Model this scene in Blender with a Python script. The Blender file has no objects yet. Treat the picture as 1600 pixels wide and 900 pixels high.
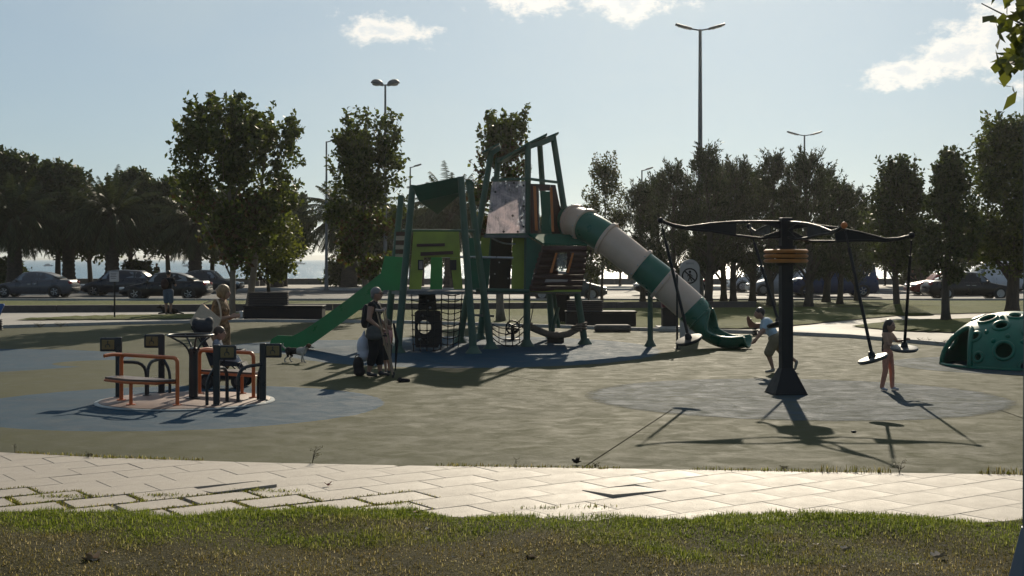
import bpy, bmesh, math, random
import numpy as np
from mathutils import Vector, Matrix, Euler
R = math.radians
scene = bpy.context.scene
col = scene.collection
# ------------------------------------------------------------------ camera
FPX, EYE, HOR = 2120.0, 2.1, 405.0            # focal length in photo pixels, eye height, horizon row
cam = bpy.data.cameras.new('camera')
cam.sensor_width = 36.0
cam.lens = 36.0 * FPX / 1600.0
cam.shift_y = -(450.0 - HOR) / 1600.0
cam.clip_start = 0.1
cam.clip_end = 20000
camo = bpy.data.objects.new('camera', cam)
camo.location = (0, 0, EYE)
camo.rotation_euler = (R(90), 0, 0)
col.objects.link(camo)
scene.camera = camo
# ------------------------------------------------------------------ sun, sky, exposure
SUN_AZ, SUN_EL = 8.6, 25.0
sd = Vector((math.sin(R(SUN_AZ)) * math.cos(R(SUN_EL)), math.cos(R(SUN_AZ)) * math.cos(R(SUN_EL)), math.sin(R(SUN_EL))))
sun = bpy.data.lights.new('sun', 'SUN')
sun.energy = 4.4
sun.angle = R(0.55)
sun.color = (1.0, 0.88, 0.69)
suno = bpy.data.objects.new('sun', sun)
suno.rotation_euler = sd.to_track_quat('Z', 'Y').to_euler()
col.objects.link(suno)
scene.view_settings.view_transform = 'Standard'
scene.view_settings.look = 'None'
scene.view_settings.gamma = 1.0
scene.view_settings.use_curve_mapping = False
scene.view_settings.exposure = 0.14
SKY_STRENGTH = 0.050


class NT:
    """small helper for node trees"""
    def __init__(s, tree):
        s.t = tree
        tree.nodes.clear()
    def n(s, typ, ins=None, **kw):
        nd = s.t.nodes.new(typ)
        for k, v in kw.items():
            setattr(nd, k, v)
        for k, v in (ins or {}).items():
            sock = nd.inputs[k]
            if isinstance(v, bpy.types.NodeSocket):
                s.t.links.new(v, sock)
            else:
                sock.default_value = v
        return nd
    def math(s, op, a, b=None, c=None, clamp=False):
        nd = s.t.nodes.new('ShaderNodeMath')
        nd.operation = op
        nd.use_clamp = clamp
        for i, v in enumerate((a, b, c)):
            if v is None:
                continue
            if isinstance(v, bpy.types.NodeSocket):
                s.t.links.new(v, nd.inputs[i])
            else:
                nd.inputs[i].default_value = v
        return nd.outputs[0]
    def mix(s, fac, a, b, blend='MIX'):
        nd = s.t.nodes.new('ShaderNodeMix')
        nd.data_type = 'RGBA'
        nd.blend_type = blend
        for i, v in ((0, fac), (6, a), (7, b)):
            if isinstance(v, bpy.types.NodeSocket):
                s.t.links.new(v, nd.inputs[i])
            else:
                nd.inputs[i].default_value = v if i == 0 else (tuple(v) + (1,))[:4]
        return nd.outputs[2]
    def ramp(s, fac, stops, interp='LINEAR'):
        nd = s.t.nodes.new('ShaderNodeValToRGB')
        nd.color_ramp.interpolation = interp
        e = nd.color_ramp.elements
        while len(e) < len(stops):
            e.new(0.5)
        for el, (p, c) in zip(e, stops):
            el.position = p
            el.color = (tuple(c) + (1,))[:4] if not isinstance(c, (int, float)) else (c, c, c, 1)
        s.t.links.new(fac, nd.inputs[0])
        return nd.outputs[0]


world = bpy.data.worlds.new('World')
scene.world = world
world.use_nodes = True
w = NT(world.node_tree)
sky = w.n('ShaderNodeTexSky', sky_type='NISHITA')
sky.sun_disc = False
sky.sun_elevation = R(SUN_EL)
sky.sun_rotation = R(SUN_AZ)
sky.altitude = 0
sky.air_density = 1.0
sky.dust_density = 0.15
sky.ozone_density = 3.0
tc = w.n('ShaderNodeTexCoord')
sep = w.n('ShaderNodeSeparateXYZ', {0: tc.outputs['Generated']})
az = w.math('ARCTAN2', sep.outputs[0], sep.outputs[1])
el = w.math('ARCSINE', sep.outputs[2])
cv = w.n('ShaderNodeCombineXYZ', {0: w.math('MULTIPLY', az, 1.0), 1: w.math('MULTIPLY', el, 1.7), 2: 0.37})
big = w.n('ShaderNodeTexNoise', {'Vector': cv.outputs[0], 'Scale': 30.0, 'Detail': 10.0, 'Roughness': 0.66})
wisp = w.n('ShaderNodeTexNoise', {'Vector': cv.outputs[0], 'Scale': 6.0, 'Detail': 5.0, 'Roughness': 0.55})
def cloud(px, py, sx, sy, tilt=0.0):
    """a cumulus in the direction of a photo pixel, its angular half-sizes in pixels"""
    a0, e0 = math.atan((px - 800) / FPX), math.atan((HOR - py) / FPX)
    da = w.math('SUBTRACT', az, a0)
    de = w.math('SUBTRACT', w.math('SUBTRACT', el, e0), w.math('MULTIPLY', da, tilt))
    qa = w.math('POWER', w.math('ABSOLUTE', w.math('DIVIDE', da, sx / FPX)), 2.0)
    qe = w.math('POWER', w.math('ABSOLUTE', w.math('DIVIDE', de, sy / FPX)), 2.0)
    return w.math('SUBTRACT', 1.0, w.math('SQRT', w.math('ADD', qa, qe)))
blobs = [cloud(605, 48, 88, 26, -0.12), cloud(830, -6, 82, 42), cloud(985, 0, 110, 40, 0.05),
         cloud(1425, 122, 95, 30, 0.15), cloud(1490, 104, 80, 44), cloud(1555, 82, 85, 66), cloud(1640, 80, 110, 84), cloud(680, -75, 200, 50),
         cloud(1180, -95, 260, 70), cloud(-300, -120, 420, 90), cloud(2500, 20, 500, 120, 0.0)]
m = blobs[0]
for b in blobs[1:]:
    m = w.math('MAXIMUM', m, b)
m = w.math('MAXIMUM', m, -1.5)
nz = w.math('SUBTRACT', big.outputs[0], 0.5)
# sparse broken cloud higher up, all round the sky
hi = w.math('MULTIPLY', w.math('SUBTRACT', wisp.outputs[0], 0.60), w.math('MULTIPLY', w.math('SUBTRACT', el, 0.24), 9.0, clamp=True))
dens = w.math('ADD', w.math('MULTIPLY', m, 0.9), w.math('MULTIPLY', nz, 3.0))
dens = w.math('MAXIMUM', dens, w.math('MULTIPLY', hi, 5.0))
cover = w.n('ShaderNodeMapRange', {0: dens, 1: -0.06, 2: 0.72, 3: 0.0, 4: 0.95}, interpolation_type='SMOOTHSTEP').outputs[0]
thick = w.n('ShaderNodeMapRange', {0: dens, 1: 0.40, 2: 1.0, 3: 0.0, 4: 1.0}, interpolation_type='SMOOTHSTEP').outputs[0]
haze_up = w.math('MULTIPLY', w.math('SUBTRACT', wisp.outputs[0], 0.45), 0.55, clamp=True)
CLOUD_LIT, CLOUD_CORE = (18.6, 17.6, 16.0), (12.6, 13.4, 13.8)
cc = w.mix(thick, CLOUD_LIT, CLOUD_CORE)
skyt = w.mix(1.0, sky.outputs[0], (0.66, 0.88, 1.08), 'MULTIPLY')
# thin haze veil, brightest round the sun and fading away from it (forward scattering)
ca = w.n('ShaderNodeVectorMath', {0: tc.outputs['Generated'], 1: tuple(sd)}, operation='DOT_PRODUCT').outputs['Value']
fw = w.math('POWER', w.math('MULTIPLY', w.math('ADD', ca, 0.35), 1 / 1.35, clamp=True), 1.6)
veil = w.math('ADD', 0.18, w.math('MULTIPLY', fw, 0.45))
glow = w.math('MULTIPLY', w.math('POWER', w.math('MAXIMUM', ca, 0.0), 22.0), 0.10)
skyc = w.mix(w.math('ADD', veil, w.math('MULTIPLY', w.math('MULTIPLY', haze_up, 0.9), fw)), skyt, (8.9, 10.6, 11.0))
skyc = w.mix(glow, skyc, (15.5, 15.6, 14.6))
skyc = w.mix(cover, skyc, cc)
bg = w.n('ShaderNodeBackground', {0: skyc, 1: SKY_STRENGTH})
wo = w.n('ShaderNodeOutputWorld', {0: bg.outputs[0]})
scene.render.engine = 'CYCLES'
scene.cycles.use_denoising = True
try:
    scene.cycles.denoiser = 'OPENIMAGEDENOISE'
except Exception:
    pass
scene.cycles.max_bounces = 6
scene.cycles.volume_bounces = 0
scene.cycles.diffuse_bounces = 3
scene.cycles.transparent_max_bounces = 12
scene.cycles.sample_clamp_indirect = 6.0

# ------------------------------------------------------------------ picture-to-place helpers (place = real metres)
def W(x, y, D):
    return Vector(((x - 800.0) / FPX * D, D, EYE - (y - HOR) / FPX * D))
def G(x, y, z=0.0):
    D = FPX * (EYE - z) / (y - HOR)
    return Vector(((x - 800.0) / FPX * D, D, z))
def gxy(x, y):
    g = G(x, y)
    return (g.x, g.y)

# ------------------------------------------------------------------ materials
MATS = {}
def mat(name, c, rough=0.6, metal=0.0, var=0.12, scale=6.0, bump=0.0, bscale=40.0, spec=0.5, c2=None, coat=0.0, detail=5.0, coords='Object', stretch=None, rvar=0.12, alpha=None, trans=0.0):
    """principled surface whose colour, gloss and relief wander with noise"""
    if name in MATS:
        return MATS[name]
    m = bpy.data.materials.new(name)
    m.use_nodes = True
    t = NT(m.node_tree)
    tcn = t.n('ShaderNodeTexCoord')
    vec = tcn.outputs[coords]
    if stretch:
        vec = t.n('ShaderNodeMapping', {0: vec, 'Scale': stretch}).outputs[0]
    nzn = t.n('ShaderNodeTexNoise', {'Vector': vec, 'Scale': scale, 'Detail': detail, 'Roughness': 0.6})
    if c2 is None:
        lo = tuple(max(0, x * (1 - var)) for x in c)
        hi_ = tuple(min(1, x * (1 + var)) for x in c)
    else:
        lo, hi_ = c, c2
    colr = t.ramp(nzn.outputs[0], [(0.32, lo), (0.68, hi_)])
    p = t.n('ShaderNodeBsdfPrincipled', {'Base Color': colr, 'Metallic': metal, 'Specular IOR Level': spec, 'Coat Weight': coat, 'Transmission Weight': trans})
    rr = t.n('ShaderNodeMapRange', {0: nzn.outputs[0], 1: 0.3, 2: 0.7, 3: max(0.02, rough - rvar), 4: min(1, rough + rvar)})
    t.t.links.new(rr.outputs[0], p.inputs['Roughness'])
    if alpha is not None:
        p.inputs['Alpha'].default_value = alpha
    if bump:
        bn = t.n('ShaderNodeTexNoise', {'Vector': vec, 'Scale': bscale, 'Detail': 6.0, 'Roughness': 0.65})
        bp = t.n('ShaderNodeBump', {'Height': bn.outputs[0], 'Strength': 1.0, 'Distance': bump})
        t.t.links.new(bp.outputs[0], p.inputs['Normal'])
    t.n('ShaderNodeOutputMaterial', {0: p.outputs[0]})
    MATS[name] = m
    return m

def leafmat(name, a, b, trans=0.35, gloss=0.25):
    m = bpy.data.materials.new(name)
    m.use_nodes = True
    t = NT(m.node_tree)
    g = t.n('ShaderNodeNewGeometry')
    c = t.ramp(g.outputs['Random Per Island'], [(0.0, a), (0.75, b), (1.0, tuple(min(1, x * 1.35) for x in b))])
    ct = t.mix(1.0, c, (1.0, 1.0, 0.45), 'MULTIPLY')
    p = t.n('ShaderNodeBsdfPrincipled', {'Base Color': c, 'Roughness': 0.5, 'Specular IOR Level': gloss})
    tr = t.n('ShaderNodeBsdfTranslucent', {0: ct})
    mx = t.n('ShaderNodeMixShader', {0: trans, 1: p.outputs[0], 2: tr.outputs[0]})
    t.n('ShaderNodeOutputMaterial', {0: mx.outputs[0]})
    MATS[name] = m
    return m

# ------------------------------------------------------------------ mesh builder
ORG = {}
class MB:
    def __init__(s):
        s.v, s.f, s.mi = [], [], []
        s.cur = 0
    def add(s, vs, fs):
        o = len(s.v)
        s.v += [tuple(x) for x in vs]
        s.f += [tuple(i + o for i in f) for f in fs]
        s.mi += [s.cur] * len(fs)
        return s
    def box(s, c, size, rz=0.0, rot=None):
        hx, hy, hz = size[0] / 2, size[1] / 2, size[2] / 2
        M = rot if rot is not None else Matrix.Rotation(rz, 3, 'Z')
        c = Vector(c)
        vs = [c + M @ Vector((sx * hx, sy * hy, sz * hz)) for sx in (-1, 1) for sy in (-1, 1) for sz in (-1, 1)]
        return s.add(vs, [(0, 1, 3, 2), (4, 6, 7, 5), (0, 4, 5, 1), (2, 3, 7, 6), (0, 2, 6, 4), (1, 5, 7, 3)])
    def rbox(s, c, size, b, rz=0.0, rot=None):
        """box with bevelled edges"""
        bm = bmesh.new()
        bmesh.ops.create_cube(bm, size=1.0)
        for v in bm.verts:
            v.co = Vector((v.co.x * size[0], v.co.y * size[1], v.co.z * size[2]))
        bmesh.ops.bevel(bm, geom=bm.edges[:], offset=b, segments=2, affect='EDGES', profile=0.5)
        M = rot if rot is not None else Matrix.Rotation(rz, 3, 'Z')
        c = Vector(c)
        bm.verts.index_update()
        s.add([c + M @ v.co for v in bm.verts], [[v.index for v in f.verts] for f in bm.faces])
        bm.free()
        return s
    def beam(s, p0, p1, wd, ht, up=(0, 0, 1)):
        p0, p1 = Vector(p0), Vector(p1)
        d = (p1 - p0)
        L = d.length
        d = d / L
        u = Vector(up)
        if abs(d.dot(u)) > 0.98:
            u = Vector((0, 1, 0))
        sd_ = d.cross(u).normalized()
        u = sd_.cross(d).normalized()
        M = Matrix((sd_, d, u)).transposed()
        return s.box((p0 + p1) / 2, (wd, L, ht), rot=M)
    def tube(s, pts, r, n=8, caps=True, closed=False):
        pts = [Vector(p) for p in pts]
        k = len(pts)
        rs = r if isinstance(r, (list, tuple)) else [r] * k
        o = len(s.v)
        prev = None
        rings = []
        for i, p in enumerate(pts):
            if closed:
                d = pts[(i + 1) % k] - pts[i - 1]
            else:
                d = pts[min(i + 1, k - 1)] - pts[max(i - 1, 0)]
            if d.length < 1e-9:
                d = Vector((0, 0, 1))
            d.normalize()
            if prev is None:
                a = Vector((0, 0, 1)) if abs(d.z) < 0.9 else Vector((1, 0, 0))
                u = d.cross(a).normalized()
            else:
                u = (prev - d * prev.dot(d))
                u = u.normalized() if u.length > 1e-6 else d.orthogonal().normalized()
            prev = u
            v = d.cross(u)
            rings.append([p + (u * math.cos(2 * math.pi * j / n) + v * math.sin(2 * math.pi * j / n)) * rs[i] for j in range(n)])
        vs = [q for rg in rings for q in rg]
        fs = []
        for i in range(k if closed else k - 1):
            i2 = (i + 1) % k
            for j in range(n):
                j2 = (j + 1) % n
                fs.append((i * n + j, i * n + j2, i2 * n + j2, i2 * n + j))
        if caps and not closed:
            fs.append(tuple(range(n - 1, -1, -1)))
            fs.append(tuple((k - 1) * n + j for j in range(n)))
        return s.add(vs, fs)
    def lathe(s, prof, n=16, c=(0, 0, 0), rot=None, cap=True):
        c = Vector(c)
        M = rot if rot is not None else Matrix.Identity(3)
        vs, fs = [], []
        for (r, z) in prof:
            for j in range(n):
                a = 2 * math.pi * j / n
                vs.append(c + M @ Vector((r * math.cos(a), r * math.sin(a), z)))
        for i in range(len(prof) - 1):
            for j in range(n):
                j2 = (j + 1) % n
                fs.append((i * n + j, i * n + j2, (i + 1) * n + j2, (i + 1) * n + j))
        if cap:
            fs.append(tuple(range(n - 1, -1, -1)))
            fs.append(tuple((len(prof) - 1) * n + j for j in range(n)))
        return s.add(vs, fs)
    def plate(s, pts, ext):
        """polygon pushed along ext: a slab"""
        pts = [Vector(p) for p in pts]
        e = Vector(ext)
        n = len(pts)
        vs = pts + [p + e for p in pts]
        fs = [tuple(range(n - 1, -1, -1)), tuple(range(n, 2 * n))]
        for i in range(n):
            j = (i + 1) % n
            fs.append((i, j, n + j, n + i))
        return s.add(vs, fs)
    def ball(s, c, r, nu=12, nv=8, rot=None):
        c = Vector(c)
        r = r if isinstance(r, (tuple, list)) else (r, r, r)
        M = rot if rot is not None else Matrix.Identity(3)
        vs = [c + M @ Vector((0, 0, -r[2]))]
        for i in range(1, nv):
            t = -math.pi / 2 + math.pi * i / nv
            for j in range(nu):
                a = 2 * math.pi * j / nu
                vs.append(c + M @ Vector((r[0] * math.cos(t) * math.cos(a), r[1] * math.cos(t) * math.sin(a), r[2] * math.sin(t))))
        vs.append(c + M @ Vector((0, 0, r[2])))
        fs = []
        for j in range(nu):
            fs.append((0, 1 + (j + 1) % nu, 1 + j))
        for i in range(nv - 2):
            for j in range(nu):
                a, b = 1 + i * nu + j, 1 + i * nu + (j + 1) % nu
                fs.append((a, b, b + nu, a + nu))
        top = len(vs) - 1
        for j in range(nu):
            fs.append((top, top - nu + j, top - nu + (j + 1) % nu))
        return s.add(vs, fs)
    def torus(s, c, Rm, r, n=20, k=6, rot=None):
        M = rot if rot is not None else Matrix.Identity(3)
        c = Vector(c)
        return s.tube([c + M @ Vector((Rm * math.cos(2 * math.pi * i / n), Rm * math.sin(2 * math.pi * i / n), 0)) for i in range(n)], r, k, closed=True)
    def sheet(s, pts, z):
        vs = [(p[0], p[1], z) for p in pts]
        return s.add(vs, [tuple(range(len(vs)))])
    def grid(s, fn, nu, nv):
        vs = [fn(i / nu, j / nv) for j in range(nv + 1) for i in range(nu + 1)]
        fs = [(j * (nu + 1) + i, j * (nu + 1) + i + 1, (j + 1) * (nu + 1) + i + 1, (j + 1) * (nu + 1) + i) for j in range(nv) for i in range(nu)]
        return s.add(vs, fs)
    def build(s, name, mats, parent=None, local=False, smooth=None, kind=None):
        me = bpy.data.meshes.new(name)
        off = Vector((0, 0, 0))
        if parent is not None and not local:
            off = ORG.get(parent.name, off)
        me.from_pydata([(v[0] - off.x, v[1] - off.y, v[2] - off.z) for v in s.v], [], s.f)
        mats = mats if isinstance(mats, (list, tuple)) else [mats]
        for m_ in mats:
            me.materials.append(m_)
        if len(mats) > 1:
            me.polygons.foreach_set('material_index', s.mi)
        if smooth is not None:
            me.polygons.foreach_set('use_smooth', [True] * len(me.polygons))
            if smooth < 179:
                me.set_sharp_from_angle(angle=R(smooth))
        me.update()
        bm = bmesh.new()
        bm.from_mesh(me)
        bmesh.ops.recalc_face_normals(bm, faces=bm.faces[:])
        bm.to_mesh(me)
        bm.free()
        return link(name, me, parent, kind)

def link(name, me, parent=None, kind=None):
    o = bpy.data.objects.new(name, me)
    col.objects.link(o)
    if parent is not None:
        o.parent = parent
        ORG[o.name] = ORG.get(parent.name, Vector((0, 0, 0)))
    else:
        ORG[o.name] = Vector((0, 0, 0))
    if kind:
        o['kind'] = kind
    return o
def npmesh(name, v, f, mats, smooth=False, mi=None):
    """mesh from numpy arrays; f is (n,k)"""
    me = bpy.data.meshes.new(name)
    v = np.asarray(v, dtype=np.float32)
    f = np.asarray(f, dtype=np.int32)
    n, k = f.shape
    me.vertices.add(len(v))
    me.vertices.foreach_set('co', v.ravel())
    me.loops.add(n * k)
    me.loops.foreach_set('vertex_index', f.ravel())
    me.polygons.add(n)
    me.polygons.foreach_set('loop_start', np.arange(0, n * k, k, dtype=np.int32))
    me.polygons.foreach_set('loop_total', np.full(n, k, dtype=np.int32))
    if smooth:
        me.polygons.foreach_set('use_smooth', np.ones(n, dtype=bool))
    for m_ in (mats if isinstance(mats, (list, tuple)) else [mats]):
        me.materials.append(m_)
    if mi is not None:
        me.polygons.foreach_set('material_index', np.asarray(mi, dtype=np.int32))
    me.update(calc_edges=True)
    return me
def thing(name, label, cat, loc=(0, 0, 0), rz=0.0, group=None):
    o = bpy.data.objects.new(name, None)
    col.objects.link(o)
    o.empty_display_size = 0.2
    o.location = loc
    o.rotation_euler = (0, 0, rz)
    ORG[o.name] = Vector(loc)
    return tag(o, label, cat, group)
def tag(o, label, cat, group=None):
    o['label'] = label
    o['category'] = cat
    if group:
        o['group'] = group
    return o
def copy_tree(o, parent=None):
    c = o.copy()
    col.objects.link(c)
    if parent is not None:
        c.parent = parent
    for ch in list(o.children):
        copy_tree(ch, c)
    return c
def struct(o):
    o['kind'] = 'structure'
    return o
def bez(p0, p1, p2, p3, n=10):
    p0, p1, p2, p3 = map(Vector, (p0, p1, p2, p3))
    return [p0 * (1 - t) ** 3 + p1 * 3 * t * (1 - t) ** 2 + p2 * 3 * t * t * (1 - t) + p3 * t ** 3 for t in [i / n for i in range(n + 1)]]
def fillet(pts, r, n=5):
    """round the corners of a polyline"""
    pts = [Vector(p) for p in pts]
    out = [pts[0]]
    for a, b, c in zip(pts, pts[1:], pts[2:]):
        d1, d2 = (a - b), (c - b)
        rr = min(r, d1.length * 0.49, d2.length * 0.49)
        q0, q2 = b + d1.normalized() * rr, b + d2.normalized() * rr
        for i in range(n + 1):
            t = i / n
            out.append(q0 * (1 - t) ** 2 + b * 2 * t * (1 - t) + q2 * t * t)
    out.append(pts[-1])
    return out
# ================================================================== SETTING
rng = random.Random(7)
def interp(tab, x):
    if x <= tab[0][0]:
        return tab[0][1]
    for (a, b), (c, d) in zip(tab, tab[1:]):
        if x <= c:
            return b + (d - b) * (x - a) / (c - a)
    return tab[-1][1]
def pixpoly(pts):
    return [gxy(x, y) for x, y in pts]

def surfmat(name, stops, scale, rough, bump, bscale, spec=0.5, big=0.35, detail=8.0, fleck=None, stretch=None, wrinkle=0.0):
    """ground surface: fine noise in stops, large soft stains, flecks and relief"""
    m = bpy.data.materials.new(name)
    m.use_nodes = True
    t = NT(m.node_tree)
    tcn = t.n('ShaderNodeTexCoord')
    vec = tcn.outputs['Object']
    if stretch:
        vec = t.n('ShaderNodeMapping', {0: vec, 'Scale': stretch}).outputs[0]
    n1 = t.n('ShaderNodeTexNoise', {'Vector': vec, 'Scale': scale, 'Detail': detail, 'Roughness': 0.7})
    n2 = t.n('ShaderNodeTexNoise', {'Vector': vec, 'Scale': big, 'Detail': 6.0, 'Roughness': 0.6, 'Distortion': 0.6})
    mixf = t.math('ADD', t.math('MULTIPLY', n1.outputs[0], 0.55), t.math('MULTIPLY', n2.outputs[0], 0.45))
    c = t.ramp(mixf, stops)
    if fleck:
        vo = t.n('ShaderNodeTexVoronoi', {'Vector': vec, 'Scale': fleck[0]})
        fk = t.math('LESS_THAN', vo.outputs['Distance'], fleck[1])
        c = t.mix(t.math('MULTIPLY', fk, fleck[3]), c, fleck[2])
    p = t.n('ShaderNodeBsdfPrincipled', {'Base Color': c, 'Specular IOR Level': spec})
    rr = t.n('ShaderNodeMapRange', {0: n2.outputs[0], 1: 0.3, 2: 0.7, 3: rough - 0.08, 4: rough + 0.08})
    t.t.links.new(rr.outputs[0], p.inputs['Roughness'])
    bn = t.n('ShaderNodeTexNoise', {'Vector': vec, 'Scale': bscale, 'Detail': 7.0, 'Roughness': 0.7})
    hgt = bn.outputs[0]
    if wrinkle:
        wn = t.n('ShaderNodeTexNoise', {'Vector': vec, 'Scale': 2.2, 'Detail': 5.0, 'Roughness': 0.6, 'Distortion': 1.6})
        hgt = t.math('ADD', hgt, t.math('MULTIPLY', wn.outputs[0], wrinkle))
    bp = t.n('ShaderNodeBump', {'Height': hgt, 'Strength': 1.0, 'Distance': bump})
    t.t.links.new(bp.outputs[0], p.inputs['Normal'])
    t.n('ShaderNodeOutputMaterial', {0: p.outputs[0]})
    MATS[name] = m
    return m

def rubbermat():
    """one poured rubber floor: olive beige with worn blue areas, stains, granules and ripples"""
    m = bpy.data.materials.new('rubber_floor')
    m.use_nodes = True
    t = NT(m.node_tree)
    tcn = t.n('ShaderNodeTexCoord')
    vec = tcn.outputs['Object']
    sp_ = t.n('ShaderNodeSeparateXYZ', {0: vec})
    fine = t.n('ShaderNodeTexNoise', {'Vector': vec, 'Scale': 26.0, 'Detail': 6.0, 'Roughness': 0.75}).outputs[0]
    mid = t.n('ShaderNodeTexNoise', {'Vector': vec, 'Scale': 2.6, 'Detail': 7.0, 'Roughness': 0.65, 'Distortion': 0.8}).outputs[0]
    large = t.n('ShaderNodeTexNoise', {'Vector': vec, 'Scale': 0.28, 'Detail': 6.0, 'Roughness': 0.6, 'Distortion': 1.0}).outputs[0]
    f = t.math('ADD', t.math('ADD', t.math('MULTIPLY', fine, 0.35), t.math('MULTIPLY', mid, 0.3)), t.math('MULTIPLY', large, 0.35))
    base = t.ramp(f, [(0.36, (0.0325, 0.0368, 0.0130)), (0.46, (0.0451, 0.0482, 0.0174)), (0.54, (0.0546, 0.0572, 0.0208)), (0.64, (0.0745, 0.0744, 0.0284))])
    blue = t.ramp(f, [(0.36, (0.0074, 0.0318, 0.0572)), (0.46, (0.0121, 0.0465, 0.0801)), (0.54, (0.0163, 0.0563, 0.0944)), (0.64, (0.0288, 0.0747, 0.1109))])
    worn = t.ramp(f, [(0.38, (0.0172, 0.0392, 0.0644)), (0.47, (0.0318, 0.0602, 0.0891)), (0.55, (0.0520, 0.0784, 0.0990)), (0.64, (0.1010, 0.1134, 0.0990))])
    wob = t.math('ADD', t.math('MULTIPLY', t.math('SUBTRACT', mid, 0.5), 0.05), t.math('MULTIPLY', t.math('SUBTRACT', fine, 0.5), 0.03))
    def ell(cx, cy, rx, ry, soft=0.007, w2=1.0):
        dx = t.math('DIVIDE', t.math('SUBTRACT', sp_.outputs[0], cx), rx)
        dy = t.math('DIVIDE', t.math('SUBTRACT', sp_.outputs[1], cy), ry)
        d = t.math('ADD', t.math('SQRT', t.math('ADD', t.math('MULTIPLY', dx, dx), t.math('MULTIPLY', dy, dy))), t.math('MULTIPLY', wob, w2))
        return t.n('ShaderNodeMapRange', {0: d, 1: 1 - soft, 2: 1 + soft, 3: 1.0, 4: 0.0}, interpolation_type='SMOOTHSTEP').outputs[0]
    mb_ = ell(-4.86, 19.55, 3.0, 3.0)
    for q in ((-11.9, 28.2, 3.9, 3.6), (-0.9, 31.6, 4.3, 5.4), (-4.3, 32.6, 2.6, 2.7)):
        mb_ = t.math('MAXIMUM', mb_, ell(*q, 0.02, 1.6))
    isl = ell(-7.9, 27.4, 1.35, 0.95)
    mb_ = t.math('MULTIPLY', mb_, t.math('SUBTRACT', 1.0, isl))
    mw_ = t.math('MAXIMUM', ell(4.32, 20.75, 3.12, 3.12, 0.035, 2.2), ell(10.2, 26.9, 2.6, 2.5, 0.02))
    c = t.mix(mb_, base, blue)
    c = t.mix(t.math('MULTIPLY', mw_, t.n('ShaderNodeMapRange', {0: mid, 1: 0.35, 2: 0.6, 3: 0.98, 4: 0.55}).outputs[0]), c, worn)
    # scuffs, stains and dark spots
    st_ = t.n('ShaderNodeTexNoise', {'Vector': vec, 'Scale': 0.9, 'Detail': 9.0, 'Roughness': 0.72, 'Distortion': 1.4}).outputs[0]
    c = t.mix(t.n('ShaderNodeMapRange', {0: st_, 1: 0.56, 2: 0.72, 3: 0.0, 4: 0.30}).outputs[0], c, (0.036, 0.038, 0.026))
    c = t.mix(t.n('ShaderNodeMapRange', {0: st_, 1: 0.42, 2: 0.30, 3: 0.0, 4: 0.22}).outputs[0], c, (0.125, 0.120, 0.078))
    vo = t.n('ShaderNodeTexVoronoi', {'Vector': vec, 'Scale': 1.3, 'Randomness': 1.0})
    c = t.mix(t.math('MULTIPLY', t.math('LESS_THAN', vo.outputs['Distance'], 0.028), 0.7), c, (0.03, 0.03, 0.026))
    vo2 = t.n('ShaderNodeTexVoronoi', {'Vector': vec, 'Scale': 120.0})
    c = t.mix(t.math('MULTIPLY', t.math('LESS_THAN', vo2.outputs['Distance'], 0.25), 0.35), c, (0.05, 0.055, 0.04))
    p = t.n('ShaderNodeBsdfPrincipled', {'Base Color': c, 'Specular IOR Level': 0.12})
    t.t.links.new(t.n('ShaderNodeMapRange', {0: mid, 1: 0.3, 2: 0.7, 3: 0.70, 4: 0.92}).outputs[0], p.inputs['Roughness'])
    gr = t.n('ShaderNodeTexNoise', {'Vector': vec, 'Scale': 70.0, 'Detail': 5.0, 'Roughness': 0.7}).outputs[0]
    rip = t.n('ShaderNodeTexNoise', {'Vector': t.n('ShaderNodeMapping', {0: vec, 'Scale': (0.8, 2.0, 1)}).outputs[0], 'Scale': 2.4, 'Detail': 6.0, 'Roughness': 0.62, 'Distortion': 1.5}).outputs[0]
    hgt = t.math('ADD', t.math('MULTIPLY', gr, 0.55), t.math('MULTIPLY', rip, t.math('ADD', 0.55, t.math('MULTIPLY', mw_, 3.2))))
    bp_ = t.n('ShaderNodeBump', {'Height': hgt, 'Strength': 1.0, 'Distance': 0.016})
    t.t.links.new(bp_.outputs[0], p.inputs['Normal'])
    t.n('ShaderNodeOutputMaterial', {0: p.outputs[0]})
    return m
M_rubber = rubbermat()
M_soil = surfmat('soil', [(0.35, (0.05, 0.04, 0.028)), (0.65, (0.10, 0.085, 0.06))], 12.0, 0.9, 0.02, 40.0, spec=0.2)
M_path = surfmat('path_concrete', [(0.35, (0.27, 0.245, 0.21)), (0.65, (0.40, 0.37, 0.325))], 5.0, 0.75, 0.006, 30.0, spec=0.3, fleck=(60.0, 0.16, (0.2, 0.18, 0.15), 0.4))
M_kerb = surfmat('kerb_concrete', [(0.35, (0.26, 0.25, 0.23)), (0.65, (0.42, 0.40, 0.37))], 8.0, 0.75, 0.01, 30.0)
M_asphalt = surfmat('asphalt', [(0.35, (0.045, 0.045, 0.047)), (0.65, (0.075, 0.074, 0.072))], 6.0, 0.75, 0.01, 60.0, spec=0.25)
M_lawn = surfmat('lawn_turf', [(0.34, (0.050, 0.062, 0.016)), (0.48, (0.095, 0.112, 0.026)), (0.60, (0.145, 0.150, 0.040)), (0.70, (0.18, 0.16, 0.06))], 3.0, 0.9, 0.12, 9.0, spec=0.15, big=0.12)
M_wall = surfmat('low_wall_stone', [(0.35, (0.055, 0.045, 0.042)), (0.65, (0.10, 0.085, 0.078))], 4.0, 0.8, 0.01, 20.0)
M_parapet = surfmat('parapet_stone', [(0.35, (0.13, 0.125, 0.12)), (0.65, (0.22, 0.21, 0.20))], 4.0, 0.8, 0.01, 20.0)
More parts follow.
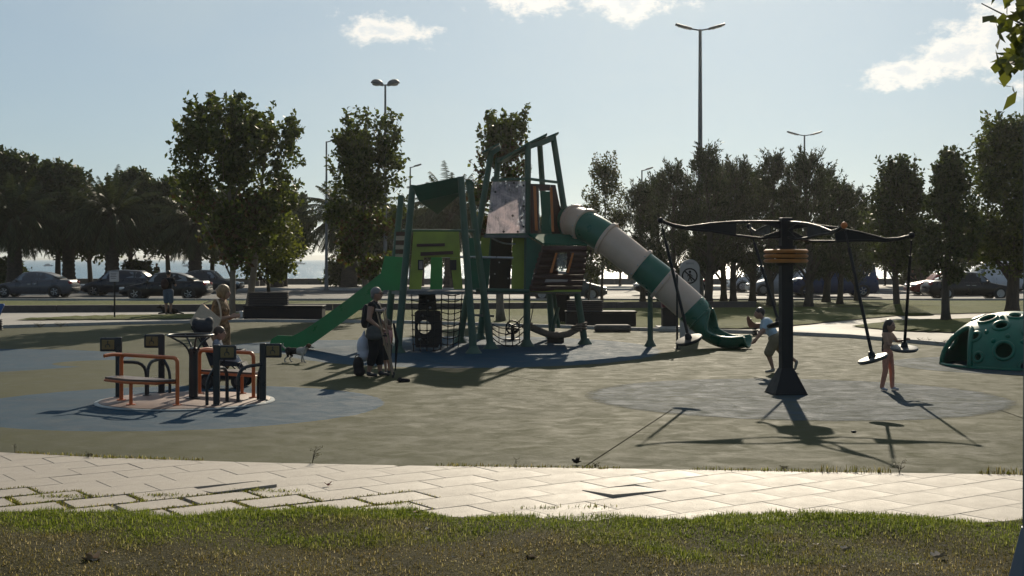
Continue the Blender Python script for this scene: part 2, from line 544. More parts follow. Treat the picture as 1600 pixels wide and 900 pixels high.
M_paint = surfmat('road_paint', [(0.35, (0.45, 0.44, 0.42)), (0.6, (0.7, 0.7, 0.68))], 9.0, 0.7, 0.003, 40.0)

# base ground: one sheet from behind the camera to the sea wall
b = MB()
b.sheet([(-320, -40), (320, -40), (320, 106.5), (-320, 106.5)], -0.06)
struct(b.build('ground', M_soil))

# far edge of the paving = near edge of the rubber
EDGE_PX = [(-500, 690), (-200, 699), (0, 708), (160, 716), (400, 724), (600, 728), (1000, 734), (1300, 739), (1600, 743), (1900, 748), (2200, 752)]
EDGE = [gxy(x, y) for x, y in EDGE_PX]
def e_far(X):
    return interp(EDGE, X)
# rubber playground floor
FAR_PX = [(2200, 585), (1900, 566), (1700, 554), (1600, 548), (1480, 541), (1330, 528), (1200, 522), (1000, 517), (860, 512), (620, 505), (400, 503), (200, 507), (0, 513), (-300, 520), (-700, 530)]
FAR = [gxy(x, y) for x, y in FAR_PX]
b = MB()
b.sheet(EDGE + FAR, 0.0)
struct(b.build('rubber_floor', M_rubber))

def blob(cx, cy, rx, ry=None, z=0.004, wob=0.0, n=72, a0=0.0, seed=1):
    rr = random.Random(seed)
    ry = ry or rx
    ph = [rr.uniform(0, 6.28) for _ in range(3)]
    pts = []
    for i in range(n):
        a = 2 * math.pi * i / n
        k = 1 + wob * (math.sin(2 * a + ph[0]) + 0.6 * math.sin(3 * a + ph[1]) + 0.35 * math.sin(5 * a + ph[2]))
        pts.append((cx + rx * k * math.cos(a), cy + ry * k * math.sin(a)))
    return pts
CARO = Vector((-4.81, 20.0, 0))
SWING = Vector((4.28, 21.2, 0))
# seam lines in the rubber
M_seam = mat('rubber_seam', (0.05, 0.048, 0.036), 0.95, var=0.4, scale=9.0, spec=0.0, rvar=0.03, bump=0.02, bscale=60)
for i, (p, q) in enumerate((((1050, 640), (905, 735)), ((860, 598), (640, 560)), ((1560, 640), (1700, 690)))):
    a, c = G(*p), G(*q)
    bb = MB()
    d = (c - a).normalized()
    s_ = Vector((-d.y, d.x, 0)) * 0.007
    bb.sheet([a + s_, c + s_, c - s_, a - s_], 0.004)
    struct(bb.build('rubber_seam', M_seam))

# path beyond the rubber, kerb between
b = MB()
b.sheet([(-60, 30.0), (60, 28.0), (60, 61), (-60, 61)], -0.035)
struct(b.build('path', M_path))
b = MB()
pts = [Vector((x, y, 0)) for x, y in FAR]
for p, q in zip(pts, pts[1:]):
    n_ = max(1, int((q - p).length / 1.0))
    for i in range(n_):
        u, v = p.lerp(q, i / n_), p.lerp(q, (i + 1) / n_)
        d = (v - u).normalized() * 0.006
        b.beam(u + d + Vector((0, 0.07, 0.03)), v - d + Vector((0, 0.07, 0.03)), 0.14, 0.13)
struct(b.build('kerb', M_kerb))

# far lawns: gently uneven sheets
def lawn(name, px, z, seed, res=0.8, amp=0.05):
    pts = pixpoly(px)
    bm = bmesh.new()
    vs = [bm.verts.new((x, y, z)) for x, y in pts]
    bm.faces.new(vs)
    bmesh.ops.triangulate(bm, faces=bm.faces[:])
    bmesh.ops.subdivide_edges(bm, edges=bm.edges[:], cuts=7, use_grid_fill=True)
    rr = random.Random(seed)
    bnd = {v for e in bm.edges if len(e.link_faces) == 1 for v in e.verts}
    for v in bm.verts:
        v.co.z += (0.0 if v in bnd else rr.uniform(0.2, 1) * amp)
        if v in bnd:
            v.co.y += rr.uniform(-0.12, 0.12)
    me = bpy.data.meshes.new(name)
    bm.to_mesh(me)
    bm.free()
    me.materials.append(M_lawn)
    for p in me.polygons:
        p.use_smooth = True
    return struct(link(name, me))
LAWN_A = [(25, 499.5), (110, 499), (200, 498.5), (290, 497.5), (380, 495), (520, 498), (700, 502), (860, 508), (1000, 511), (1100, 512.5), (1170, 513), (1230, 509), (1290, 503), (1420, 491), (1600, 487), (2200, 484),
          (2200, 478.8), (1400, 478.8), (960, 481.5), (520, 485), (400, 488), (300, 490.5), (200, 492), (120, 494), (40, 498)]
lawn('lawn', LAWN_A, 0.0, 1)
lawn('lawn_verge', [(-600, 488), (0, 487), (520, 484), (960, 480.5), (1400, 477.8), (2200, 477.8), (2200, 469), (1400, 469), (960, 469), (520, 469.5), (0, 469.5), (-600, 469.5)], 0.0, 2)
lawn('lawn_island', [(1330, 509), (1400, 500), (1480, 498), (1600, 496.5), (2200, 494), (2200, 516), (1700, 517), (1600, 518), (1480, 518.5), (1400, 516)], 0.0, 3, amp=0.08)
# low dark wall along the verge
WALL_PX = [(-600, 488), (0, 487), (520, 484), (960, 481), (1180, 479.6)]
b = MB()
pts = [G(x, y) for x, y in WALL_PX]
for p, q in zip(pts, pts[1:]):
    n_ = max(1, int((q - p).length / 2.0))
    for i in range(n_):
        u, v = p.lerp(q, i / n_), p.lerp(q, (i + 1) / n_)
        d = (v - u).normalized() * 0.012
        b.beam(u + d + Vector((0, 0, 0.10)), v - d + Vector((0, 0, 0.10)), 0.35, 0.30)
wl = tag(b.build('low_wall', M_wall), 'long low dark stone wall along the grass verge before the road', 'wall')
# road with kerbs, markings and the promenade
b = MB()
b.sheet([(-200, 68.8), (200, 68.8), (200, 92), (-200, 92)], -0.02)
struct(b.build('road', M_asphalt))
b = MB()
for yy in (68.7, 92.1):
    for i in range(-60, 60):
        b.box((i * 2.0 + 1, yy, 0.03), (1.98, 0.18, 0.16))
struct(b.build('road_kerb', M_kerb))
for i in range(-16, 17):
    b = MB()
    b.sheet([(i * 5, 81.0), (i * 5 + 2.6, 81.0), (i * 5 + 2.6, 81.14), (i * 5, 81.14)], -0.0155)
    struct(b.build('lane_marking', M_paint))
b = MB()
b.box((0, 99.2, 0.02), (400, 14.0, 0.2))
struct(b.build('promenade', M_path))
b = MB()
for i in range(-50, 50):
    b.box((i * 4.0 + 2, 106.4, 0.2), (3.97, 0.5, 0.62))
    b.box((i * 4.0 + 2, 106.4, 0.545), (3.985, 0.6, 0.07))
tag(b.build('sea_wall', M_parapet), 'low grey stone parapet along the waterfront', 'wall')

# sea
m = bpy.data.materials.new('sea_water')
m.use_nodes = True
t = NT(m.node_tree)
tcn = t.n('ShaderNodeTexCoord')
mp = t.n('ShaderNodeMapping', {0: tcn.outputs['Object'], 'Scale': (0.32, 0.55, 1)})
n1 = t.n('ShaderNodeTexNoise', {'Vector': mp.outputs[0], 'Scale': 1.0, 'Detail': 6.0, 'Roughness': 0.62})
n2 = t.n('ShaderNodeTexNoise', {'Vector': mp.outputs[0], 'Scale': 0.12, 'Detail': 4.0, 'Roughness': 0.5})
hh = t.math('ADD', n1.outputs[0], t.math('MULTIPLY', n2.outputs[0], 1.2))
bp = t.n('ShaderNodeBump', {'Height': hh, 'Strength': 1.0, 'Distance': 0.9})
p = t.n('ShaderNodeBsdfPrincipled', {'Base Color': (0.085, 0.19, 0.27, 1), 'Roughness': 0.24, 'IOR': 1.33, 'Specular IOR Level': 0.26, 'Normal': bp.outputs[0]})
t.n('ShaderNodeOutputMaterial', {0: p.outputs[0]})
b = MB()
b.grid(lambda u, v: (-6000 + 12000 * u, 106.6 + 8900 * v * v, -1.4), 24, 40)
struct(b.build('sea', m))
# far shore: low hills across the water
M_hill = surfmat('far_hill', [(0.35, (0.06, 0.08, 0.06)), (0.65, (0.12, 0.13, 0.10))], 0.01, 0.9, 1.0, 0.02, spec=0.1, big=0.002)
rr = random.Random(4)
b = MB()
hp = [rr.uniform(0, 6.28) for _ in range(6)]
def hill_h(x):
    return 24 + 14 * math.sin(x / 900 + hp[0]) + 9 * math.sin(x / 380 + hp[1]) + 4 * math.sin(x / 150 + hp[2]) + 2 * math.sin(x / 60 + hp[3])
def hf(u, v):
    x = -4600 + 9200 * u
    prof = math.sin(math.pi * min(1, v * 1.0)) ** 0.8
    return (x, 7000 + 1500 * v, -2 + max(4, hill_h(x)) * prof)
b.grid(hf, 160, 10)
struct(b.build('far_hills', M_hill, smooth=180))

# ------------------------------------------------------------------ paving slabs by the lawn
M_slab = surfmat('paving_slab', [(0.35, (0.295, 0.248, 0.200)), (0.65, (0.39, 0.335, 0.272))], 6.0, 0.66, 0.007, 60.0, spec=0.35, big=1.6, fleck=(38.0, 0.16, (0.20, 0.17, 0.13), 0.45))
M_slab2 = surfmat('paving_slab_pale', [(0.35, (0.31, 0.262, 0.211)), (0.65, (0.405, 0.348, 0.284))], 7.0, 0.64, 0.007, 60.0, spec=0.35, big=1.9, fleck=(30.0, 0.15, (0.22, 0.19, 0.15), 0.45))
M_slab3 = surfmat('paving_slab_stained', [(0.35, (0.275, 0.232, 0.186)), (0.65, (0.375, 0.322, 0.26))], 8.0, 0.7, 0.008, 60.0, spec=0.3, big=2.2, fleck=(34.0, 0.18, (0.17, 0.145, 0.11), 0.5))
M_slabdark = surfmat('paving_slab_chipped', [(0.35, (0.18, 0.17, 0.155)), (0.65, (0.30, 0.28, 0.25))], 12.0, 0.75, 0.02, 40.0, spec=0.3)
b = MB()
b.sheet([(-9, 10.2)] + [(9, 10.2)] + [(x, e_far(x) + 0.02) for x in (9, 6, 3, 0, -3, -6, -9)], -0.008)
paving = struct(b.build('paving', surfmat('joint_sand', [(0.35, (0.20, 0.17, 0.13)), (0.65, (0.30, 0.255, 0.205))], 14.0, 0.95, 0.01, 60.0, spec=0.1)))
NEAR_PX = [(-500, 790), (0, 797), (300, 801), (500, 800), (800, 806), (1000, 808), (1600, 811), (2200, 813)]
NEAR = [gxy(x, y) for x, y in NEAR_PX]
def clip(poly, P, N):
    out = []
    for i, a in enumerate(poly):
        c = poly[(i + 1) % len(poly)]
        da, dc = (a - P).dot(N), (c - P).dot(N)
        if da <= 0:
            out.append(a)
        if da * dc < 0:
            out.append(a.lerp(c, da / (da - dc)))
    return out
ang = R(35)
ux, uy = Vector((math.cos(ang), math.sin(ang))), Vector((-math.sin(ang), math.cos(ang)))
SW, SH = 0.62, 0.44
prng = random.Random(21)
npav = 0
joint_spots = []
for j in range(-30, 40):
    for i in range(-30, 40):
        o = Vector((0, 12.6)) + ux * ((i + (0.5 if j % 2 else 0.0)) * SW) + uy * (j * SH)
        if abs(o.x) > 0.44 * o.y + 0.6 or o.y > e_far(o.x) + 0.42 or o.y < interp(NEAR, o.x) - 0.35:
            continue
        row = (o.y - interp(NEAR, o.x))
        nearleft = row < 0.80 and o.x < -0.6
        gap = prng.uniform(0.0008, 0.0022) + (prng.uniform(0.016, 0.036) if nearleft else (prng.uniform(0, 0.006) if prng.random() < 0.2 else 0))
        hw, hh_ = SW / 2 - gap, SH / 2 - gap
        rot = prng.uniform(-0.008, 0.008) * (3 if nearleft else 1)
        c_, s_ = math.cos(rot), math.sin(rot)
        poly = []
        for sx, sy in ((-1, -1), (1, -1), (1, 1), (-1, 1)):
            lx, ly = sx * hw, sy * hh_
            lx, ly = lx * c_ - ly * s_, lx * s_ + ly * c_
            poly.append(o + ux * lx + uy * ly)
        ey = e_far(o.x)
        sl = (e_far(o.x + 0.3) - e_far(o.x - 0.3)) / 0.6
        poly = clip(poly, Vector((o.x, ey - 0.012)), Vector((-sl, 1.0)).normalized())
        if len(poly) < 3:
            continue
        area = 0.5 * abs(sum(poly[k].x * poly[(k + 1) % len(poly)].y - poly[(k + 1) % len(poly)].x * poly[k].y for k in range(len(poly))))
        if area < 0.01:
            continue
        odd = 3.0 if prng.random() < 0.12 else 1.0
        zt = 0.008 + prng.uniform(-0.0012, 0.0012) * odd
        tx, ty = prng.uniform(-0.002, 0.002) * odd, prng.uniform(-0.002, 0.002) * odd
        px = 800 + FPX * o.x / o.y
        py = HOR + FPX * EYE / o.y
        m_ = prng.choice((M_slab, M_slab, M_slab2))
        if abs(px - 985) < 30 and abs(py - 772) < 9:        # the sunken, tilted slab
            ty, zt = -0.055, 0.016
        if abs(px - 392) < 36 and abs(py - 764) < 8:        # broken slab with a dark hole
            ty, tx, zt = -0.045, 0.06, 0.012
        if nearleft:
            joint_spots.append((o.x, o.y))
        bb = MB()
        top = [Vector((q.x - o.x, q.y - o.y, zt + (q.x - o.x) * tx + (q.y - o.y) * ty)) for q in poly]
        ins = [Vector((v.x * 0.985, v.y * 0.985, v.z + 0.003)) for v in top]
        bot = [Vector((v.x, v.y, v.z - 0.05)) for v in top]
        n_ = len(top)
        bb.add(ins + top + bot, [tuple(range(n_))] + [(k, n_ + k, n_ + (k + 1) % n_, (k + 1) % n_) for k in range(n_)] + [(n_ + k, 2 * n_ + k, 2 * n_ + (k + 1) % n_, n_ + (k + 1) % n_) for k in range(n_)])
        pv = bb.build('paver', m_, paving, local=True)
        pv.location = (o.x, o.y, 0)
        npav += 1
print('pavers', npav)

# ------------------------------------------------------------------ near lawn: soil sheet + grass blades
def near_h(x, y):
    return 0.012 + 0.018 * math.sin(x * 1.7 + 0.6) * math.sin(y * 2.1) + 0.012 * math.sin(x * 4.3 + y * 3.1)
b = MB()
def nf(u, v):
    x = -8 + 16 * u
    y1 = interp(NEAR, x) + 0.05 * math.sin(x * 3.1) + 0.035 * math.sin(x * 7.7 + 1) - 0.03
    y = 5.0 + (y1 - 5.0) * v
    edge = min(1.0, (1 - v) * 14)
    return (x, y, 0.006 + edge * (0.02 + near_h(x, y)))
b.grid(nf, 120, 60)
M_turfsoil = surfmat('turf_soil', [(0.36, (0.030, 0.026, 0.008)), (0.5, (0.052, 0.045, 0.014)), (0.64, (0.078, 0.066, 0.024))], 7.0, 0.95, 0.03, 30.0, spec=0.1, big=0.5)
struct(b.build('near_lawn', M_turfsoil, smooth=180))
def grassmat(name):
    m = bpy.data.materials.new(name)
    m.use_nodes = True
    t = NT(m.node_tree)
    g = t.n('ShaderNodeNewGeometry')
    at = t.n('ShaderNodeAttribute', attribute_name='dry')
    green = t.ramp(g.outputs['Random Per Island'], [(0, (0.070, 0.105, 0.008)), (0.6, (0.155, 0.205, 0.016)), (1, (0.34, 0.37, 0.07))])
    dry = t.ramp(g.outputs['Random Per Island'], [(0, (0.090, 0.062, 0.016)), (0.7, (0.20, 0.148, 0.046)), (1, (0.62, 0.50, 0.27))])
    c = t.mix(at.outputs['Fac'], green, dry)
    p = t.n('ShaderNodeBsdfPrincipled', {'Base Color': c, 'Roughness': 0.6, 'Specular IOR Level': 0.12})
    tr = t.n('ShaderNodeBsdfTranslucent', {0: c})
    mx = t.n('ShaderNodeMixShader', {0: 0.55, 1: p.outputs[0], 2: tr.outputs[0]})
    t.n('ShaderNodeOutputMaterial', {0: mx.outputs[0]})
    MATS[name] = m
    return m
M_grass = grassmat('grass_blades')
def vnoise(x, y, seed):
    """cheap smooth value noise, vectorised"""
    rs = np.random.RandomState(seed)
    tab = rs.rand(64, 64)
    xi, yi = np.floor(x).astype(int), np.floor(y).astype(int)
    fx, fy = x - xi, y - yi
    fx, fy = fx * fx * (3 - 2 * fx), fy * fy * (3 - 2 * fy)
    g_ = lambda a, b: tab[a % 64, b % 64]
    return (g_(xi, yi) * (1 - fx) + g_(xi + 1, yi) * fx) * (1 - fy) + (g_(xi, yi + 1) * (1 - fx) + g_(xi + 1, yi + 1) * fx) * fy
def blades(name, X, Y, Z, H, dry, seed, wd=0.0035, lean=0.5):
    rs = np.random.RandomState(seed)
    n = len(X)
    a = rs.rand(n) * 2 * np.pi
    l = rs.rand(n) * lean
    dx, dy = np.cos(a) * l * H, np.sin(a) * l * H
    px, py = -np.sin(a) * wd * (0.7 + 0.6 * rs.rand(n)), np.cos(a) * wd * (0.7 + 0.6 * rs.rand(n))
    v = np.zeros((n, 5, 3))
    v[:, 0] = np.stack([X - px, Y - py, Z - 0.005], 1)
    v[:, 1] = np.stack([X + px, Y + py, Z - 0.005], 1)
    v[:, 2] = np.stack([X + px * 0.8 + dx * 0.35, Y + py * 0.8 + dy * 0.35, Z + H * 0.55], 1)
    v[:, 3] = np.stack([X - px * 0.8 + dx * 0.35, Y - py * 0.8 + dy * 0.35, Z + H * 0.55], 1)
    v[:, 4] = np.stack([X + dx, Y + dy, Z + H * (1 - 0.4 * l)], 1)
    base = (np.arange(n) * 5)[:, None]
    tri = np.concatenate([base + np.array([[0, 1, 2]]), base + np.array([[0, 2, 3]]), base + np.array([[3, 2, 4]])])
    me = npmesh(name, v.reshape(-1, 3), tri, M_grass)
    at = me.attributes.new('dry', 'FLOAT', 'POINT')
    at.data.foreach_set('value', np.repeat(dry, 5).astype(np.float32))
    o = link(name, me)
    o['kind'] = 'stuff'
    return o
rs = np.random.RandomState(5)
N = 210000
Y = 8.2 + (11.45 - 8.2) * rs.rand(N)
X = (rs.rand(N) * 2 - 1) * (0.40 * Y + 0.4)
edge = np.interp(X, [p[0] for p in NEAR], [p[1] for p in NEAR]) + 0.05 * np.sin(X * 3.1) + 0.035 * np.sin(X * 7.7 + 1) + 0.30 * (vnoise(X * 2.2, Y * 0 + 3, 9) - 0.45) + 0.14 * (vnoise(X * 7, Y * 0 + 5, 6) - 0.5)
keep = Y < edge
X, Y, edge = X[keep], Y[keep], edge[keep]
d_e = edge - Y
dryf = np.clip((d_e - 0.75) / 0.9 + 1.6 * (vnoise(X * 0.9, Y * 1.6, 2) - 0.5) + 0.9 * (vnoise(X * 4, Y * 4, 3) - 0.5) - 0.10 * X, 0, 1)
dryf = np.clip(dryf * 0.85 + 0.35 * (rs.rand(len(X)) - 0.45), 0, 1)
Hh = (0.014 + 0.034 * rs.rand(len(X)) ** 2.2) * (1.3 - 0.5 * dryf) * (0.75 + 0.6 * vnoise(X * 3, Y * 3, 8))
keep = rs.rand(len(X)) < (1.0 - 0.35 * dryf)
X, Y, dryf, Hh, d_e = X[keep], Y[keep], dryf[keep], Hh[keep], d_e[keep]
Z = 0.026 * np.clip(d_e * 4, 0, 1) + 0.018 * np.sin(X * 1.7 + 0.6) * np.sin(Y * 2.1) + 0.012 * np.sin(X * 4.3 + Y * 3.1) * np.clip(d_e * 4, 0, 1)
tag(blades('grass', X, Y, np.maximum(Z, 0.0), Hh, dryf, 11, 0.0028, 1.25), 'short grass, green along the paving and dry brown nearer', 'grass')
# grass growing out of the open joints and along the rubber edge
jx, jy, jd, jh = [], [], [], []
for (ox, oy) in joint_spots:
    for e in range(2):
        dirv, off, L = (ux, uy * (SH / 2), SW) if e == 0 else (uy, ux * (SW / 2), SH)
        nb = prng.choice((15, 60, 110, 160))
        for k in range(nb):
            q = Vector((ox, oy)) + off + dirv * prng.uniform(-L / 2, L / 2)
            jx.append(q.x + prng.gauss(0, 0.016)); jy.append(q.y + prng.gauss(0, 0.016)); jd.append(prng.uniform(0.1, 0.9)); jh.append(prng.uniform(0.016, 0.038))
for (px, py, n_) in ((395, 768, 160), (440, 770, 90), (255, 776, 120), (90, 778, 130), (620, 790, 80), (850, 796, 60), (930, 794, 60), (175, 717, 60), (130, 778, 90)):
    g = G(px, py)
    for k in range(n_):
        jx.append(g.x + prng.gauss(0, 0.10)); jy.append(g.y + prng.gauss(0, 0.035)); jd.append(prng.uniform(0.0, 0.7)); jh.append(prng.uniform(0.015, 0.05))
for k in range(2600):
    x = prng.uniform(-6.4, 6.4)
    if vnoise(np.array([x * 1.4]), np.array([0.0]), 4)[0] < 0.42 + 0.1 * (x < 0):
        continue
    jx.append(x); jy.append(e_far(x) + prng.gauss(0.01, 0.02)); jd.append(prng.uniform(0.3, 1.0)); jh.append(prng.uniform(0.02, 0.085) * (0.7 + 0.6 * (x > 3)))
tag(blades('joint_grass', np.array(jx), np.array(jy), np.zeros(len(jx)), np.array(jh), np.array(jd), 12, wd=0.0045, lean=0.9), 'wild grass in the slab joints and along the rubber edge', 'grass')
# ================================================================== TREES
M_bark = mat('bark', (0.055, 0.045, 0.036), 0.9, var=0.4, scale=5.0, bump=0.03, bscale=14.0, stretch=(3, 3, 0.6))
M_barkpale = mat('bark_plane_tree', (0.10, 0.085, 0.065), 0.85, c2=(0.19, 0.165, 0.13), scale=3.5, bump=0.015, bscale=12.0, stretch=(2, 2, 0.7))
M_palmbark = mat('palm_bark', (0.050, 0.038, 0.028), 0.95, var=0.45, scale=4.0, bump=0.06, bscale=9.0, stretch=(1, 1, 2.2))
L_plane = leafmat('leaves_plane', (0.034, 0.050, 0.015), (0.090, 0.112, 0.030), 0.45)
L_olive = leafmat('leaves_olive_green', (0.055, 0.070, 0.016), (0.14, 0.155, 0.038), 0.48)
L_dark = leafmat('leaves_dark', (0.026, 0.040, 0.016), (0.060, 0.080, 0.028), 0.38)
L_conifer = leafmat('leaves_conifer', (0.022, 0.034, 0.017), (0.052, 0.066, 0.030), 0.28)
L_palm = leafmat('leaves_palm', (0.020, 0.030, 0.014), (0.050, 0.062, 0.026), 0.22, 0.08)
L_young = leafmat('leaves_young', (0.035, 0.045, 0.016), (0.085, 0.095, 0.036), 0.40)
L_rust = leafmat('leaves_rust', (0.050, 0.026, 0.014), (0.10, 0.055, 0.026), 0.25)

def leaves_np(C, S, L, Wd, rs, up=0.0, dirv=None, along=0.0):
    """diamond leaves, two triangles each, around centres C with spread S"""
    n = len(C)
    off = rs.randn(n, 3)
    ln_ = np.linalg.norm(off, axis=1)[:, None]
    off = off / (ln_ + 1e-9) * np.minimum(ln_, 1.7)
    P = C + off * S[:, None]
    a = rs.randn(n, 3)
    if dirv is not None:
        a = a * (1 - along) + dirv * along * 2.0
    a /= np.linalg.norm(a, axis=1)[:, None] + 1e-9
    b_ = rs.randn(n, 3)
    b_[:, 2] *= (1 - up)
    b_ -= a * (a * b_).sum(1)[:, None]
    b_ /= np.linalg.norm(b_, axis=1)[:, None] + 1e-9
    nn = np.cross(a, b_)
    ls = (L * (0.6 + 0.8 * rs.rand(n)))[:, None]
    ws = (Wd * (0.6 + 0.8 * rs.rand(n)))[:, None]
    v = np.zeros((n, 4, 3))
    v[:, 0] = P
    v[:, 1] = P + a * ls * 0.45 + b_ * ws * 0.5 + nn * ls * 0.08
    v[:, 2] = P + a * ls
    v[:, 3] = P + a * ls * 0.45 - b_ * ws * 0.5 + nn * ls * 0.08
    f = (np.arange(n) * 4)[:, None] + np.array([[0, 1, 2, 3]])
    return v.reshape(-1, 3), f

def tree_meshes(seed, H, th, prof, leaf=(0.17, 0.13), n_clump=90, per=95, spread=0.30, r0=0.11, lean=(0, 0), lm=None, bark=None, sprigs=60, up_dir=0.0, along=0.0, fork=None, squash=1.0, hollow=0.35, second=None, lobe=0.45, shoots=16):
    """trunk+limb mesh and crown mesh, base at the origin. prof(t): crown radius from bottom (0) to top (1)"""
    rs = np.random.RandomState(seed)
    rr = random.Random(seed)
    wood = MB()
    def axis(z):
        k = z / H
        return Vector((lean[0] * k + 0.08 * math.sin(k * 5 + seed), lean[1] * k + 0.08 * math.cos(k * 4 + seed), z))
    tops = [H * 0.86] if not fork else fork
    pts = [axis(H * 0.86 * i / 14) for i in range(15)]
    rad = [r0 * (1.35 if i == 0 else 1.0) * (1 - 0.85 * (i / 14) ** 1.2) + 0.008 for i in range(15)]
    wood.tube(pts, rad, 9)
    cen, spr, dirs = [], [], []
    lobes = []
    nl = max(7, n_clump // 11)
    for k in range(nl):
        t = (k + rr.random()) / nl
        a = k * 2.4 + rr.uniform(-0.5, 0.5)
        base = axis(th + (H - th) * (0.06 + 0.84 * t))
        rl = prof(t) * rr.uniform(0.35, 0.95)
        lobes.append(Vector((base.x + rl * math.cos(a), base.y + rl * math.sin(a) * squash, base.z)))
    for k in range(n_clump):
        t = rr.random() ** 0.85
        a = rr.uniform(0, 2 * math.pi)
        q = hollow + (1 - hollow) * math.sqrt(rr.random())
        if rr.random() < 0.2:
            q *= 0.5
        lump = 0.82 + 0.30 * math.sin(3 * a + seed + t * 7) * rr.random() + 0.10 * math.sin(t * 19 + 2 * a)
        rad_ = prof(t) * q * lump
        z = th + (H - th) * (t * 0.94 + 0.02)
        base = axis(z)
        c = Vector((base.x + rad_ * math.cos(a), base.y + rad_ * math.sin(a) * squash, z))
        near = min(lobes, key=lambda q: (q - c).length)
        c = c.lerp(near, lobe * rr.uniform(0.5, 1.0))
        cen.append(c)
        spr.append(spread * rr.uniform(0.55, 1.15) * min(1.0, 0.35 + prof(t) * 0.6))
        d = Vector((math.cos(a) * 0.7, math.sin(a) * 0.7, 0.5 + up_dir))
        dirs.append(d.normalized())
        if k % 4 == 0:                                     # limb reaching this clump
            z0 = max(th * 0.75, z - rad_ * rr.uniform(0.7, 1.3) - 0.3)
            s0 = axis(min(z0, H * 0.8))
            m1 = s0.lerp(c, 0.5) + Vector((0, 0, 0.12 * rad_))
            rb = max(0.012, r0 * 0.42 * (1 - z0 / H))
            wood.tube([s0, s0.lerp(m1, 0.5) + Vector((0, 0, 0.02)), m1, c], [rb, rb * 0.8, rb * 0.55, 0.008], 5)
    C, S, Dv = [], [], []
    for c, s_, d in zip(cen, spr, dirs):
        n = int(per * rr.uniform(0.5, 1.4))
        C += [c] * n
        S += [s_] * n
        Dv += [d] * n
    for k in range(sprigs):                                # shoots that break the outline
        t = rr.uniform(0.15, 1.0) if k % 3 else rr.uniform(0.85, 1.0)
        a = rr.uniform(0, 2 * math.pi)
        rad_ = prof(t) * rr.uniform(0.8, 1.0)
        z = th + (H - th) * t * 0.97
        base = axis(z)
        p0 = Vector((base.x + rad_ * math.cos(a), base.y + rad_ * math.sin(a) * squash, z))
        d = Vector((math.cos(a) * 0.8, math.sin(a) * 0.8, 0.35 + 1.3 * t * t + up_dir)).normalized()
        Ls = rr.uniform(0.25, 0.65) * (0.5 + spread)
        wood.tube([p0 - d * 0.2, p0 + d * Ls], [0.010, 0.004], 4)
        for i in range(rr.randint(9, 18)):
            C.append(p0 + d * Ls * rr.random())
            S.append(0.055)
            Dv.append(d)
    for k in range(shoots):                                # leaders standing up out of the crown
        t = rr.uniform(0.55, 0.97)
        a = rr.uniform(0, 2 * math.pi)
        rad_ = prof(t) * rr.uniform(0.1, 0.85)
        base = axis(th + (H - th) * t)
        p0 = Vector((base.x + rad_ * math.cos(a), base.y + rad_ * math.sin(a) * squash, base.z))
        d = Vector((math.cos(a) * 0.30, math.sin(a) * 0.30, 1.0)).normalized()
        Ls = min(rr.uniform(0.10, 0.20) * H, (H * 1.03 - p0.z) * rr.uniform(0.8, 1.0) + 0.25)
        wood.tube([p0 - d * 0.3, p0 + d * Ls * 0.9], [0.014, 0.004], 4)
        for i in range(int(per * 0.55)):
            u = rr.random()
            C.append(p0 + d * Ls * u)
            S.append(spread * 0.55 * (1.05 - u) + 0.02)
            Dv.append(d)
    C = np.array([tuple(c) for c in C])
    S = np.array(S)
    Dv = np.array([tuple(d) for d in Dv])
    v, f = leaves_np(C, S, leaf[0], leaf[1], rs, dirv=Dv, along=along)
    mats = [lm or L_plane]
    mi = None
    if second:
        mats.append(second[0])
        x, z = C[:, 0], C[:, 2]
        mi = ((rs.rand(len(C)) < second[1]) & (z < H * second[2])).astype(int)
    crown = npmesh('crown', v, f, mats, mi=mi)
    tm = bpy.data.meshes.new('trunk')
    tm.from_pydata([tuple(x) for x in wood.v], [], wood.f)
    tm.materials.append(bark or M_bark)
    tm.polygons.foreach_set('use_smooth', [True] * len(tm.polygons))
    tm.update()
    return tm, crown
def plant(name, label, meshes, loc, cat='tree', rz=0.0, sc=1.0, group=None, parts=('trunk', 'crown')):
    o = thing(name, label, cat, loc, rz, group)
    o.scale = (sc, sc, sc) if not isinstance(sc, tuple) else sc
    for nm, me in zip(parts, meshes):
        link(nm, me, o)
    return o
def ovoid(rm, lo=0.35, peak=0.4, tip=0.10):
    def f(t):
        if t < peak:
            return rm * (lo + (1 - lo) * math.sin(t / peak * math.pi / 2))
        return rm * (tip + (1 - tip) * math.cos((t - peak) / (1 - peak) * math.pi / 2) ** 0.75)
    return f

GT = 'plane trees behind the playground'
def at(px, D):
    return (((px - 800) / FPX) * D, D, 0.0)
def ht(py, D):
    return EYE + (HOR - py) / FPX * D
# the leafy pair left of the slide
plant('plane_tree', 'tall broad plane tree behind the woman with the cream bag', tree_meshes(31, ht(165, 48), 1.7, ovoid(2.0, 0.18, 0.64, 0.45), n_clump=105, per=72, spread=0.30, shoots=30, lobe=0.62, lean=(-0.25, 0), bark=M_barkpale, sprigs=110, second=(L_rust, 0.22, 0.6), leaf=(0.19, 0.14)), at(363, 48), group=GT)
plant('plane_tree', 'leaning plane tree with its right branch held out over the dark bench', tree_meshes(32, ht(190, 49.5), 2.3, ovoid(1.5, 0.12, 0.68, 0.4), n_clump=48, per=66, spread=0.30, shoots=18, lobe=0.65, lean=(1.0, 0), r0=0.13, bark=M_barkpale, sprigs=80, leaf=(0.19, 0.14)), at(383, 49.5), group=GT)
plant('small_tree', 'short olive green tree between the dark bench and the sea', tree_meshes(33, ht(310, 58), 1.3, ovoid(1.75, 0.4, 0.35, 0.2), n_clump=95, per=85, spread=0.32, r0=0.08, lm=L_olive, sprigs=50, leaf=(0.17, 0.11)), at(418, 58))
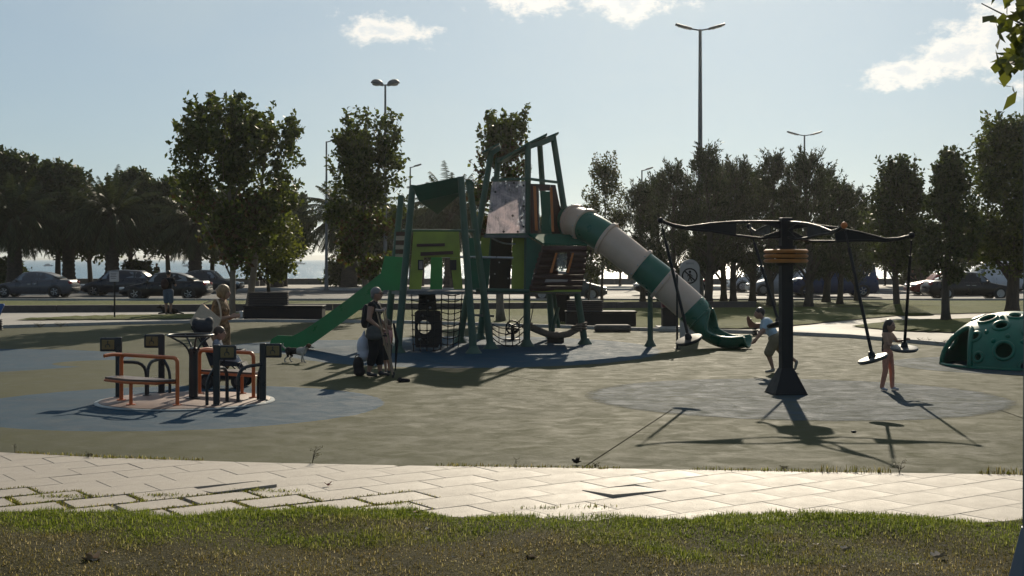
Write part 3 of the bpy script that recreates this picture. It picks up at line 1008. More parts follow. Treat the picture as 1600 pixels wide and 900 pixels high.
plant('plane_tree', 'column shaped plane tree behind the green open slide', tree_meshes(34, ht(188, 49), 1.35, ovoid(1.42, 0.40, 0.66, 0.55), n_clump=120, per=74, spread=0.26, shoots=26, lobe=0.58, r0=0.12, bark=M_barkpale, sprigs=100, second=(L_rust, 0.3, 0.5), leaf=(0.16, 0.12)), at(572, 49), group=GT)
plant('plane_tree', 'narrow plane tree rising behind the two play towers', tree_meshes(35, ht(178, 46), 1.5, ovoid(1.0, 0.40, 0.6, 0.45), n_clump=90, per=72, spread=0.23, shoots=18, lobe=0.58, r0=0.13, bark=M_barkpale, sprigs=80, second=(L_rust, 0.4, 0.85), leaf=(0.15, 0.12)), at(784, 46), group=GT)
plant('young_tree', 'thin young tree with sparse pale leaves above the tube slide', tree_meshes(36, ht(250, 64), 1.3, ovoid(1.05, 0.5, 0.45, 0.3), n_clump=70, per=60, spread=0.30, r0=0.06, lm=L_young, sprigs=110, up_dir=0.8, leaf=(0.13, 0.08)), at(943, 64))
plant('young_tree', 'slender trunked sapling beside the red log hut', tree_meshes(37, ht(345, 63), 1.2, ovoid(0.7, 0.5, 0.45, 0.3), n_clump=40, per=55, spread=0.28, r0=0.045, lm=L_young, sprigs=50, up_dir=0.8, leaf=(0.13, 0.08)), at(921, 63))
# right-hand broadleaf trees
GR = 'broadleaf trees at the right of the playground'
plant('park_tree', 'round dark tree with a mound at its foot behind the swing', tree_meshes(41, ht(258, 52), 1.5, ovoid(1.25, 0.35, 0.45, 0.15), n_clump=140, per=78, shoots=30, lobe=0.58, spread=0.30, r0=0.13, lm=L_dark, sprigs=110, up_dir=0.8, leaf=(0.15, 0.10)), at(1402, 52), group=GR)
plant('park_tree', 'narrow tree standing on the grass island by the climbing dome', tree_meshes(42, ht(248, 46), 1.2, ovoid(1.0, 0.35, 0.4, 0.06), n_clump=120, per=78, shoots=30, lobe=0.58, spread=0.27, r0=0.14, lm=L_dark, sprigs=120, up_dir=0.9, leaf=(0.15, 0.10)), at(1481, 46), group=GR)
plant('park_tree', 'large full tree at the right edge above the climbing dome', tree_meshes(43, ht(190, 50), 1.5, ovoid(2.5, 0.45, 0.4, 0.15), n_clump=230, per=84, shoots=30, lobe=0.58, spread=0.36, r0=0.24, lm=L_plane, sprigs=150, leaf=(0.17, 0.11)), at(1585, 50), group=GR)
# conifers
GC = 'dark conifers behind the swing'
con = [tree_meshes(51, 7.0, 1.15, ovoid(1.45, 0.55, 0.25, 0.08), leaf=(0.16, 0.05), n_clump=150, per=58, spread=0.19, r0=0.15, lm=L_conifer, sprigs=170, up_dir=0.9, along=0.55, shoots=34, lobe=0.72),
       tree_meshes(52, 6.6, 1.2, ovoid(1.7, 0.5, 0.3, 0.10), leaf=(0.16, 0.05), n_clump=155, per=58, spread=0.20, r0=0.14, lm=L_conifer, sprigs=190, up_dir=0.7, along=0.55, shoots=34, lobe=0.72),
       tree_meshes(53, 7.2, 1.3, ovoid(1.25, 0.5, 0.22, 0.05), leaf=(0.16, 0.05), n_clump=135, per=58, spread=0.18, r0=0.16, lm=L_conifer, sprigs=170, up_dir=1.0, along=0.55, shoots=30, lobe=0.72)]
CON = [(1002, 66, 292, 1, 'low outermost conifer right behind the tube slide'), (1050, 62, 262, 0, 'conifer seen over the cream tube section'),
       (1106, 61, 236, 2, 'tallest pointed conifer behind the prohibition sign'), (1148, 64, 258, 1, 'bushy conifer left of the swing mast'),
       (1206, 61, 246, 2, 'slim pointed conifer just left of the swing mast'), (1262, 60, 244, 0, 'tall conifer just right of the swing mast'),
       (1312, 63, 290, 1, 'shorter round topped conifer behind the swing arm with the orange cap'), (1085, 70, 300, 0, 'low far conifer filling the gap behind the prohibition sign'), (1232, 69, 296, 1, 'low far conifer directly behind the swing mast'),
       (1030, 68, 280, 0, 'conifer between the tube slide and the prohibition sign'), (1128, 67, 268, 1, 'conifer standing between the two tallest left of the mast'), (1178, 67, 270, 0, 'conifer under the left swing arm near the mast'), (1292, 66, 268, 2, 'conifer above the blue van'), (1338, 68, 300, 0, 'rightmost low conifer beside the round dark tree')]
for i, (px, D, top, k, lb) in enumerate(CON):
    base_h = (7.0, 6.6, 7.2)[k]
    s_ = ht(top, D) / base_h
    plant('conifer_tree', lb, con[k], at(px, D), rz=1.3 * i, sc=(s_ * (1.12 if k == 1 else 1.25), s_ * 1.15, s_), group=GC)
# far trees along the promenade
GB = 'trees along the waterfront road'
far = [tree_meshes(61, 9.0, 3.0, ovoid(3.0, 0.5, 0.45, 0.3), leaf=(0.34, 0.24), n_clump=150, per=75, spread=0.55, r0=0.22, lm=L_dark, sprigs=90),
       tree_meshes(62, 7.0, 2.3, ovoid(2.7, 0.6, 0.45, 0.4), leaf=(0.32, 0.22), n_clump=130, per=75, spread=0.5, r0=0.18, lm=L_dark, sprigs=80),
       tree_meshes(63, 5.2, 2.0, ovoid(2.2, 0.7, 0.4, 0.5), leaf=(0.28, 0.18), n_clump=110, per=70, spread=0.42, r0=0.15, lm=L_dark, sprigs=60)]
FAR_T = [(18, 101, 245, 0, 'tall dark tree behind the leftmost palm'), (92, 101, 262, 0, 'tall dark tree between the two leftmost palms'), (205, 102, 274, 0, 'dark tree topping the second palm'),
         (262, 101, 284, 0, 'dark tree at the left shoulder of the tall plane tree'), (140, 103, 300, 1, 'lower dark tree between first and second palm'), (445, 98, 300, 0, 'dark tree behind the short olive green tree'),
         (330, 100, 300, 1, 'dark tree hidden behind the tall plane tree'), (660, 100, 330, 1, 'dark tree behind the left play tower'), (605, 97, 330, 1, 'dark tree right of the column shaped plane tree'),
         (1352, 95, 330, 1, 'dark promenade tree right of the blue van'), (1440, 96, 350, 1, 'dark promenade tree above the red car'), (1530, 96, 340, 1, 'dark promenade tree behind the large right tree'),
         (860, 98, 345, 1, 'dark promenade tree behind the red log hut'),
         (1400, 100, 372, 2, 'small far tree over the standing figure by the sea'), (1270, 98, 365, 2, 'small far tree above the glinting windscreen'), (1110, 101, 368, 2, 'small far tree at the sea behind the sign'), (970, 101, 376, 2, 'small far tree under the young pale tree')]
for i, (px, D, top, k, lb) in enumerate(FAR_T):
    s_ = ht(top, D) / (9.0, 7.0, 5.2)[k]
    plant('waterfront_tree', lb, far[k], at(px, D), rz=0.9 * i, sc=(s_ * 1.05, s_, s_), group=GB)

# date palms
def palm_meshes(seed, th=4.3, rt=0.52, n_fr=95, Lf=3.7):
    rr = random.Random(seed)
    rs = np.random.RandomState(seed)
    tr = MB()
    pts, rad = [], []
    for i in range(30):
        k = i / 29
        pts.append(Vector((0.05 * math.sin(k * 3), 0, th * k)))
        rad.append(rt * (1.12 if i % 2 else 0.95) * (1.15 - 0.25 * math.sin(k * math.pi)) * (1 + (0.25 * max(0, k - 0.75) / 0.25)))
    tr.tube(pts, rad, 14)
    tr.ball((0, 0, th), (rt * 1.5, rt * 1.5, 0.7), 12, 8)
    V, F = [], []
    ribs = MB()
    for i in range(n_fr):
        a = i * 2.39996 + rr.uniform(-0.2, 0.2)
        e = R(82 - 128 * (i / n_fr) ** 0.9 + rr.uniform(-7, 7))
        L = Lf * rr.uniform(0.8, 1.08) * (0.78 if e < R(-20) else 1)
        p = Vector((0.25 * math.cos(a), 0.25 * math.sin(a), th + 0.35))
        d = Vector((math.cos(a) * math.cos(e), math.sin(a) * math.cos(e), math.sin(e)))
        path = [p.copy()]
        n = 13
        for k in range(n):
            d = (d + Vector((0, 0, -0.075 - 0.035 * k / n * 2))).normalized()
            p = p + d * (L / n)
            path.append(p.copy())
        ribs.tube(path, [0.030 * (1 - 0.85 * k / n) for k in range(n + 1)], 4)
        side0 = Vector((-math.sin(a), math.cos(a), 0))
        for k in range(46):
            u = 0.10 + 0.9 * k / 46
            x = u * n
            i0 = min(int(x), n - 1)
            q = path[i0].lerp(path[i0 + 1], x - i0)
            t = (path[i0 + 1] - path[i0]).normalized()
            upv = side0.cross(t)
            ll = 0.62 * math.sin(math.pi * (0.12 + 0.85 * u)) ** 0.6 * rr.uniform(0.8, 1.15)
            for sgn in (-1, 1):
                dr = (side0 * sgn * 0.75 + t * 0.55 + upv * 0.22 + Vector((0, 0, -0.25 - 0.4 * rr.random()))).normalized()
                tip = q + dr * ll + Vector((0, 0, -0.10 * ll))
                o = len(V)
                ww = t * 0.030
                V += [q - ww, q + ww, q.lerp(tip, 0.6) + ww * 0.8, tip]
                F.append((o, o + 1, o + 2, o + 3))
    me = npmesh('fronds', np.array([tuple(v) for v in V]), np.array(F), L_palm)
    def fin(b_, nm, m_):
        x = bpy.data.meshes.new(nm)
        x.from_pydata(b_.v, [], b_.f)
        x.materials.append(m_)
        x.polygons.foreach_set('use_smooth', [True] * len(x.polygons))
        return x
    return fin(tr, 'trunk', M_palmbark), me, fin(ribs, 'frond_ribs', L_palm)
pm = [palm_meshes(71), palm_meshes(72, 4.6, 0.5, 90, 3.8)]
GP = 'date palms along the waterfront'
for i, (px, D, s_, k, lb) in enumerate([(22, 95, 1.02, 0, 'date palm at the left edge over the grey sedan'), (175, 95, 1.0, 1, 'date palm over the dark hatchback and the small sign'), (306, 94, 0.95, 0, 'date palm whose thick trunk shows right of the black sedan'),
                                       (432, 96, 0.85, 1, 'date palm mostly hidden behind the short olive green tree'), (545, 96, 1.05, 0, 'date palm with fronds spreading behind the column shaped plane tree'), (706, 95, 1.03, 1, 'date palm whose fronds show under the left tower roof'),
                                       (108, 99, 0.95, 1, 'date palm between the grey sedan and the dark hatchback')]):
    plant('date_palm', lb, pm[k], at(px, D), cat='palm tree', rz=1.7 * i, sc=s_, group=GP, parts=('trunk', 'fronds', 'frond_ribs'))

# bushes along the promenade
bush = tree_meshes(81, 1.5, 0.1, ovoid(1.0, 0.8, 0.4, 0.5), leaf=(0.20, 0.12), n_clump=50, per=55, spread=0.25, r0=0.05, lm=L_dark, sprigs=30)
for i, (px, D, s_, lb) in enumerate([(15, 100, 1.3, 'dark bush at the foot of the leftmost palm'), (214, 97, 1.2, 'thin dark bush above the dark hatchback'), (535, 98, 1.4, 'dark bush under the palm behind the slide'), (575, 99, 1.2, 'dark bush right of the column shaped plane tree trunk'),
                                    (912, 99, 1.0, 'dark bush by the sea under the young pale tree'), (1085, 100, 1.1, 'dark bush by the sea behind the prohibition sign'), (1335, 100, 1.1, 'dark bush by the sea right of the blue van'), (1430, 100, 1.1, 'dark bush by the sea above the red car')]):
    plant('bush', lb, bush, at(px, D), cat='bush', rz=i, sc=s_, group='bushes on the promenade', parts=('stem', 'crown'))
# overhanging branch of a near tree at the right edge
nt = tree_meshes(91, 6.0, 3.0, ovoid(0.95, 0.5, 0.45, 0.4), leaf=(0.14, 0.10), n_clump=70, per=55, spread=0.24, r0=0.12, lm=L_olive, sprigs=50)
nb_ = plant('near_tree', 'near tree whose few large leaves reach in at the upper right edge', nt, (4.52, 9.6, 0))
br = MB()
tipp = W(1572, 104, 9.3)
b0 = Vector((4.2, 9.5, 3.75))
br.tube([b0, b0.lerp(tipp, 0.5) + Vector((0, 0, 0.06)), tipp], [0.018, 0.010, 0.004], 5)
br.build('branch', M_bark, nb_)
rs = np.random.RandomState(3)
pts_ = np.array([tuple(b0.lerp(tipp, u) + Vector((0, 0, 0.05 * math.sin(u * 3)))) for u in 0.45 + 0.55 * rs.rand(46)])
v, f = leaves_np(pts_, np.full(len(pts_), 0.045), 0.10, 0.075, rs, dirv=np.tile(np.array([[-0.3, -0.1, -0.8]]), (len(pts_), 1)), along=0.3)
v = v - np.array([[4.52, 9.6, 0]])
link('leaf_spray', npmesh('leaf_spray', v, f, L_olive), nb_)
# mound of mown grass at the foot of one tree
mb = MB()
g = G(1402, 490)
mb.lathe([(1.25, -0.02), (1.0, 0.10), (0.62, 0.26), (0.3, 0.38), (0.05, 0.42)], 18, (g.x, 52, 0))
tag(mb.build('grass_mound', M_lawn, smooth=180), 'low grassy mound heaped round the foot of a tree', 'mound')
# ================================================================== PLAY EQUIPMENT
M_post = mat('post_green_grey', (0.046, 0.092, 0.060), 0.55, var=0.18, scale=3.0, bump=0.002, bscale=30)
M_roof = mat('roof_green', (0.012, 0.072, 0.042), 0.5, var=0.2, scale=2.0)
M_slide = mat('slide_green', (0.010, 0.185, 0.046), 0.35, var=0.15, scale=2.0, bump=0.001)
M_lime = mat('panel_lime', (0.27, 0.31, 0.036), 0.5, var=0.14, scale=2.5)
M_teal = mat('panel_green', (0.012, 0.095, 0.055), 0.5, var=0.15, scale=2.5)
M_brown = mat('panel_brown', (0.058, 0.022, 0.016), 0.6, var=0.25, scale=5.0, stretch=(1, 1, 6))
M_darkbrown = mat('panel_dark_brown', (0.030, 0.022, 0.018), 0.7, var=0.3, scale=5.0)
M_orange = mat('trim_orange', (0.46, 0.13, 0.022), 0.45, var=0.12, scale=5.0)
M_steel = mat('galvanised_steel', (0.42, 0.42, 0.42), 0.35, metal=0.9, var=0.15, scale=9.0)
M_black = mat('black_steel', (0.010, 0.010, 0.011), 0.55, var=0.25, scale=6.0, spec=0.3)
M_rope = mat('rope_black', (0.022, 0.020, 0.019), 0.85, var=0.4, scale=60.0)
M_ropebrown = mat('rope_brown', (0.15, 0.105, 0.075), 0.85, var=0.35, scale=40.0, bump=0.006, bscale=60)
M_tubegreen = mat('tube_dark_green', (0.008, 0.105, 0.062), 0.32, var=0.15, scale=2.0)
M_tubecream = mat('tube_cream', (0.60, 0.43, 0.32), 0.38, var=0.08, scale=2.0)
M_planks = mat('plank_faded', (0.30, 0.24, 0.21), 0.7, var=0.25, scale=6.0, stretch=(0.5, 1, 8))
M_deck = mat('deck_grey', (0.10, 0.11, 0.11), 0.6, var=0.2)
M_white = mat('white_plastic', (0.62, 0.62, 0.60), 0.45, var=0.06, scale=5.0)
# scratched clear panel
m = bpy.data.materials.new('clear_panel_scratched')
m.use_nodes = True
t = NT(m.node_tree)
tcn = t.n('ShaderNodeTexCoord')
n1 = t.n('ShaderNodeTexNoise', {'Vector': tcn.outputs['Object'], 'Scale': 2.4, 'Detail': 9.0, 'Roughness': 0.7, 'Distortion': 1.2})
n2 = t.n('ShaderNodeTexNoise', {'Vector': t.n('ShaderNodeMapping', {0: tcn.outputs['Object'], 'Scale': (9, 1, 1.2), 'Rotation': (0, 0.4, 0)}).outputs[0], 'Scale': 3.0, 'Detail': 6.0})
c = t.ramp(n1.outputs[0], [(0.35, (0.42, 0.40, 0.43)), (0.52, (0.58, 0.52, 0.55)), (0.62, (0.70, 0.60, 0.60))])
p = t.n('ShaderNodeBsdfPrincipled', {'Base Color': c, 'Roughness': 0.4, 'Specular IOR Level': 0.5})
tl = t.n('ShaderNodeBsdfTranslucent', {0: c})
mx = t.n('ShaderNodeMixShader', {0: 0.5, 1: p.outputs[0], 2: tl.outputs[0]})
tp = t.n('ShaderNodeBsdfTransparent', {0: (0.86, 0.84, 0.86, 1)})
fac = t.n('ShaderNodeMapRange', {0: t.math('ADD', n1.outputs[0], t.math('MULTIPLY', n2.outputs[0], 0.5)), 1: 0.55, 2: 1.0, 3: 0.22, 4: 0.85})
mx2 = t.n('ShaderNodeMixShader', {0: fac.outputs[0], 1: tp.outputs[0], 2: mx.outputs[0]})
t.n('ShaderNodeOutputMaterial', {0: mx2.outputs[0]})
M_clear = m
m = bpy.data.materials.new('clear_pane')
m.use_nodes = True
t = NT(m.node_tree)
tcn = t.n('ShaderNodeTexCoord')
n1 = t.n('ShaderNodeTexNoise', {'Vector': t.n('ShaderNodeMapping', {0: tcn.outputs['Object'], 'Scale': (14, 1, 2)}).outputs[0], 'Scale': 2.0, 'Detail': 4.0})
gl = t.n('ShaderNodeBsdfPrincipled', {'Base Color': (0.6, 0.62, 0.62, 1), 'Roughness': 0.15})
tp = t.n('ShaderNodeBsdfTransparent', {0: (0.85, 0.88, 0.88, 1)})
mx = t.n('ShaderNodeMixShader', {0: t.math('MULTIPLY', n1.outputs[0], 0.45), 1: tp.outputs[0], 2: gl.outputs[0]})
t.n('ShaderNodeOutputMaterial', {0: mx.outputs[0]})
M_pane = m

PL = thing('play_tower', 'large green play tower with lime panels, log hut, open slide and tube slide', 'play structure', tuple(G(760, 545)))
def post(bpx, tpx, D, r=0.082, top_D=None, foot=True, name='post', m_=None):
    p0 = W(bpx[0], bpx[1], D)
    p0.z = 0.0
    p1 = W(tpx[0], tpx[1], top_D or D)
    b_ = MB()
    b_.tube([p0 + (p1 - p0) * k for k in (0, 0.5, 1)], [r * 1.08, r, r * 0.94], 10)
    o = b_.build(name, m_ or M_post, PL, smooth=40)
    if foot:
        f_ = MB()
        f_.lathe([(r * 2.3, 0.0), (r * 2.2, 0.02), (r * 1.45, 0.10), (r * 1.2, 0.16)], 10, p0)
        f_.build('post_foot', m_ or M_post, o, smooth=40)
    return o
def pp(pts, D, th=0.05, slope=0.0):
    """slab of photo-traced outline standing at distance D (+slope per pixel of x)"""
    x0 = pts[0][0]
    return [W(x, y, D + slope * (x - x0)) for x, y in pts], Vector((0, th, 0))
def slab(name, pts, D, m_, th=0.05, parent=None, slope=0.0):
    b_ = MB()
    q, e = pp(pts, D, th, slope)
    b_.plate(q, e)
    return b_.build(name, m_, parent or PL)
post((621, 551), (645, 289), 30.5)
post((740, 552), (720, 276), 30.3)
post((767, 545), (733, 282), 31.8)
post((604, 535), (627, 305), 33.6)
post((718, 534), (768, 236), 34.2)
post((750, 529), (779, 246), 35.6)
post((823, 541), (825, 224), 32.7)
post((914, 538), (864, 212), 33.5)
post((863, 528), (843, 221), 36.0, foot=True)
# ---- left tower
d = W(640, 455, 30.4)
deck = MB()
deck.plate([W(634, 455, 30.5), W(724, 455, 30.4), W(742, 455, 33.2), W(612, 455, 33.4)], (0, 0, -0.07))
deck.build('deck', M_deck, PL)
lp = slab('lime_panel', [(646, 362), (717, 362), (719, 402), (703, 402), (662, 402), (658, 452), (639, 452)], 30.55, M_lime)
slab('lime_panel', [(703.3, 402.2), (719, 402.2), (723, 452), (709, 452)], 30.55, M_lime)
slab('stripe', [(651, 381), (695, 380), (695, 384.5), (651, 385.5)], 30.50, M_brown, 0.06, lp)
slab('stripe', [(657, 394), (708, 392), (708, 397), (657, 400)], 30.50, M_brown, 0.06, lp)
def wframe(x0, y0, x1, y1, D, m_, parent, pane=None, w_=2.4, name='window_frame'):
    b_ = MB()
    for a, c in (((x0, y0), (x1, y0 + w_)), ((x0, y1 - w_), (x1, y1)), ((x0, y0 + w_), (x0 + w_, y1 - w_)), ((x1 - w_, y0 + w_), (x1, y1 - w_))):
        q, e = pp([(a[0], a[1]), (c[0], a[1]), (c[0], c[1]), (a[0], c[1])], D, 0.06)
        b_.plate(q, e)
    o = b_.build(name, m_, parent)
    if pane:
        slab('pane', [(x0 + w_, y0 + w_), (x1 - w_, y0 + w_), (x1 - w_, y1 - w_), (x0 + w_, y1 - w_)], D + 0.02, pane, 0.012, o)
    return o
wframe(653, 406, 662, 422, 30.49, M_darkbrown, lp, M_planks, 1.8)
wframe(703, 406, 713, 422, 30.49, M_darkbrown, lp, M_darkbrown, 1.8)
for y in (360,):
    b_ = MB()
    b_.tube([W(628, y, 31.0), W(742, y + 1, 31.0)], 0.035, 8)
    b_.build('rail', M_post, PL, smooth=40)
slab('back_panel', [(674, 372), (691, 372), (691, 452), (672, 452)], 33.1, M_slide)
slab('back_panel', [(724, 372), (748, 372), (752, 452), (726, 452)], 32.6, M_teal)
for k in range(6):       # faded boards on the slide side of the left tower
    y0 = 362 + k * 7.0
    slab('board', [(619 - k * 0.3, y0), (636 - k * 0.3, y0), (635.5 - k * 0.3, y0 + 6.4), (618.6 - k * 0.3, y0 + 6.4)], 31.6, M_planks if k % 2 else M_brown, 0.04)
# folded sail roof of the left tower
rf = MB()
A, B, C_, D_, E_ = W(643, 291, 30.4), W(724, 275, 30.3), W(723, 300, 30.5), W(684, 335, 31.3), W(655, 315, 30.6)
F_, H_ = W(736, 282, 32.9), W(626, 305, 33.6)
rf.plate([A, B, C_, E_], (0, 0.05, 0.0))
rf.build('roof_sail', M_roof, PL)
rf = MB()
rf.plate([E_ + Vector((0, 0.052, 0)), C_ + Vector((0, 0.052, 0)), D_], (0, 0.05, 0))
rf.build('roof_fold', M_roof, PL)
rf = MB()
rf.plate([W(727, 280, 31.7), W(740, 284, 31.7), W(741, 300, 32.0), W(729, 297, 32.0)], (0, 0.05, 0))
rf.build('roof_cap', M_roof, PL)
# nets and climbing wall below the left tower
def net(name, P, nu, nv, sag=0.0, r=0.012, m_=None, parent=None):
    """rope net over a bilinear patch P = (bottom-left, bottom-right, top-right, top-left)"""
    b_ = MB()
    def q(u, v):
        a = P[0].lerp(P[1], u)
        c = P[3].lerp(P[2], u)
        x = a.lerp(c, v)
        return x + Vector((0, sag * math.sin(math.pi * u) * math.sin(math.pi * v), -sag * 0.4 * math.sin(math.pi * u)))
    for i in range(nu + 1):
        b_.tube([q(i / nu, k / 6) for k in range(7)], r, 5)
    for j in range(nv + 1):
        b_.tube([q(k / 8, j / nv) for k in range(9)], r, 5)
    for i in range(nu + 1):
        for j in range(nv + 1):
            b_.ball(q(i / nu, j / nv), r * 2.0, 6, 4)
    return b_.build(name, m_ or M_rope, parent or PL, smooth=180)
net('climbing_net', (W(646, 549, 30.9), W(688, 546, 30.9), W(690, 458, 30.7), W(643, 458, 30.7)), 4, 8, 0.10)
net('climbing_net', (W(690, 547, 32.2), W(716, 543, 32.4), W(722, 458, 32.2), W(690, 458, 32.2)), 3, 9, 0.15)
def plate_hole(name, x0, y0, x1, y1, cx, cy, r, D, m_, th=0.05, parent=None, n=32):
    b_ = MB()
    out, inn = [], []
    for i in range(n):
        a = 2 * math.pi * i / n
        dx, dy = math.cos(a), math.sin(a)
        ts = []
        if dx > 1e-6: ts.append((x1 - cx) / dx)
        if dx < -1e-6: ts.append((x0 - cx) / dx)
        if dy > 1e-6: ts.append((y1 - cy) / dy)
        if dy < -1e-6: ts.append((y0 - cy) / dy)
        k = min(ts)
        out.append(W(cx + dx * k, cy + dy * k, D))
        inn.append(W(cx + dx * r, cy + dy * r, D))
    e = Vector((0, th, 0))
    vs = out + inn + [p + e for p in out] + [p + e for p in inn]
    fs = []
    for i in range(n):
        j = (i + 1) % n
        fs += [(i, j, n + j, n + i), (2 * n + i, 3 * n + i, 3 * n + j, 2 * n + j), (i, 2 * n + i, 2 * n + j, j), (n + i, n + j, 3 * n + j, 3 * n + i)]
    b_.add(vs, fs)
    return b_.build(name, m_, parent or PL)
plate_hole('climbing_wall', 648, 485, 688, 543, 663, 511, 10.5, 31.6, M_darkbrown)
slab('climbing_wall', [(655, 459), (680, 459), (683, 484.7), (653, 484.7)], 31.6, M_darkbrown)
rr = random.Random(8)
for k in range(12):
    b_ = MB()
    q = W(rr.uniform(653, 684), rr.choice((rr.uniform(464, 495), rr.uniform(524, 540))), 31.57)
    b_.ball(q, (0.035, 0.03, 0.03), 7, 5)
    b_.build('climbing_hold', M_darkbrown if k % 3 else M_steel, PL, smooth=180)
# ---- open green slide on the left
bedD0, bedD1 = 31.2, 31.85
prof = [(632, 402), (601, 400), (595, 427), (540, 470), (500, 499), (473, 517), (457, 525), (434, 524), (424, 530), (421, 538), (424, 548), (440, 550), (471, 549), (500, 529), (540, 500), (590, 463), (600, 453), (632, 454)]
sl = slab('slide_side', prof, bedD0, M_slide, 0.045)
slab('slide_side', prof, bedD1, M_slide, 0.045)
bed = [(628, 430), (604, 432), (592, 447), (540, 488), (500, 517), (476, 533), (460, 539), (440, 541), (426, 540)]
b_ = MB()
for (a, c) in zip(bed, bed[1:]):
    b_.add([W(a[0], a[1], bedD0 + 0.046), W(c[0], c[1], bedD0 + 0.046), W(c[0], c[1], bedD1 - 0.002), W(a[0], a[1], bedD1 - 0.002),
            W(a[0], a[1] + 2, bedD0 + 0.046), W(c[0], c[1] + 2, bedD0 + 0.046), W(c[0], c[1] + 2, bedD1 - 0.002), W(a[0], a[1] + 2, bedD1 - 0.002)], [(0, 1, 2, 3), (4, 7, 6, 5), (0, 4, 5, 1), (3, 2, 6, 7)])
b_.build('slide_bed', M_slide, PL, smooth=40)
# ---- middle bridge
for (p_, q_, r_) in ((W(690, 401, 32.0), W(802, 403, 32.0), 0.028), (W(744, 453, 32.0), W(826, 455, 32.4), 0.05)):
    b_ = MB()
    b_.tube([p_, q_], r_, 8)
    b_.build('bridge_rail', M_steel if r_ < 0.03 else M_post, PL, smooth=40)
slab('lime_panel', [(752, 371), (766, 371), (763, 402), (750, 402)], 32.9, M_lime)
slab('lime_panel', [(801, 371), (820, 371), (820, 452), (799, 452)], 32.9, M_lime)
slab('green_panel', [(752, 403), (766, 403), (762, 452), (749, 452)], 33.2, M_teal)
slab('dark_panel', [(768, 372), (800, 372), (797, 452), (764, 452)], 34.8, M_darkbrown, 0.04)
for (x, y) in ((794, 435), (800, 435), (771, 373), (780, 410), (773, 428)):
    b_ = MB()
    b_.ball(W(x, y, 34.7), 0.022, 6, 4)
    b_.build('bolt', M_steel, PL, smooth=180)
b_ = MB()     # deck of the middle
b_.plate([W(742, 456, 31.9), W(826, 456, 32.6), W(830, 456, 35.8), W(752, 456, 35.8)], (0, 0, -0.06))
b_.build('deck', M_deck, PL)
b_ = MB()     # chain between the panels
n_ = 24
for k in range(n_):
    u = k / (n_ - 1)
    q = W(764 + 40 * u, 369 + 12 * u + 4 * math.sin(math.pi * u), 32.8)
    b_.ball(q, 0.022, 6, 4)
b_.build('chain', M_steel, PL, smooth=180)
# hanging rope net between the towers
b_ = MB()
def hang(u, v):
    x = 769 + 53 * u
    y = 540 - 30 * v - 6 * u * u + 10 * (2 * u - 1) ** 2 * -1 + 4
    y = 541 - 38 * v * (0.55 + 0.45 * u) - 14 * (2 * u - 1) ** 2
    return W(x, y, 31.9 + 0.9 * u + 0.8 * v)
for i in range(6):
    b_.tube([hang(i / 5, k / 5) for k in range(6)], 0.012, 5)
for j in range(4):
    b_.tube([hang(k / 10, j / 3) for k in range(11)], 0.013, 5)
b_.tube([W(796, 458, 33), hang(0.5, 1.0)], 0.011, 5)
b_.tube([W(834, 475, 33.0), W(828, 508, 33.2)], 0.011, 5)
b_.tube([hang(1, 1), W(823, 478, 32.7)], 0.012, 5)
b_.build('rope_net', M_rope, PL, smooth=180)
# ---- right tower
up = MB()
up.plate([W(756, 367, 32.4), W(826, 367, 32.5), W(888, 367, 33.4), W(864, 367, 36.0), W(772, 367, 35.4)], (0, 0, -0.07))
up.build('upper_deck', M_deck, PL)
slab('clear_panel', [(769, 284), (821, 283), (821, 365), (759, 365)], 32.55, M_clear, 0.02)
for a, c in (((767, 281), (826, 279)), ((757, 367), (824, 366)), ((826, 279.5), (872, 285)), ((826, 366), (890, 368))):
    d0 = 32.5
    fr = MB()
    fr.beam(W(a[0], a[1], d0), W(c[0], c[1], d0 + (0.9 if c[0] > 840 else 0.0)), 0.06, 0.06)
    fr.build('panel_frame', M_post, PL)
for (x, y) in ((818, 290), (818, 322), (818, 354), (787, 362), (809, 362), (803, 286), (774, 300), (801, 337)):
    b_ = MB()
    b_.lathe([(0.028, -0.02), (0.028, 0.02)], 8, W(x, y, 32.53), rot=Matrix.Rotation(R(90), 3, 'X'))
    b_.build('bolt', M_black, PL, smooth=40)
b_ = MB()     # crossed brown/orange figure printed on the clear panel: a small emblem plate
sl_ = 0.9 / 46
b1 = slab('brown_panel', [(829, 287), (842, 287.5), (842, 364), (829, 364)], 32.6, M_brown, 0.05, slope=sl_)
b2 = slab('brown_panel', [(860, 288.5), (868, 289), (884, 365), (862, 365)], 33.2, M_brown, 0.05, slope=sl_)
slab('brown_panel', [(842.3, 287.6), (859.7, 288.4), (860, 298), (842.3, 298)], 32.85, M_brown, 0.05, slope=sl_)
slab('trim', [(833, 291), (837.5, 291), (840.5, 360), (836, 360)], 32.56, M_orange, 0.05, b1)
slab('trim', [(859, 293), (863, 293), (866, 362), (862, 362)], 33.12, M_orange, 0.05, b2)
slab('green_panel', [(846, 299), (866, 299), (866, 365), (846, 365)], 35.6, M_teal, 0.04)
slab('clear_panel', [(838, 300), (843, 300), (844, 358), (839, 358)], 33.4, M_pane, 0.015)
slab('brown_panel', [(772, 288), (790, 288), (790, 362), (770, 362)], 35.5, M_brown, 0.04)
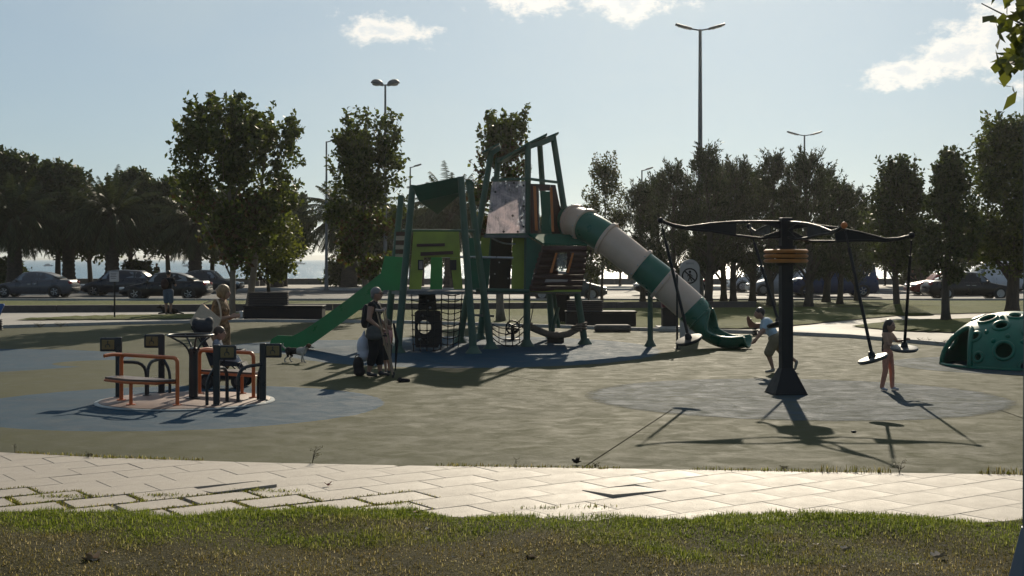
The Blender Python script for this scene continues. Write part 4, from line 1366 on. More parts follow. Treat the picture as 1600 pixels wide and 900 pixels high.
# winged roof of the right tower
b_ = MB()
b_.plate([W(782, 252, 32.6), W(824, 226, 32.6), W(855, 211, 33.0), W(853, 214, 36.2), W(826, 230, 36.0), W(786, 256, 35.8)], (0, 0, 0.05))
b_.build('roof_wing', M_roof, PL)
b_ = MB()
b_.plate([W(836, 224, 33.3), W(873, 209, 33.4), W(869, 213, 36.2), W(838, 228, 36.0)], (0, 0, 0.05))
b_.build('roof_wing', M_roof, PL)
b_ = MB()
b_.plate([W(753, 240, 34.0), W(780, 226, 34.0), W(783, 232, 36.0), W(758, 246, 36.0)], (0, 0, 0.05))
b_.build('roof_cap', M_roof, PL)
b_ = MB()
for a, c, d0, d1 in (((768, 238), (781, 229), 34.1, 34.1), ((779, 249), (825, 229), 35.5, 32.7), ((825, 228), (866, 213), 32.75, 33.5), ((843, 223), (866, 213), 36, 33.5)):
    b_.beam(W(a[0], a[1] + 2, d0), W(c[0], c[1] + 2, d1), 0.09, 0.11)
b_.build('roof_beam', M_post, PL)
# log hut below
hd = 32.3
aw = MB()
aw.plate([W(826, 368, 32.5), W(893, 369, 33.2), W(918, 384, 32.6), W(848, 382, 31.9)], (0, 0, 0.04))
aw.build('awning', mat('awning_green', (0.012, 0.085, 0.05), 0.85, var=0.2, spec=0.15), PL)
slab('hut_cheek', [(823, 370), (847, 383), (826, 454), (822, 454)], 32.45, M_teal, 0.05)
rows = [(385 + 8.7 * k, 385 + 8.7 * (k + 1)) for k in range(8)]
for k, (y0, y1) in enumerate(rows):
    xl = lambda y: 848 - 21 * (y - 385) / 70
    xr = lambda y: 916 - 8 * (y - 385) / 70
    ym = (y0 + y1) / 2
    spans = [(xl(ym), xr(ym))]
    if 396 < ym < 428:
        spans = [(xl(ym), 872 - (ym - 397) * 0.07), (889 - (ym - 397) * 0.07, xr(ym))]
    for (a, c) in spans:
        b_ = MB()
        d0 = 32.0 + 0.45 * (ym - 385) / 70
        b_.tube([W(a, ym, d0), W(c, ym, d0 + 0.3)], 5.0 / FPX * 32.2, 8)
        b_.build('log', M_brown, PL, smooth=40)
wf = slab('window_trim', [(868, 395), (871, 395), (863, 426), (859, 426)], 31.86, M_orange, 0.05)
slab('window_trim', [(894, 395), (897, 395), (889, 426), (885, 426)], 31.95, M_orange, 0.05)
slab('pane', [(871, 397), (889, 397), (887, 424), (869, 424)], 32.3, M_pane, 0.015, wf)
slab('slot_light', [(853, 436), (888, 437), (886, 440), (851, 441)], 31.95, M_planks, 0.04)  # pale strip stands in for light showing through a slot in the hut wall
slab('hut_floor_edge', [(828, 453), (908, 453), (908, 456), (828, 456)], 32.5, M_lime, 0.08)
b_ = MB()
b_.plate([W(826, 455, 32.6), W(908, 455, 33.2), W(900, 455, 35.8), W(830, 455, 35.8)], (0, 0, -0.06))
b_.build('deck', M_deck, PL)
# rope roll slung between two posts
b_ = MB()
pts = [W(827, 510, 32.9), W(838, 515, 32.9), W(855, 522, 32.95), W(872, 524.5, 33.0), W(888, 522, 33.1), W(903, 513, 33.3)]
pts = [W(823, 511, 32.85)] + pts + [W(912, 510, 33.45)]
b_.tube(pts, [0.05, 0.085, 0.085, 0.08, 0.08, 0.08, 0.085, 0.05], 10)
ro = b_.build('rope_roll', M_ropebrown, PL, smooth=60)
for x, y, d0 in ((824, 510, 32.8), (909, 509, 33.4), (901, 512, 33.2)):
    b_ = MB()
    for k in range(3):
        b_.torus(W(x, y - 3 + k * 3, d0), 0.115, 0.028, 12, 5, rot=Matrix.Rotation(R(12 * (k - 1)), 3, 'Y'))
    b_.build('knot', M_ropebrown, ro, smooth=180)
# braces below the hut and a step block
b_ = MB()
b_.tube([W(865, 458, 34.5), W(873, 512, 34.6)], 0.05, 8)
b_.tube([W(872, 480, 34.5), W(862, 520, 34.4)], 0.05, 8)
b_.build('brace', M_post, PL, smooth=40)
b_ = MB()
g = G(868, 535)
b_.rbox((g.x, g.y, 0.13), (0.42, 0.35, 0.26), 0.02)
b_.build('step', M_darkbrown, PL)
# net platform legs in the middle
b_ = MB()
b_.tube([W(735, 492, 33.5), W(772, 494, 33.5)], 0.03, 6)
b_.tube([W(736, 505, 33.8), W(736, 535, 33.8)], 0.04, 6)
b_.build('crossbar', M_steel, PL, smooth=40)
# ---- tube slide
def catmull(P, n=6):
    out = []
    for i in range(len(P) - 1):
        p0, p1, p2, p3 = P[max(i - 1, 0)], P[i], P[i + 1], P[min(i + 2, len(P) - 1)]
        seg = []
        for k in range(n + 1):
            t = k / n
            seg.append(0.5 * ((2 * p1) + (p2 - p0) * t + (2 * p0 - 5 * p1 + 4 * p2 - p3) * t * t + (3 * p1 - p0 - 3 * p2 + p3) * t ** 3))
        out.append(seg)
    return out
ring_px = [(878, 345, 33.9), (899, 347, 33.4), (915, 353, 33.0), (948, 373, 32.7), (1000, 414, 32.5), (1036, 442, 32.4), (1086, 486, 32.3)]
rp = [W(*q) for q in ring_px]
cols = [M_tubegreen, M_tubecream, M_tubegreen, M_tubecream, M_tubegreen, M_tubecream]
RT = 0.385
for i, seg in enumerate(catmull(rp)):
    b_ = MB()
    b_.tube(seg, RT - 0.002 * (i % 2), 24, caps=False)
    b_.tube(seg, RT - 0.02, 24, caps=False)
    o = b_.build('tube_section', cols[i], PL, smooth=60)
    d = (seg[-1] - seg[-2]).normalized()
    if i < 5:
        fl = MB()
        rot = d.to_track_quat('Z', 'Y').to_matrix()
        fl.lathe([(RT - 0.01, -0.045), (RT + 0.05, -0.04), (RT + 0.055, 0.0), (RT + 0.05, 0.04), (RT - 0.01, 0.045)], 24, seg[-1], rot=rot, cap=False)
        fo = fl.build('flange', M_tubecream, o, smooth=40)
        for k in range(10):
            a = 2 * math.pi * k / 10
            bt = MB()
            bt.ball(seg[-1] + rot @ Vector(((RT + 0.058) * math.cos(a), (RT + 0.058) * math.sin(a), 0.0)), 0.018, 6, 4)
            bt.build('bolt', M_steel, o, smooth=180)
# exit chute
cp = [W(1080, 481, 32.3), W(1096, 497, 32.25), W(1112, 513, 32.15), W(1130, 523, 32.0), W(1150, 526, 31.85), W(1167, 525, 31.75)]
path = [q for s_ in catmull(cp, 5) for q in s_[:-1]] + [cp[-1]]
b_ = MB()
nsec = 22
ringsv = []
for i, c in enumerate(path):
    u = i / (len(path) - 1)
    d = (path[min(i + 1, len(path) - 1)] - path[max(i - 1, 0)]).normalized()
    side = Vector((d.y, -d.x, 0)).normalized()          # towards the camera for a path going right
    upv = side.cross(d).normalized()
    if upv.z < 0:
        upv = -upv
    open_ = 170 - 88 * min(1, max(0, (u - 0.12) / 0.3)) + 6 * u
    rad = 0.395 - 0.05 * u
    row = []
    for k in range(nsec + 1):
        a = R(-90 - open_ + 2 * open_ * k / nsec)
        row.append(c + side * math.cos(a) * rad * (1 + 0.10 * u) + upv * math.sin(a) * rad * (1 - 0.25 * u))
    ringsv.append(row)
vs = [q for row in ringsv for q in row]
fs = [(i * (nsec + 1) + k, i * (nsec + 1) + k + 1, (i + 1) * (nsec + 1) + k + 1, (i + 1) * (nsec + 1) + k) for i in range(len(path) - 1) for k in range(nsec)]
b_.add(vs, fs)
ch = b_.build('exit_chute', M_tubegreen, PL, smooth=180)
md = ch.modifiers.new('wall', 'SOLIDIFY')
md.thickness = 0.03
b_ = MB()
b_.tube([row[0] for row in ringsv[5:]] , 0.035, 8)
b_.tube([row[-1] for row in ringsv[5:]], 0.035, 8)
b_.tube(ringsv[-1], 0.035, 8)
b_.tube(ringsv[5], 0.03, 8)
b_.build('chute_lip', M_tubegreen, ch, smooth=180)
for (px, py, ty, D, r_) in ((1016, 541, 445, 32.7, 0.065), (1140, 543, 532, 31.9, 0.03)):
    post((px, py), (px, ty), D, r_, name='slide_support')

# ================================================================== STANDING SPINNER under the tower
sp = thing('spinner', 'small dark spring spinner under the middle of the play tower', 'play equipment', tuple(G(801, 531)))
b_ = MB()
g = G(801, 531)
b_.tube([g, g + Vector((0, 0, 0.35))], 0.05, 8)
b_.lathe([(0.22, 0), (0.2, 0.03)], 14, g)
b_.build('stem', M_black, sp, smooth=40)
b_ = MB()
for k in range(3):
    b_.torus(g + Vector((0, 0, 0.2 + 0.09 * k)), 0.2 - 0.05 * k, 0.022, 16, 5, rot=Matrix.Rotation(R(20 * (k - 1)), 3, 'Y'))
b_.torus(g + Vector((0, 0, 0.33)), 0.17, 0.022, 16, 5, rot=Matrix.Rotation(R(90), 3, 'X'))
b_.build('hoops', M_black, sp, smooth=180)

# ================================================================== ROTARY SWING
SG = thing('rotary_swing', 'black rotary swing mast with four curved arms and orange collar', 'swing', tuple(SWING))
S0 = SWING
b_ = MB()
b_.rbox(S0 + Vector((0, 0, 1.38)), (0.185, 0.185, 2.74), 0.02, rz=R(8))
b_.build('mast', M_black, SG)
b_ = MB()
for k in range(4):
    a = R(8 + 90 * k)
    d = Vector((math.cos(a), math.sin(a), 0))
    s_ = Vector((-d.y, d.x, 0)) * 0.012
    p0 = S0 + d * 0.09
    b_.plate([p0 - s_ + Vector((0, 0, 0.4)), p0 - s_ + Vector((0, 0, 0.0)), p0 - s_ + d * 0.16, p0 - s_ + d * 0.16 + Vector((0, 0, 0.02))], s_ * 2)
b_.box(S0 + Vector((0, 0, 0.012)), (0.52, 0.52, 0.024), R(8))
b_.lathe([(0.36, 0.025), (0.135, 0.40)], 4, S0 + Vector((0, 0, 0)), rot=Matrix.Rotation(R(53), 3, 'Z'))
b_.build('mast_foot', M_black, SG)
cl_ = MB()
cl_.lathe([(0.05, 2.31), (0.16, 2.31), (0.16, 2.0), (0.05, 2.0)], 20, S0, cap=False)
co_ = cl_.build('collar', M_black, SG, smooth=40)
M_collar = mat('collar_orange', (0.40, 0.15, 0.03), 0.5, var=0.2, scale=5.0)
for k in range(3):
    b_ = MB()
    z = 2.075 + 0.075 * k
    b_.lathe([(0.15, z - 0.03), (0.315, z - 0.032), (0.342, z - 0.015), (0.345, z + 0.008), (0.315, z + 0.03), (0.15, z + 0.03)], 28, S0)
    b_.build('collar_ring', M_collar, co_, smooth=40)
ARMS = [((2.30, 21.0, 2.70), (2.72, 20.84, 0.86), 0), ((6.04, 20.5, 2.46), (6.10, 21.1, 0.71), 1), ((4.70, 19.2, 2.58), (5.0, 18.8, 0.72), 2), ((4.04, 23.1, 2.66), (4.47, 22.7, 1.02), 3)]
for (e, s_, k) in ARMS:
    e, st = Vector(e), Vector(s_)
    c0 = S0 + Vector((0, 0, 2.66))
    hd_ = Vector((e.x - S0.x, e.y - S0.y, 0))
    L = hd_.length
    h = hd_ / L
    def pt(u, z):
        return S0 + h * (L * u) + Vector((0, 0, z))
    top = [pt(u, 2.68 + (e.z - 2.70) * u + dz) for u, dz in ((0.03, 0.0), (0.2, 0.005), (0.4, 0.0), (0.6, -0.03), (0.8, -0.085), (0.9, -0.05), (1.0, 0.02))]
    bot = [pt(u, 2.43 + (e.z - 2.70) * u + dz) for u, dz in ((0.03, 0.02), (0.2, -0.005), (0.4, 0.04), (0.6, 0.105), (0.8, 0.14), (0.9, 0.185), (1.0, 0.26))]
    arm = MB()
    arm.tube(top, 0.022, 8)
    arm.tube(bot, 0.020, 8)
    ao = arm.build('arm', M_black, SG, smooth=60)
    web = MB()
    sdv = Vector((-h.y, h.x, 0)) * 0.006
    # solid web on the outer part, lens-shaped opening near the mast
    for i in range(2, 6):
        web.plate([top[i] - sdv, bot[i] - sdv, bot[i + 1] - sdv, top[i + 1] - sdv], sdv * 2)
    web.build('web', M_black, ao)
    web = MB()
    web.plate([top[0] - sdv, bot[0] - sdv, bot[1].lerp(top[1], 0.1) - sdv, bot[0].lerp(top[0], 0.5) - sdv, top[1].lerp(bot[1], 0.1) - sdv], sdv * 2)
    web.build('web', M_black, ao)
    en = MB()
    en.ball(e, 0.05, 10, 6)
    en.build('end_cap', M_orange if k == 2 else M_black, ao, smooth=180)
    rod = MB()
    a1 = e + (st - e) * 0.04
    rod.tube([a1, a1.lerp(st, 0.16)], 0.012, 6)
    rod.tube([a1.lerp(st, 0.14), st], 0.024, 8)
    seat_n = (e - st).normalized()
    ho = rod.build('hanger', M_black, SG, smooth=40)
    seat = MB()
    nrm = (seat_n + Vector((0, 0, 1.2 if k in (1,) else 0.15))).normalized()
    if k == 2:
        nrm = Vector((-0.30, 0.0, 0.95)).normalized()
    if k == 0:
        nrm = Vector((-0.30, -0.18, 0.93)).normalized()
    rot = nrm.to_track_quat('Z', 'Y').to_matrix()
    seat.lathe([(0.02, -0.035), (0.19, -0.03), (0.215, 0.0), (0.205, 0.022), (0.17, 0.028), (0.02, 0.026)], 24, st, rot=rot)
    seat.build('seat', M_black if k in (0, 3) else mat('seat_grey', (0.05, 0.052, 0.052), 0.45, var=0.2, spec=0.4), ho, smooth=50)
    hub = MB()
    hub.lathe([(0.06, 0.02), (0.05, 0.07), (0.03, 0.11)], 12, st, rot=rot)
    hub.build('seat_hub', M_black, ho, smooth=40)

# ================================================================== ACCESSIBLE CAROUSEL
CA = thing('carousel', 'round wheelchair carousel with orange benches and black panel posts', 'carousel', tuple(CARO))
M_plat = mat('platform_red', (0.155, 0.088, 0.066), 0.6, c2=(0.24, 0.15, 0.115), scale=3.0, bump=0.002)
M_ring = mat('ring_grey', (0.17, 0.20, 0.21), 0.5, var=0.12)
M_orangetube = mat('orange_tube', (0.50, 0.115, 0.022), 0.38, var=0.12, scale=4.0)
M_seat = mat('bench_board', (0.10, 0.060, 0.045), 0.42, var=0.2, scale=6.0, stretch=(1, 4, 1))
M_sign = mat('panel_yellow_brown', (0.20, 0.135, 0.045), 0.55, var=0.15)
M_bk = mat('carousel_black', (0.014, 0.015, 0.017), 0.35, var=0.2)
C0 = CARO
def cp_(x, y, z):
    return C0 + Vector((x, y, z))
b_ = MB()
b_.lathe([(1.23, 0.006), (1.23, 0.03), (1.22, 0.034), (0.02, 0.034)], 64, C0, cap=False)
b_.build('platform', M_plat, CA, smooth=30)
b_ = MB()
b_.lathe([(1.235, 0.006), (1.235, 0.026), (1.29, 0.020), (1.30, 0.006)], 64, C0, cap=False)
b_.build('ring', M_ring, CA, smooth=30)
b_ = MB()
b_.torus(C0 + Vector((0.05, 0.1, 0.975)), 0.33, 0.018, 32, 8)
hw = b_.build('hand_wheel', M_bk, CA, smooth=180)
ctr = C0 + Vector((0.09, 0.1, 0))
for k in range(4):
    a = 2 * math.pi * k / 4 + 0.5
    d = Vector((math.cos(a), math.sin(a), 0))
    b_ = MB()
    b_.tube(fillet([ctr + d * 0.048 + Vector((0, 0, 0.03)), ctr + d * 0.048 + Vector((0, 0, 0.80)), C0 + Vector((0.05, 0.1, 0.975)) + d * 0.33], 0.26), 0.015, 8)
    b_.build('centre_tube', M_bk, CA, smooth=40)
b_ = MB()
b_.lathe([(0.10, 0.034), (0.10, 0.05), (0.068, 0.06), (0.064, 0.78), (0.03, 0.80)], 16, ctr)
b_.build('centre_post', M_bk, CA, smooth=40)
def chair_icon(b2, o, u, w_, s):
    """raised wheelchair mark on a panel"""
    P = lambda x, y: o + u * (x * s) + Vector((0, 0, y * s)) + w_
    b2.tube([P(0.05 * math.cos(a) * 10 * 0.1 * 6 - 0.02, 0.05 * math.sin(a) * 6 - 0.2) for a in [i * 0.5 for i in range(-1, 9)]], 0.006, 5)
    b2.tube([P(0, 0.38), P(0, 0.0), P(0.22, 0.0), P(0.30, -0.28)], 0.007, 5)
    b2.ball(P(0, 0.48), 0.012, 6, 4)
for k, (x, y, tx, ty, zt) in enumerate([(-1.09, 0.36, -0.27, -0.02, 0.92), (-0.62, 1.02, -0.25, 0.0, 0.93), (0.63, -0.80, 0.27, 0.0, 0.88), (1.16, -0.12, 0.26, 0.02, 0.86)]):
    b_ = MB()
    b_.rbox(cp_(x, y, zt / 2 + 0.02), (0.092, 0.06, zt - 0.02), 0.012)
    b_.lathe([(0.075, 0.034), (0.07, 0.045)], 12, cp_(x, y, 0))
    po = b_.build('panel_post', M_bk, CA)
    u = Vector((tx, ty, 0)).normalized()
    b_ = MB()
    cpx = cp_(x, y, zt - 0.10) + Vector((tx, ty, 0)) * 0.5
    b_.rbox(cpx, (0.29, 0.045, 0.21), 0.02)
    pf = b_.build('panel', M_bk, po)
    b_ = MB()
    b_.rbox(cpx + Vector((0.018 * (1 if tx > 0 else -1), -0.018, 0)), (0.19, 0.03, 0.145), 0.012)
    b_.build('panel_inset', M_sign, pf)
    b_ = MB()
    chair_icon(b_, cpx + Vector((0.018 * (1 if tx > 0 else -1), -0.034, 0)), Vector((1, 0, 0)), Vector((0, 0, 0)), 0.11)
    b_.build('wheelchair_mark', M_bk, pf)
    # curved black arm from the deck to the post
    d = Vector((-x, -y, 0)).normalized()
    t_ = Vector((-d.y, d.x, 0)) * (1 if k in (0, 3) else -1)
    q0 = cp_(x, y, 0.034) + d * 0.28 + t_ * 0.30
    b_ = MB()
    b_.tube(fillet([q0, q0 + Vector((0, 0, 0.50)), cp_(x, y, 0.50 + 0.06)], 0.20), 0.026, 8)
    b_.lathe([(0.06, 0.034), (0.055, 0.046)], 10, Vector((q0.x, q0.y, 0)))
    b_.build('grab_arm', M_bk, CA, smooth=40)
    b_ = MB()
    q1 = cp_(x, y, 0.034) + d * 0.10 - t_ * 0.10
    b_.tube(fillet([q1, q1 + Vector((0, 0, 0.35)), cp_(x, y, 0.60)], 0.15), 0.024, 8)
    b_.build('grab_arm', M_bk, CA, smooth=40)
def bench(A, B, back, third, flip):
    """A,B: ends of the rail; back: depth direction of the seat"""
    A, B, n_ = Vector(A), Vector(B), Vector(back)
    b_ = MB()
    b_.tube(fillet([C0 + A + n_ * 0.0 + Vector((0, 0, 0.034)), C0 + A + Vector((0, 0, 0.70)), C0 + B + Vector((0, 0, 0.70)), C0 + B + Vector((0, 0, 0.034))], 0.09), 0.028, 10)
    b_.lathe([(0.07, 0.034), (0.065, 0.046)], 12, C0 + A)
    b_.lathe([(0.07, 0.034), (0.065, 0.046)], 12, C0 + B)
    o = b_.build('bench_rail', M_orangetube, CA, smooth=40)
    b_ = MB()
    f0, f1 = C0 + A.lerp(B, -0.02), C0 + A.lerp(B, 1.0)
    ptsb = [f0 + n_ * 0.10, f1 + n_ * 0.10, f1 + n_ * 0.85 - (B - A) * 0.10, (f0 + f1) / 2 + n_ * 1.22, f0 + n_ * 1.0 + (B - A) * 0.05]
    b_.plate([Vector((p.x, p.y, 0.372)) for p in ptsb], (0, 0, 0.028))
    b_.build('bench_seat', M_seat, o)
    b_ = MB()
    ring = [Vector((p.x, p.y, 0.352)) for p in ptsb]
    b_.tube(ring, 0.019, 8, closed=True)
    b_.tube([C0 + Vector(third) + Vector((0, 0, 0.034)), C0 + Vector(third) + Vector((0, 0, 0.36))], 0.026, 8)
    b_.lathe([(0.07, 0.034), (0.065, 0.046)], 12, C0 + Vector(third))
    b_.tube(fillet([C0 + A + Vector((0, 0, 0.70)), C0 + A + n_ * 0.5 + Vector((0, 0, 0.715)), C0 + A + n_ * 0.95 + Vector((0, 0, 0.70))], 0.08), 0.026, 8)
    b_.build('bench_frame', M_orangetube, o, smooth=40)
    return o
bench((-0.92, -0.10, 0), (0.07, -0.78, 0), (-0.18, -0.28, 0), (-0.60, -0.74, 0), 0)
bench((0.0, 0.88, 0), (0.95, 0.26, 0), (0.15, 0.24, 0), (0.66, 0.86, 0), 1)

# ================================================================== CLIMBING DOME
DM = Vector((10.0, 26.9, 0))
DO = thing('climbing_dome', 'dark green plastic climbing dome full of round holes', 'climbing dome', tuple(DM))
M_dome = mat('dome_green', (0.010, 0.125, 0.078), 0.40, var=0.2, scale=2.0, bump=0.001, spec=0.35)
RD, HD = 1.42, 1.07
def dome_pt(th, ph, k=1.0):
    return DM + Vector((RD * k * math.cos(th) * math.cos(ph), RD * k * math.sin(th) * math.cos(ph), HD * k * math.sin(ph)))
holes = []
for (az_, el_, rr_) in [(-120, 20, 0.17), (-95, 42, 0.16), (-128, 50, 0.13), (-150, 34, 0.10), (-158, 60, 0.17), (-80, 14, 0.11), (-60, 30, 0.18), (-112, 68, 0.12), (-40, 50, 0.15), (-25, 20, 0.17), (0, 40, 0.15), (40, 25, 0.18), (70, 45, 0.15), (95, 20, 0.18), (120, 48, 0.15), (140, 22, 0.17), (-140, 12, 0.08), (-70, 58, 0.13), (20, 65, 0.15), (160, 60, 0.12), (-104, 4, 0.10), (60, 12, 0.14)]:
    th, ph = R(az_), R(el_)
    p = dome_pt(th, ph)
    holes.append((p, rr_, th, ph))
b_ = MB()
nu, nv = 220, 60
idx = {}
vs = []
fs = []
grid_p = [[dome_pt(2 * math.pi * i / nu, math.pi / 2 * j / nv) for i in range(nu)] for j in range(nv + 1)]
def inhole(p):
    for (q, r_, th, ph) in holes:
        if (p - q).length < r_:
            return True
    # arched entrance on the left
    rel = p - DM
    a = math.degrees(math.atan2(rel.y, rel.x))
    a = (a + 360) % 360
    return abs(a - 193) < 20 * math.sqrt(max(0, 1 - (rel.z / 0.74) ** 2)) and rel.z < 0.74
for j in range(nv):
    for i in range(nu):
        q = [grid_p[j][i], grid_p[j][(i + 1) % nu], grid_p[j + 1][(i + 1) % nu], grid_p[j + 1][i]]
        c = (q[0] + q[1] + q[2] + q[3]) / 4
        if inhole(c):
            continue
        ids = []
        for (jj, ii) in ((j, i), (j, (i + 1) % nu), (j + 1, (i + 1) % nu), (j + 1, i)):
            if jj == nv:
                ii = 0
            if (jj, ii) not in idx:
                idx[(jj, ii)] = len(vs)
                vs.append(grid_p[jj][ii])
            ids.append(idx[(jj, ii)])
        if len(set(ids)) == 4:
            fs.append(tuple(ids))
        else:
            fs.append(tuple(dict.fromkeys(ids)))
b_.add(vs, fs)
sh = b_.build('shell', M_dome, DO, smooth=180)
md = sh.modifiers.new('wall', 'SOLIDIFY')
md.thickness = 0.035
for (p, r_, th, ph) in holes:
    n_ = Vector((math.cos(th) * math.cos(ph) / RD, math.sin(th) * math.cos(ph) / RD, math.sin(ph) / HD)).normalized()
    rot = n_.to_track_quat('Z', 'Y').to_matrix()
    b_ = MB()
    b_.torus(p - n_ * 0.004, r_ + 0.012, 0.034, 28, 8, rot=rot)
    b_.build('hole_rim', M_dome, DO, smooth=180)
for (az_, el_) in ((-140, 40), (-105, 30), (-88, 28), (-75, 44), (-135, 64), (-118, 36), (-165, 44), (-98, 56), (-60, 45), (-130, 30)):
    p = dome_pt(R(az_), R(el_))
    b_ = MB()
    b_.ball(p, 0.05, 10, 6)
    b_.build('foot_knob', M_dome, DO, smooth=180)
b_ = MB()
arch = []
for k in range(19):
    t_ = math.pi * k / 18
    a = R(193 + 20.5 * math.cos(t_))
    z = 0.75 * math.sin(t_)
    ph = math.asin(min(0.999, z / HD))
    arch.append(dome_pt(a, ph, 1.01))
b_.tube(arch, 0.05, 8)
b_.build('entrance_rim', M_dome, DO, smooth=180)
b_ = MB()
b_.torus(DM + Vector((0, 0, 0.02)), RD + 0.02, 0.03, 60, 6)
b_.build('base_rim', M_dome, DO, smooth=180)

# ================================================================== SPRING RIDERS
def spring(b2, base, h, r=0.09, turns=5):
    b2.tube([base + Vector((r * math.cos(a), r * math.sin(a), h * a / (2 * math.pi * turns))) for a in [2 * math.pi * turns * i / 60 for i in range(61)]], 0.018, 6)
g = G(1180, 524)
sr = thing('spring_rider', 'small rust red spring rider behind the running boy', 'spring rider', tuple(g))
M_rust = mat('rider_rust_red', (0.20, 0.065, 0.035), 0.5, var=0.15)
b_ = MB(); spring(b_, g, 0.20, 0.07, 4); b_.build('spring', M_black, sr, smooth=180)
b_ = MB()
b_.plate([g + Vector((x, -0.03, z)) for x, z in ((-0.20, 0.27), (-0.15, 0.21), (0.16, 0.20), (0.26, 0.27), (0.19, 0.31), (0.03, 0.30), (-0.10, 0.40), (-0.16, 0.50), (-0.21, 0.54), (-0.24, 0.46))], (0, 0.06, 0))
b_.build('body', M_rust, sr)
b_ = MB(); b_.tube([g + Vector((-0.12, -0.13, 0.44)), g + Vector((-0.12, 0.13, 0.44))], 0.018, 6); b_.build('handle', M_black, sr)
b_ = MB(); b_.rbox(g + Vector((0.10, 0, 0.325)), (0.18, 0.15, 0.03), 0.015); b_.build('seat', M_rust, sr)
g = Vector((-15.12, 40.0, 0))
sr = thing('spring_rider', 'bright blue spring rider cut off by the left edge', 'spring rider', tuple(g))
M_ridblue = mat('rider_blue', (0.02, 0.10, 0.33), 0.4, var=0.15)
b_ = MB(); spring(b_, g, 0.32); b_.build('spring', M_black, sr, smooth=180)
b_ = MB()
b_.plate([g + Vector((x, -0.04, z)) for x, z in ((-0.5, 0.45), (-0.3, 0.12 + 0.2), (-0.1, 0.30), (0.02, 0.44), (0.10, 0.62), (0.16, 0.74), (0.14, 0.79), (-0.1, 0.78), (-0.3, 0.66), (-0.5, 0.62))], (0, 0.08, 0))
rb_ = b_.build('body', M_ridblue, sr)
b_ = MB(); b_.rbox(g + Vector((0.0, -0.047, 0.58)), (0.07, 0.01, 0.10), 0.004); b_.build('mark', M_white, rb_)
b_ = MB(); b_.tube([g + Vector((-0.1, -0.22, 0.74)), g + Vector((-0.1, 0.22, 0.74))], 0.018, 6); b_.build('handle', M_white, sr)
# ================================================================== PEOPLE AND ANIMALS
def capsule(b_, p0, p1, r0, r1, n=10):
    p0, p1 = Vector(p0), Vector(p1)
    d = p1 - p0
    L = max(d.length, 1e-4)
    d = d / L
    prof = []
    for k in range(5):
        a = -math.pi / 2 + (math.pi / 2) * k / 4
        prof.append((max(1e-4, r0 * math.cos(a)), r0 * math.sin(a)))
    for k in range(1, 5):
        a = (math.pi / 2) * k / 4
        prof.append((max(1e-4, r1 * math.cos(a)), L + r1 * math.sin(a)))
    b_.lathe(prof, n, p0, rot=d.to_track_quat('Z', 'Y').to_matrix())
def organic(name, prims, parent, mats, voxel=0.010, smooth_it=6):
    """one continuous skin over tapered limbs and ellipsoids, coloured by the limb underneath.
    prims: ('c', p0, p1, r0, r1, mat) or ('e', centre, (rx,ry,rz), rotation or None, mat)"""
    b_ = MB()
    for q in prims:
        if q[0] == 'c':
            capsule(b_, q[1], q[2], q[3], q[4])
        else:
            b_.ball(q[1], q[2], 16, 12, rot=q[3])
    me = bpy.data.meshes.new(name + '_raw')
    me.from_pydata(b_.v, [], b_.f)
    o = bpy.data.objects.new(name + '_raw', me)
    col.objects.link(o)
    md = o.modifiers.new('r', 'REMESH')
    md.mode = 'VOXEL'
    md.voxel_size = voxel
    md.use_smooth_shade = True
    ms = o.modifiers.new('s', 'SMOOTH')
    ms.factor = 0.5
    ms.iterations = smooth_it
    dg = bpy.context.evaluated_depsgraph_get()
    ev = o.evaluated_get(dg)
    out = bpy.data.meshes.new_from_object(ev)
    bpy.data.objects.remove(o)
    n = len(out.polygons)
    cen = np.zeros(n * 3, dtype=np.float32)
    out.polygons.foreach_get('center', cen)
    cen = cen.reshape(-1, 3)
    best = np.full(n, 1e9)
    idx = np.zeros(n, dtype=np.int32)
    names = list(dict.fromkeys(q[-1] for q in prims))
    for q in prims:
        if q[0] == 'c':
            a, c = np.array(q[1]), np.array(q[2])
            ab = c - a
            t_ = np.clip(((cen - a) @ ab) / max(1e-9, ab @ ab), 0, 1)
            dd = np.linalg.norm(cen - (a + t_[:, None] * ab), axis=1) - (q[3] + (q[4] - q[3]) * t_)
        else:
            rot = np.array(q[3]) if q[3] is not None else np.eye(3)
            loc = (cen - np.array(q[1])) @ rot
            r_ = np.array(q[2])
            k0 = np.linalg.norm(loc / r_, axis=1)
            k1 = np.linalg.norm(loc / (r_ * r_), axis=1) + 1e-9
            dd = k0 * (k0 - 1.0) / k1
        win = dd < best
        best[win] = dd[win]
        idx[win] = names.index(q[-1])
    out.materials.clear()
    for nm in names:
        out.materials.append(mats[nm])
    out.polygons.foreach_set('material_index', idx)
    out.polygons.foreach_set('use_smooth', np.ones(n, dtype=bool))
    out.name = name
    return link(name, out, parent)

